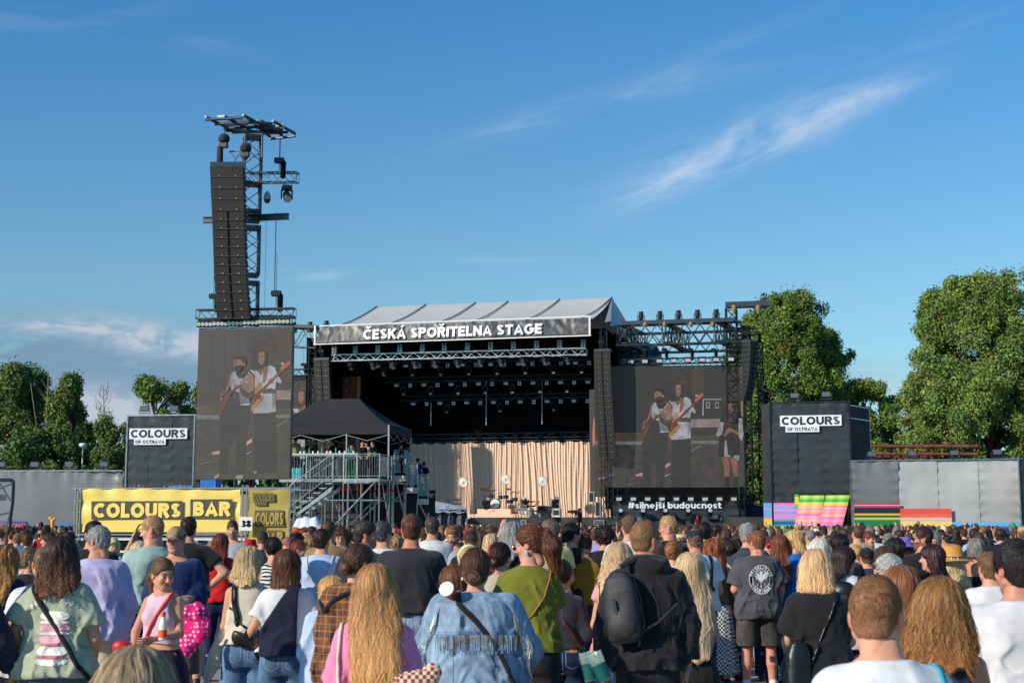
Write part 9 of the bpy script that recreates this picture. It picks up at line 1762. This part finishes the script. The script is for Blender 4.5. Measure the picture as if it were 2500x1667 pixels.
add('greyman',at=(2279,1296,16.2),s='m',hair=('short',GRY),yaw=150,hp=-10,top=dict(m=NVY,sleeve=.6),bot=jeans(JD),lab='grey haired person facing the camera just right of the bearded profile')
add('tuft',at=(2200,1378,7.2),s='f',hair=('bob',(140,88,54),.15,dict(vol=1.0)),top=dict(m=SLATE,sleeve=.6),bot=jeans(JD),hy=-10,lab='brown haired person mostly hidden behind the fair cropped head in front')
add('sleeve',at=(2415,1345,10.5),s='m',wf=1.0,hair=('short',(120,90,60)),top=dict(m=WHT,sleeve=.6,loose=.025),bot=jeans(JD),lab='person in a white t-shirt hidden behind the dark haired person at the right edge')
# --- closest ---------------------------------------------------------------
c=add('boy',at=(2141,1405,4.45),s='m',wf=.98,hair=('fade',(128,88,56),.3,dict(vol=1.02,n=5200,var=.3,seed=4)),skin=(226,164,134),yaw=4,hy=-34,hp=-3,top=dict(m=cloth('white_cotton',(238,238,240),nsc=30),sleeve=.6,hem=.9,loose=.02),bot=jeans(JD),h=.0062,lab='young person with cropped light brown hair in a white t-shirt, closest at the bottom right');strap(c,[(.175,1.43),(.165,1.36),(.16,1.25)],.018,mat('turquoise_strap',C(60,160,180),.6),name='backpack_strap',off=.006)
c=add('brownblonde',at=(2292,1405,5.6),s='f',wf=.98,hair=('wavy',(142,100,58),.25,dict(vol=1.16,ends=(158,104,58),n=4600,var=.38,wave=.45,seed=6)),skin=(218,150,116),hy=-12,hr=4,top=dict(kind='tank',m=cloth('grey_top',(60,66,80)),sleeve=0,hem=.95,nd=.20,arm=.085),bot=jeans(JD),h=.0062,lab='person with layered golden brown hair and bare shoulders, bottom right');
for s in(-1,1):strap(c,[(s*.10,1.44),(s*.09,1.36),(s*.07,1.28)],.012,NVY if s>0 else BLK,name='thin_strap',off=.004)
c=add('edgewhite',at=(2478,1316,6.4),s='m',wf=1.16,hair=('short',(40,34,34),.3,dict(vol=1.35,n=3800,seed=8)),skin=(206,146,120),hy=14,top=dict(m=WHT,sleeve=.66,hem=.9,loose=.028,cuff=.016),bot=jeans(JD),aL=((.27,.0,1.13),(.22,.12,.92)),h=.0068,lab='dark haired person in a white t-shirt cut by the right picture edge')
add('bottomhair',at=(334,1578,3.75),s='f',hair=('bob',(150,128,98),.20,dict(vol=1.25,ends=(214,192,150),n=5000,var=.5,seed=11)),top=dict(m=CREAM,sleeve=.6),bot=jeans(JD),h=.006,lab='streaked blonde head blurred at the bottom edge in front of the pale pink tank top')
# bar side small figures
c=add('greencap',at=(277,1309,21),s='f',hair=('bob',LBL,.12,{}),top=dict(m=cloth('white_blue',(200,214,236),noise=.4,nsc=14),sleeve=.6),bot=jeans(JD),hat_h=.01,hy=-150,lab='person with a bright green cap under the left part of the yellow banner');ball_cap(c,cloth('green',(30,175,84)))
c=add('armup',at=(344,1296,18),s='m',hair=('fade',DBR),top=dict(m=BLK,sleeve=.5),bot=jeans(JD),hat_h=.01,aL='up',hy=-30,lab='person in a black cap with one arm raised left of the mint green t-shirt');ball_cap(c,BLK)
add('childbl',at=(342,1319,15),s='f',hair=('wavy',(222,200,160),.2,{}),top=dict(m=BLK,sleeve=.5),bot=jeans(JD),lab='small fair haired head just left of the mint green t-shirt')
# -- the crowd further off: individuals copied from a few builds
def ocloth(n,**k):return mat('crowd_'+n,(.5,.5,.5,1),.85,src='obj',noise=.12,nsc=9,bump=.005,bsc=20,spec=.2,**k)
OC=ocloth('top');OP=ocloth('trousers');OH=mat('crowd_hair',(.1,.1,.1,1),.5,src='attrobj',spec=.35);OHAT=ocloth('hat')
W1=(255,255,255)
PROT=[]
def proto(key,**p):
 for i_ in range(1):pass
 pr=dict(at=(1250,1283,30),h=.016,st=1,hairm=OH,hk=1.0,lab='person in the crowd',top=dict(m=OC,sleeve=.6,loose=.022),bot=jeans(OP));pr.update(p);c=person(pr);o=c['o'];hz=c['B'].H
 if 'hat' in p and p['hat']=='cap':ball_cap(c,OHAT)
 if 'hat' in p and p['hat']=='bucket':lathe_hat(c,[(.15,-.005),(.106,.05),(.096,.10),(.085,.135),(.0,.14)],OHAT,'bucket_hat',n=20)
 PROT.append((key,o,hz,p.get('s','f')))
 return c
G_=(255,255,255)
proto('short',s='m',hair=('short',G_),aL='fwd',aR='low');proto('short',s='m',wf=1.15,belly=.4,hair=('short',G_),aL='cross',aR='cross',top=dict(m=OC,sleeve=.6,loose=.03,seed=4));proto('cropped',s='m',hair=('fade',G_),hy=25,aL='low',aR='phone')
proto('curly short',s='m',hair=('curlyshort',G_,.2,dict(vol=.8)),hy=-30);proto('short',s='m',wf=1.08,hair=('messy',G_),aR='mouth',hy=10);proto('capped',s='m',hair=('fade',G_),hat='cap',hat_h=.01);proto('bucket hatted',s='f',hair=('bob',G_,.14,{}),hat='bucket',hat_h=.02)
proto('long',s='f',hair=('long',G_,.34,{}),aL='fwd',aR='low');proto('long',s='f',hair=('wavy',G_,.30,{}),hy=-25);proto('bobbed',s='f',hair=('bob',G_,.15,{}));proto('bunned',s='f',hair=('bun',G_,.2,{}),hy=20);proto('high bunned',s='f',hair=('highbun',G_,.2,{}));proto('ponytailed',s='f',hair=('pony',G_,.3,dict(vol=1.2)));proto('curly',s='f',hair=('curly',G_,.22,{}))
proto('short',s='m',hair=('short',G_),aR='up',aL='low');proto('long',s='f',hair=('long',G_,.28,{}),aL='up',aR='up',top=dict(m=OC,sleeve=.4));proto('bald',s='m',hair=('none',),skin=(196,136,108));proto('short',s='m',hair=('short',G_),hy=75,hp=-6)
HC=[('black',(36,30,30)),('dark brown',(58,40,32)),('brown',(88,60,42)),('brown',(104,72,50)),('dark brown',(66,46,36)),('light brown',(138,102,70)),('blonde',(188,156,110)),('fair',(206,180,138)),('auburn',(120,62,40)),('grey',(140,136,132))]
TC=[('black',(32,32,35)),('black',(38,38,42)),('white',(226,226,228)),('navy',(34,42,68)),('grey',(120,122,126)),('dark grey',(66,68,74)),('white',(216,214,210)),('beige',(184,166,136)),('red',(176,40,44)),('blue',(52,92,156)),('pink',(210,130,156)),('olive',(98,100,60)),('light blue',(160,186,214)),('yellow',(222,190,90)),('green',(52,112,74)),('burgundy',(96,36,46)),('lilac',(160,142,196))]
BC=[(46,58,84),(32,32,36),(86,108,140),(60,60,62),(150,140,120)]
HATC=[('red',(190,40,44)),('black',(30,30,34)),('white',(222,220,216)),('beige',(196,170,130)),('blue',(50,90,160)),('green',(70,140,80))]
def dress(o,hcol,tcol,bcol,hat):
 for ch in o.children:
  n=ch.name.split('.')[0];c=hcol if n=='hair' else tcol if n in('t_shirt','shirt','sleeveless_top') else bcol if n in('trousers','shorts','skirt') else hat if n in('cap','bucket_hat') else None
  if c is not None:ch.color=C(*c,k=1.0 if n=='hair' else.85)
used=[False]*len(PROT);CROWD=[]
def place(i,x,y,H,rz,hcol,tcol,bcol,hat,z=0.0):
 key,o,hz,sx=PROT[i];s_=(H)/hz
 if used[i]:o=copy_thing(o,(x,y,z),rz)
 else:used[i]=True;o.location=(x,y,z);o.rotation_euler=(0,0,rz)
 o.scale=(s_,s_,s_);dress(o,hcol[1],tcol[1],bcol,hat[1]);return o,key
rc=random.Random(21);occ=[(float(c['base'][0]),float(c['base'][1]),.42) for c in CC.values()]
def blocked(x,y):
 if-14.6<x<-6.2 and 41.5<y<49:return True
 if-13<x<-6.5 and 49<=y<54:return True
 if-12.5<x<-3.4 and 60<y<72:return True
 if y>90 and x<-4 and x>-6.5 and y>92:return True
 if 34.5<y<37.5 and-6<x<-4.3:return True
 return False
REG=[(190,'at the left edge'),(600,'in front of the yellow bar'),(720,'in front of the olive side banner'),(1000,'below the viewing platform'),(1150,'below the backstage tent'),(1450,'below the beige curtain'),(1830,'below the right video screen'),(2080,'below the right banner tower'),(2330,'before the striped right wall'),(99999,'at the right edge')]
entries=[]
def px_of(x,y):return 1250+F*x/(y*math.cos(TH)+0.0)
tries=0
while len(entries)<205 and tries<20000:
 tries+=1;y=21+16*rc.random()**.85;hw_=.36*y+.8;x=rc.uniform(-hw_,hw_);px=1250+3472*x/y
 if blocked(x,y) or(195<px<725) or any((x-a)**2+(y-b)**2<r_**2 for a,b,r_ in occ):continue
 i=rc.choices(range(len(PROT)),[6,4,5,3,4,5,2,6,5,4,4,2,4,3,.12,.06,1.2,2])[0];sx=PROT[i][3];H=rc.gauss(1.735,.05) if sx=='m' else rc.gauss(1.63,.05);H=min(H,1.80)
 occ.append((x,y,.62));entries.append((i,x,y,H,px))
for(i,x,y,H,px) in entries:
 h_=rc.choices(HC,[14,18,17,13,14,8,5,2.5,5,4])[0];t_=rc.choices(TC,[6,6,6,4,3,3,3,3,1.6,2,1.2,1.2,1.5,1,.8,.8,.8])[0];b_=rc.choice(BC);ht=rc.choice(HATC)
 o,key=place(i,x,y,H,R(rc.gauss(0,30) if rc.random()<.9 else rc.uniform(100,260)),h_,t_,b_,ht);reg=next(n for e,n in REG if px<e)
 hair=('%s %s'%(ht[0]+' hat wearing' if key in('capped','bucket hatted') else(h_[0] if key!='bald' else ''),'' if key in('capped','bucket hatted') else(key if key!='bald' else 'bald'))).strip();hair=hair if 'hat' in hair or key=='bald' else hair+' haired'
 CROWD.append((o,px,'%s person in %s %s'%(hair,t_[0],reg)))
from collections import defaultdict
dd=defaultdict(list)
for o,px,l in CROWD:dd[l].append((px,o))
for l,v in dd.items():
 v.sort(key=lambda a:a[0])
 for j,(px,o) in enumerate(v):o['label']=l if len(v)==1 else l+(', leftmost such' if j==0 else ', rightmost such' if j==len(v)-1 else ', %s such from left'%ORD[j]);o['category']='person';o['group']='people standing in the middle of the crowd'
# people on the viewing platform, on the stage and on shoulders
def extra(i,P,H,rz,h,t,b,lab,grp,hat=(0,(180,30,40)),sit=0.0):
 o,_k=place(i,P[0],P[1],H,R(rz),(0,h),(0,t),b,hat,P[2]-sit);o['label']=lab;o['category']='person'
 if grp:o['group']=grp
 elif 'group' in o:del o['group']
 return o
GP='people on the viewing platform'
def vp(x,y,v,H):u,z=FV.hit(*Z2(x,y),v);P=FV.P(u,v,0);return np.array([P[0],P[1],z-H])
def deckp(x,v):u,z=FV.hit(*Z2(x,1000),v);return FV.P(u,v,DZ)
extra(1,vp(745,878,2.0,1.75),1.75,30,(60,44,36),(178,152,124),(60,60,60),'seated dark haired person in a tan shirt at the left of the platform',GP)
extra(7,vp(850,890,2.2,1.66),1.66,20,(168,140,104),(34,32,36),(40,40,44),'seated fair haired person in black at the platform counter',GP);extra(0,vp(1005,895,2.2,1.7),1.7,70,(36,30,30),(30,32,36),(40,40,44),'dark figure in black bent over the platform counter',GP);extra(10,vp(1050,912,2.6,1.6),1.6,0,(150,80,50),(60,50,50),(40,40,44),'person with reddish tied hair at the platform counter',GP)
extra(8,deckp(1140,1.7),1.66,150,(120,92,60),(26,84,104),(20,150,80),'long haired person in a teal top and bright green trousers on the platform',GP);extra(0,deckp(1210,1.0),1.76,200,(50,40,36),(26,27,30),(28,30,44),'dark haired person in a black polo looking at a phone on the platform',GP)
extra(5,deckp(1238,1.6),1.8,190,(50,40,36),(232,232,232),(90,88,88),'person in a white t-shirt and dark cap on the platform',GP,(0,(34,34,38)))
o=extra(17,deckp(1283,.9),1.74,60,(46,36,32),(34,34,38),(26,28,40),'bearded person in a yellow high visibility vest leaning on the platform rail',GP)
hv=MB();zz1=DZ+1.45;P_=deckp(1283,.9)
def f_vest(P):return np.maximum(np.maximum(sd_loft(P,np.array([.95,1.1,1.3,1.44]),np.array([.205,.2,.2,.14]),np.array([.16,.16,.155,.12]),np.zeros(4)),.94-P[:,2]),P[:,2]-1.45)
V,Fq=surfnet(f_vest,(-.3,-.25,.9),(.3,.25,1.5),.02);link('safety_vest',npmesh('vest',V,Fq),mat('hi_vis',C(205,235,30),.6),o)
extra(3,deckp(1475,2.6),1.72,-60,(34,30,30),(28,32,44),(28,30,40),'dark figure drinking at the right end of the platform',GP);extra(0,vp(1520,940,3.2,1.74),1.74,-20,(70,54,44),(190,200,216),(60,60,66),'person in a pale shirt on the upper landing of the platform',GP)
extra(5,vp(1598,1020,3.6,1.76),1.76,-30,(40,34,32),(24,50,130),(30,32,40),'person in a red cap and blue shirt on the lower landing of the platform',GP,(0,(205,40,50)));extra(0,vp(1640,1046,3.9,1.74),1.74,-10,(44,36,32),(30,30,32),(30,30,34),'dark haired person in black on the lower landing of the platform',GP)
def sp_(px,py,v,H):u,z=FS.hit(px,py,v);P=FS.P(u,v,0);return np.array([P[0],P[1],z-H])
o=extra(2,sp_(1414,1240,-2.2,1.72),1.72,40,(60,46,40),(26,26,28),(30,30,32),'camera operator in black at the front edge of the stage',None)
cp=sp_(1405,1249,-2.3,0);t=thing('video_camera','video camera on a tripod in front of the camera operator','video camera',(cp[0],cp[1],0.6));MB().box(cp+[0,0,0],(.7,.25,.26)).bar(cp+[-.3,0,.0],cp+[-.6,0,.02],.09,8).box(cp+[.3,0,.16],(.2,.16,.12)).build('camera_body',m_blk,t);MB().bar(cp,(cp[0]-.4,cp[1],.6),.03).bar(cp,(cp[0]+.4,cp[1],.6),.03).bar(cp,(cp[0],cp[1]-.4,.6),.03).build('tripod',m_blk,t)
o=extra(10,sp_(1342,1248,-1.0,1.62),1.62,90,(60,44,38),(28,28,30),(30,30,32),'crouching camera assistant in black at the stage edge beside the flight case',None);cp=sp_(1332,1252,-1.1,0);MB().box(cp,(.8,.3,.3)).bar(cp+[-.3,0,.1],cp+[-.8,0,.16],.08,8).build('studio_camera',m_blk,label='black studio camera at the stage edge right of the metal drum',cat='video camera')
o=extra(12,sp_(1703,1257,-2.6,1.68),1.68,10,(120,40,50),(104,34,48),(40,30,34),'person in dark red raising the hands in front of the slogan banner',None)
for(px,py,Y,i,h,t_,lb) in((2104,1275,66,7,(70,48,40),(176,60,96),'long haired person in pink sitting on shoulders before the green striped sheet'),(2241,1272,66,12,(150,112,76),(90,70,60),'person with tied light brown hair sitting on shoulders before the red and yellow stripes'),(2357,1272,64,7,(214,184,140),(224,176,196),'fair haired child in pale pink sitting on shoulders before the blue stripe'),(1998,1277,62,5,(40,34,32),(226,228,232),'person in a dark cap and white shirt raised above the crowd before the pink flap')):
 p=at(px,py,Y);extra(i,(p[0],p[1],p[2]-1.5),1.5,rc.uniform(-15,15),h,t_,(60,70,90),lb,'people sitting on shoulders above the crowd',(0,(40,44,56)))
for(px,py,Y,lb) in((2149,1277,40,'person with one arm stretched up before the green striped sheet'),(1773,1277,42,'person with one arm raised right of the slogan banner')):
 p=at(px,py,Y);extra(14,(p[0],p[1],0),1.72,0,(60,44,36),(60,60,66),(50,60,80),lb,None)
# -- the far crowd as one mass
def lowpoly(female,arms,hat):
 V,Fq,K=[],[],[];n0=0
 def tube(path,nseg,key,sc=(1,1)):
  nonlocal n0
  path=[(np.array(p,float),r_) for p,r_ in path];m=len(path);ang=np.arange(nseg)/nseg*2*math.pi
  for(p,r_) in path:V.append(np.stack([p[0]+np.cos(ang)*r_*sc[0],p[1]+np.sin(ang)*r_*sc[1],np.full(nseg,p[2])],1))
  for j in range(m-1):
   for i in range(nseg):Fq.append((n0+j*nseg+i,n0+j*nseg+(i+1)%nseg,n0+(j+1)*nseg+(i+1)%nseg,n0+(j+1)*nseg+i));K.append(key)
  n0+=m*nseg
 tube([((0,-.0,1.44),.05),((0,.0,1.53),.05),((0,.02,1.56),.066),((0,.015,1.62),.078),((0,.0,1.69),.07),((0,-.01,1.735),.03)],8,0,(1,1.15))
 hl=1.40 if female==1 else 1.50 if female==2 else 1.565
 tube([((0,-.05 if female else-.03,hl),.075 if female else.05),((0,-.045,1.56),.088 if female else.072),((0,-.03,1.63),.089),((0,-.022,1.70),.080),((0,-.015,1.75),.045),((0,-.01,1.765),.005)],8,1 if not hat else 4,(1,1.12))
 tube([((0,0,.88),.17),((0,0,1.02),.155),((0,0,1.2),.165),((0,0,1.34),.185),((0,0,1.40),.16),((0,0,1.46),.07)],10,2,(1,.66))
 for sg in(-1,1):
  tube([((sg*.19,0,1.41),.04),((sg*.215,0,1.37),.062),((sg*.24,-.01,1.16),.05)],6,2)
  if arms and(sg==1 or arms==2):tube([((sg*.20,.02,1.38),.05),((sg*.22,.12,1.58),.042),((sg*.17,.14,1.84),.03),((sg*.17,.14,1.93),.035)],5,0)
  else:tube([((sg*.24,-.01,1.17),.04),((sg*.21,.12,1.02),.035),((sg*.12,.2,1.06),.035)],5,0)
  tube([((sg*.09,0,.9),.09),((sg*.1,0,.5),.06),((sg*.1,0,.0),.05)],6,3)
 return np.vstack(V),np.array(Fq),np.array(K)
LP=[lowpoly(f_,a_,h_) for f_,a_,h_ in((0,0,0),(0,0,0),(1,0,0),(2,0,0),(0,0,1),(0,1,0),(1,2,0))]
rg=np.random.default_rng(5);pts=[];yv=35
while yv<101:
 hw_=.36*yv+2.0;xs_=np.arange(-hw_,hw_,.82);xs_=xs_+rg.uniform(-.25,.25,len(xs_))
 for x in xs_:
  y=yv+rg.uniform(-.3,.3)
  if blocked(x,y) or(y>94 and x<-20 and False) or rg.random()<.10:continue
  if y<39 and any((x-a)**2+(y-b)**2<.3 for a,b,r_ in occ if b>30):continue
  px=1250+3472*x/y
  if 185<px<720 and y<46:continue
  if 1040<px<1150 and y>93:continue
  pts.append((x,y))
 yv+=.82
VV,FF,CCc=[],[],[];n0=0;srgb=lambda c:np.array(C(*c)[:3])
HW=np.array([.16,.2,.2,.12,.1,.09,.05,.03,.03,.06]);HW=HW/HW.sum();TW=np.array([6,6,5,4,3,3,3,3,1.6,2,1.2,1.2,1.5,1,.8,.8,.8]);TW=TW/TW.sum()
for(x,y) in pts:
 V,Fq,K=LP[rg.choice(7,p=[.30,.15,.27,.21,.06,.008,.002])];s_=rg.normal(.968,.038);a=rg.normal(0,.5);ca,sa=math.cos(a),math.sin(a)
 Q=V*np.array([1.0+rg.normal(0,.04),1,1])*s_;Q=np.stack([Q[:,0]*ca-Q[:,1]*sa+x,Q[:,0]*sa+Q[:,1]*ca+y,Q[:,2]],1);VV.append(Q);FF.append(Fq+n0);n0+=len(V)
 sk=srgb((208,152,124))*rg.uniform(.75,1.05);hc_=srgb(HC[rg.choice(10,p=HW)][1])*rg.uniform(.8,1.2);tc_=srgb(TC[rg.choice(17,p=TW)][1])*.85;bc_=srgb(BC[rg.integers(5)]);ht_=srgb(HATC[rg.integers(6)][1]);tab=np.array([sk,hc_,tc_,bc_,ht_]);cv=np.zeros((len(V),3));cv[Fq.ravel()]=np.repeat(tab[K],4,0);CCc.append(cv)
me=npmesh('distant_crowd',np.vstack(VV),np.vstack(FF),np.vstack(CCc));link('distant_crowd',me,mat('crowd_mass',(.5,.5,.5,1),.75,src='attr',spec=.25),kind='stuff')
print('crowd',len(entries),len(pts),len(VV))
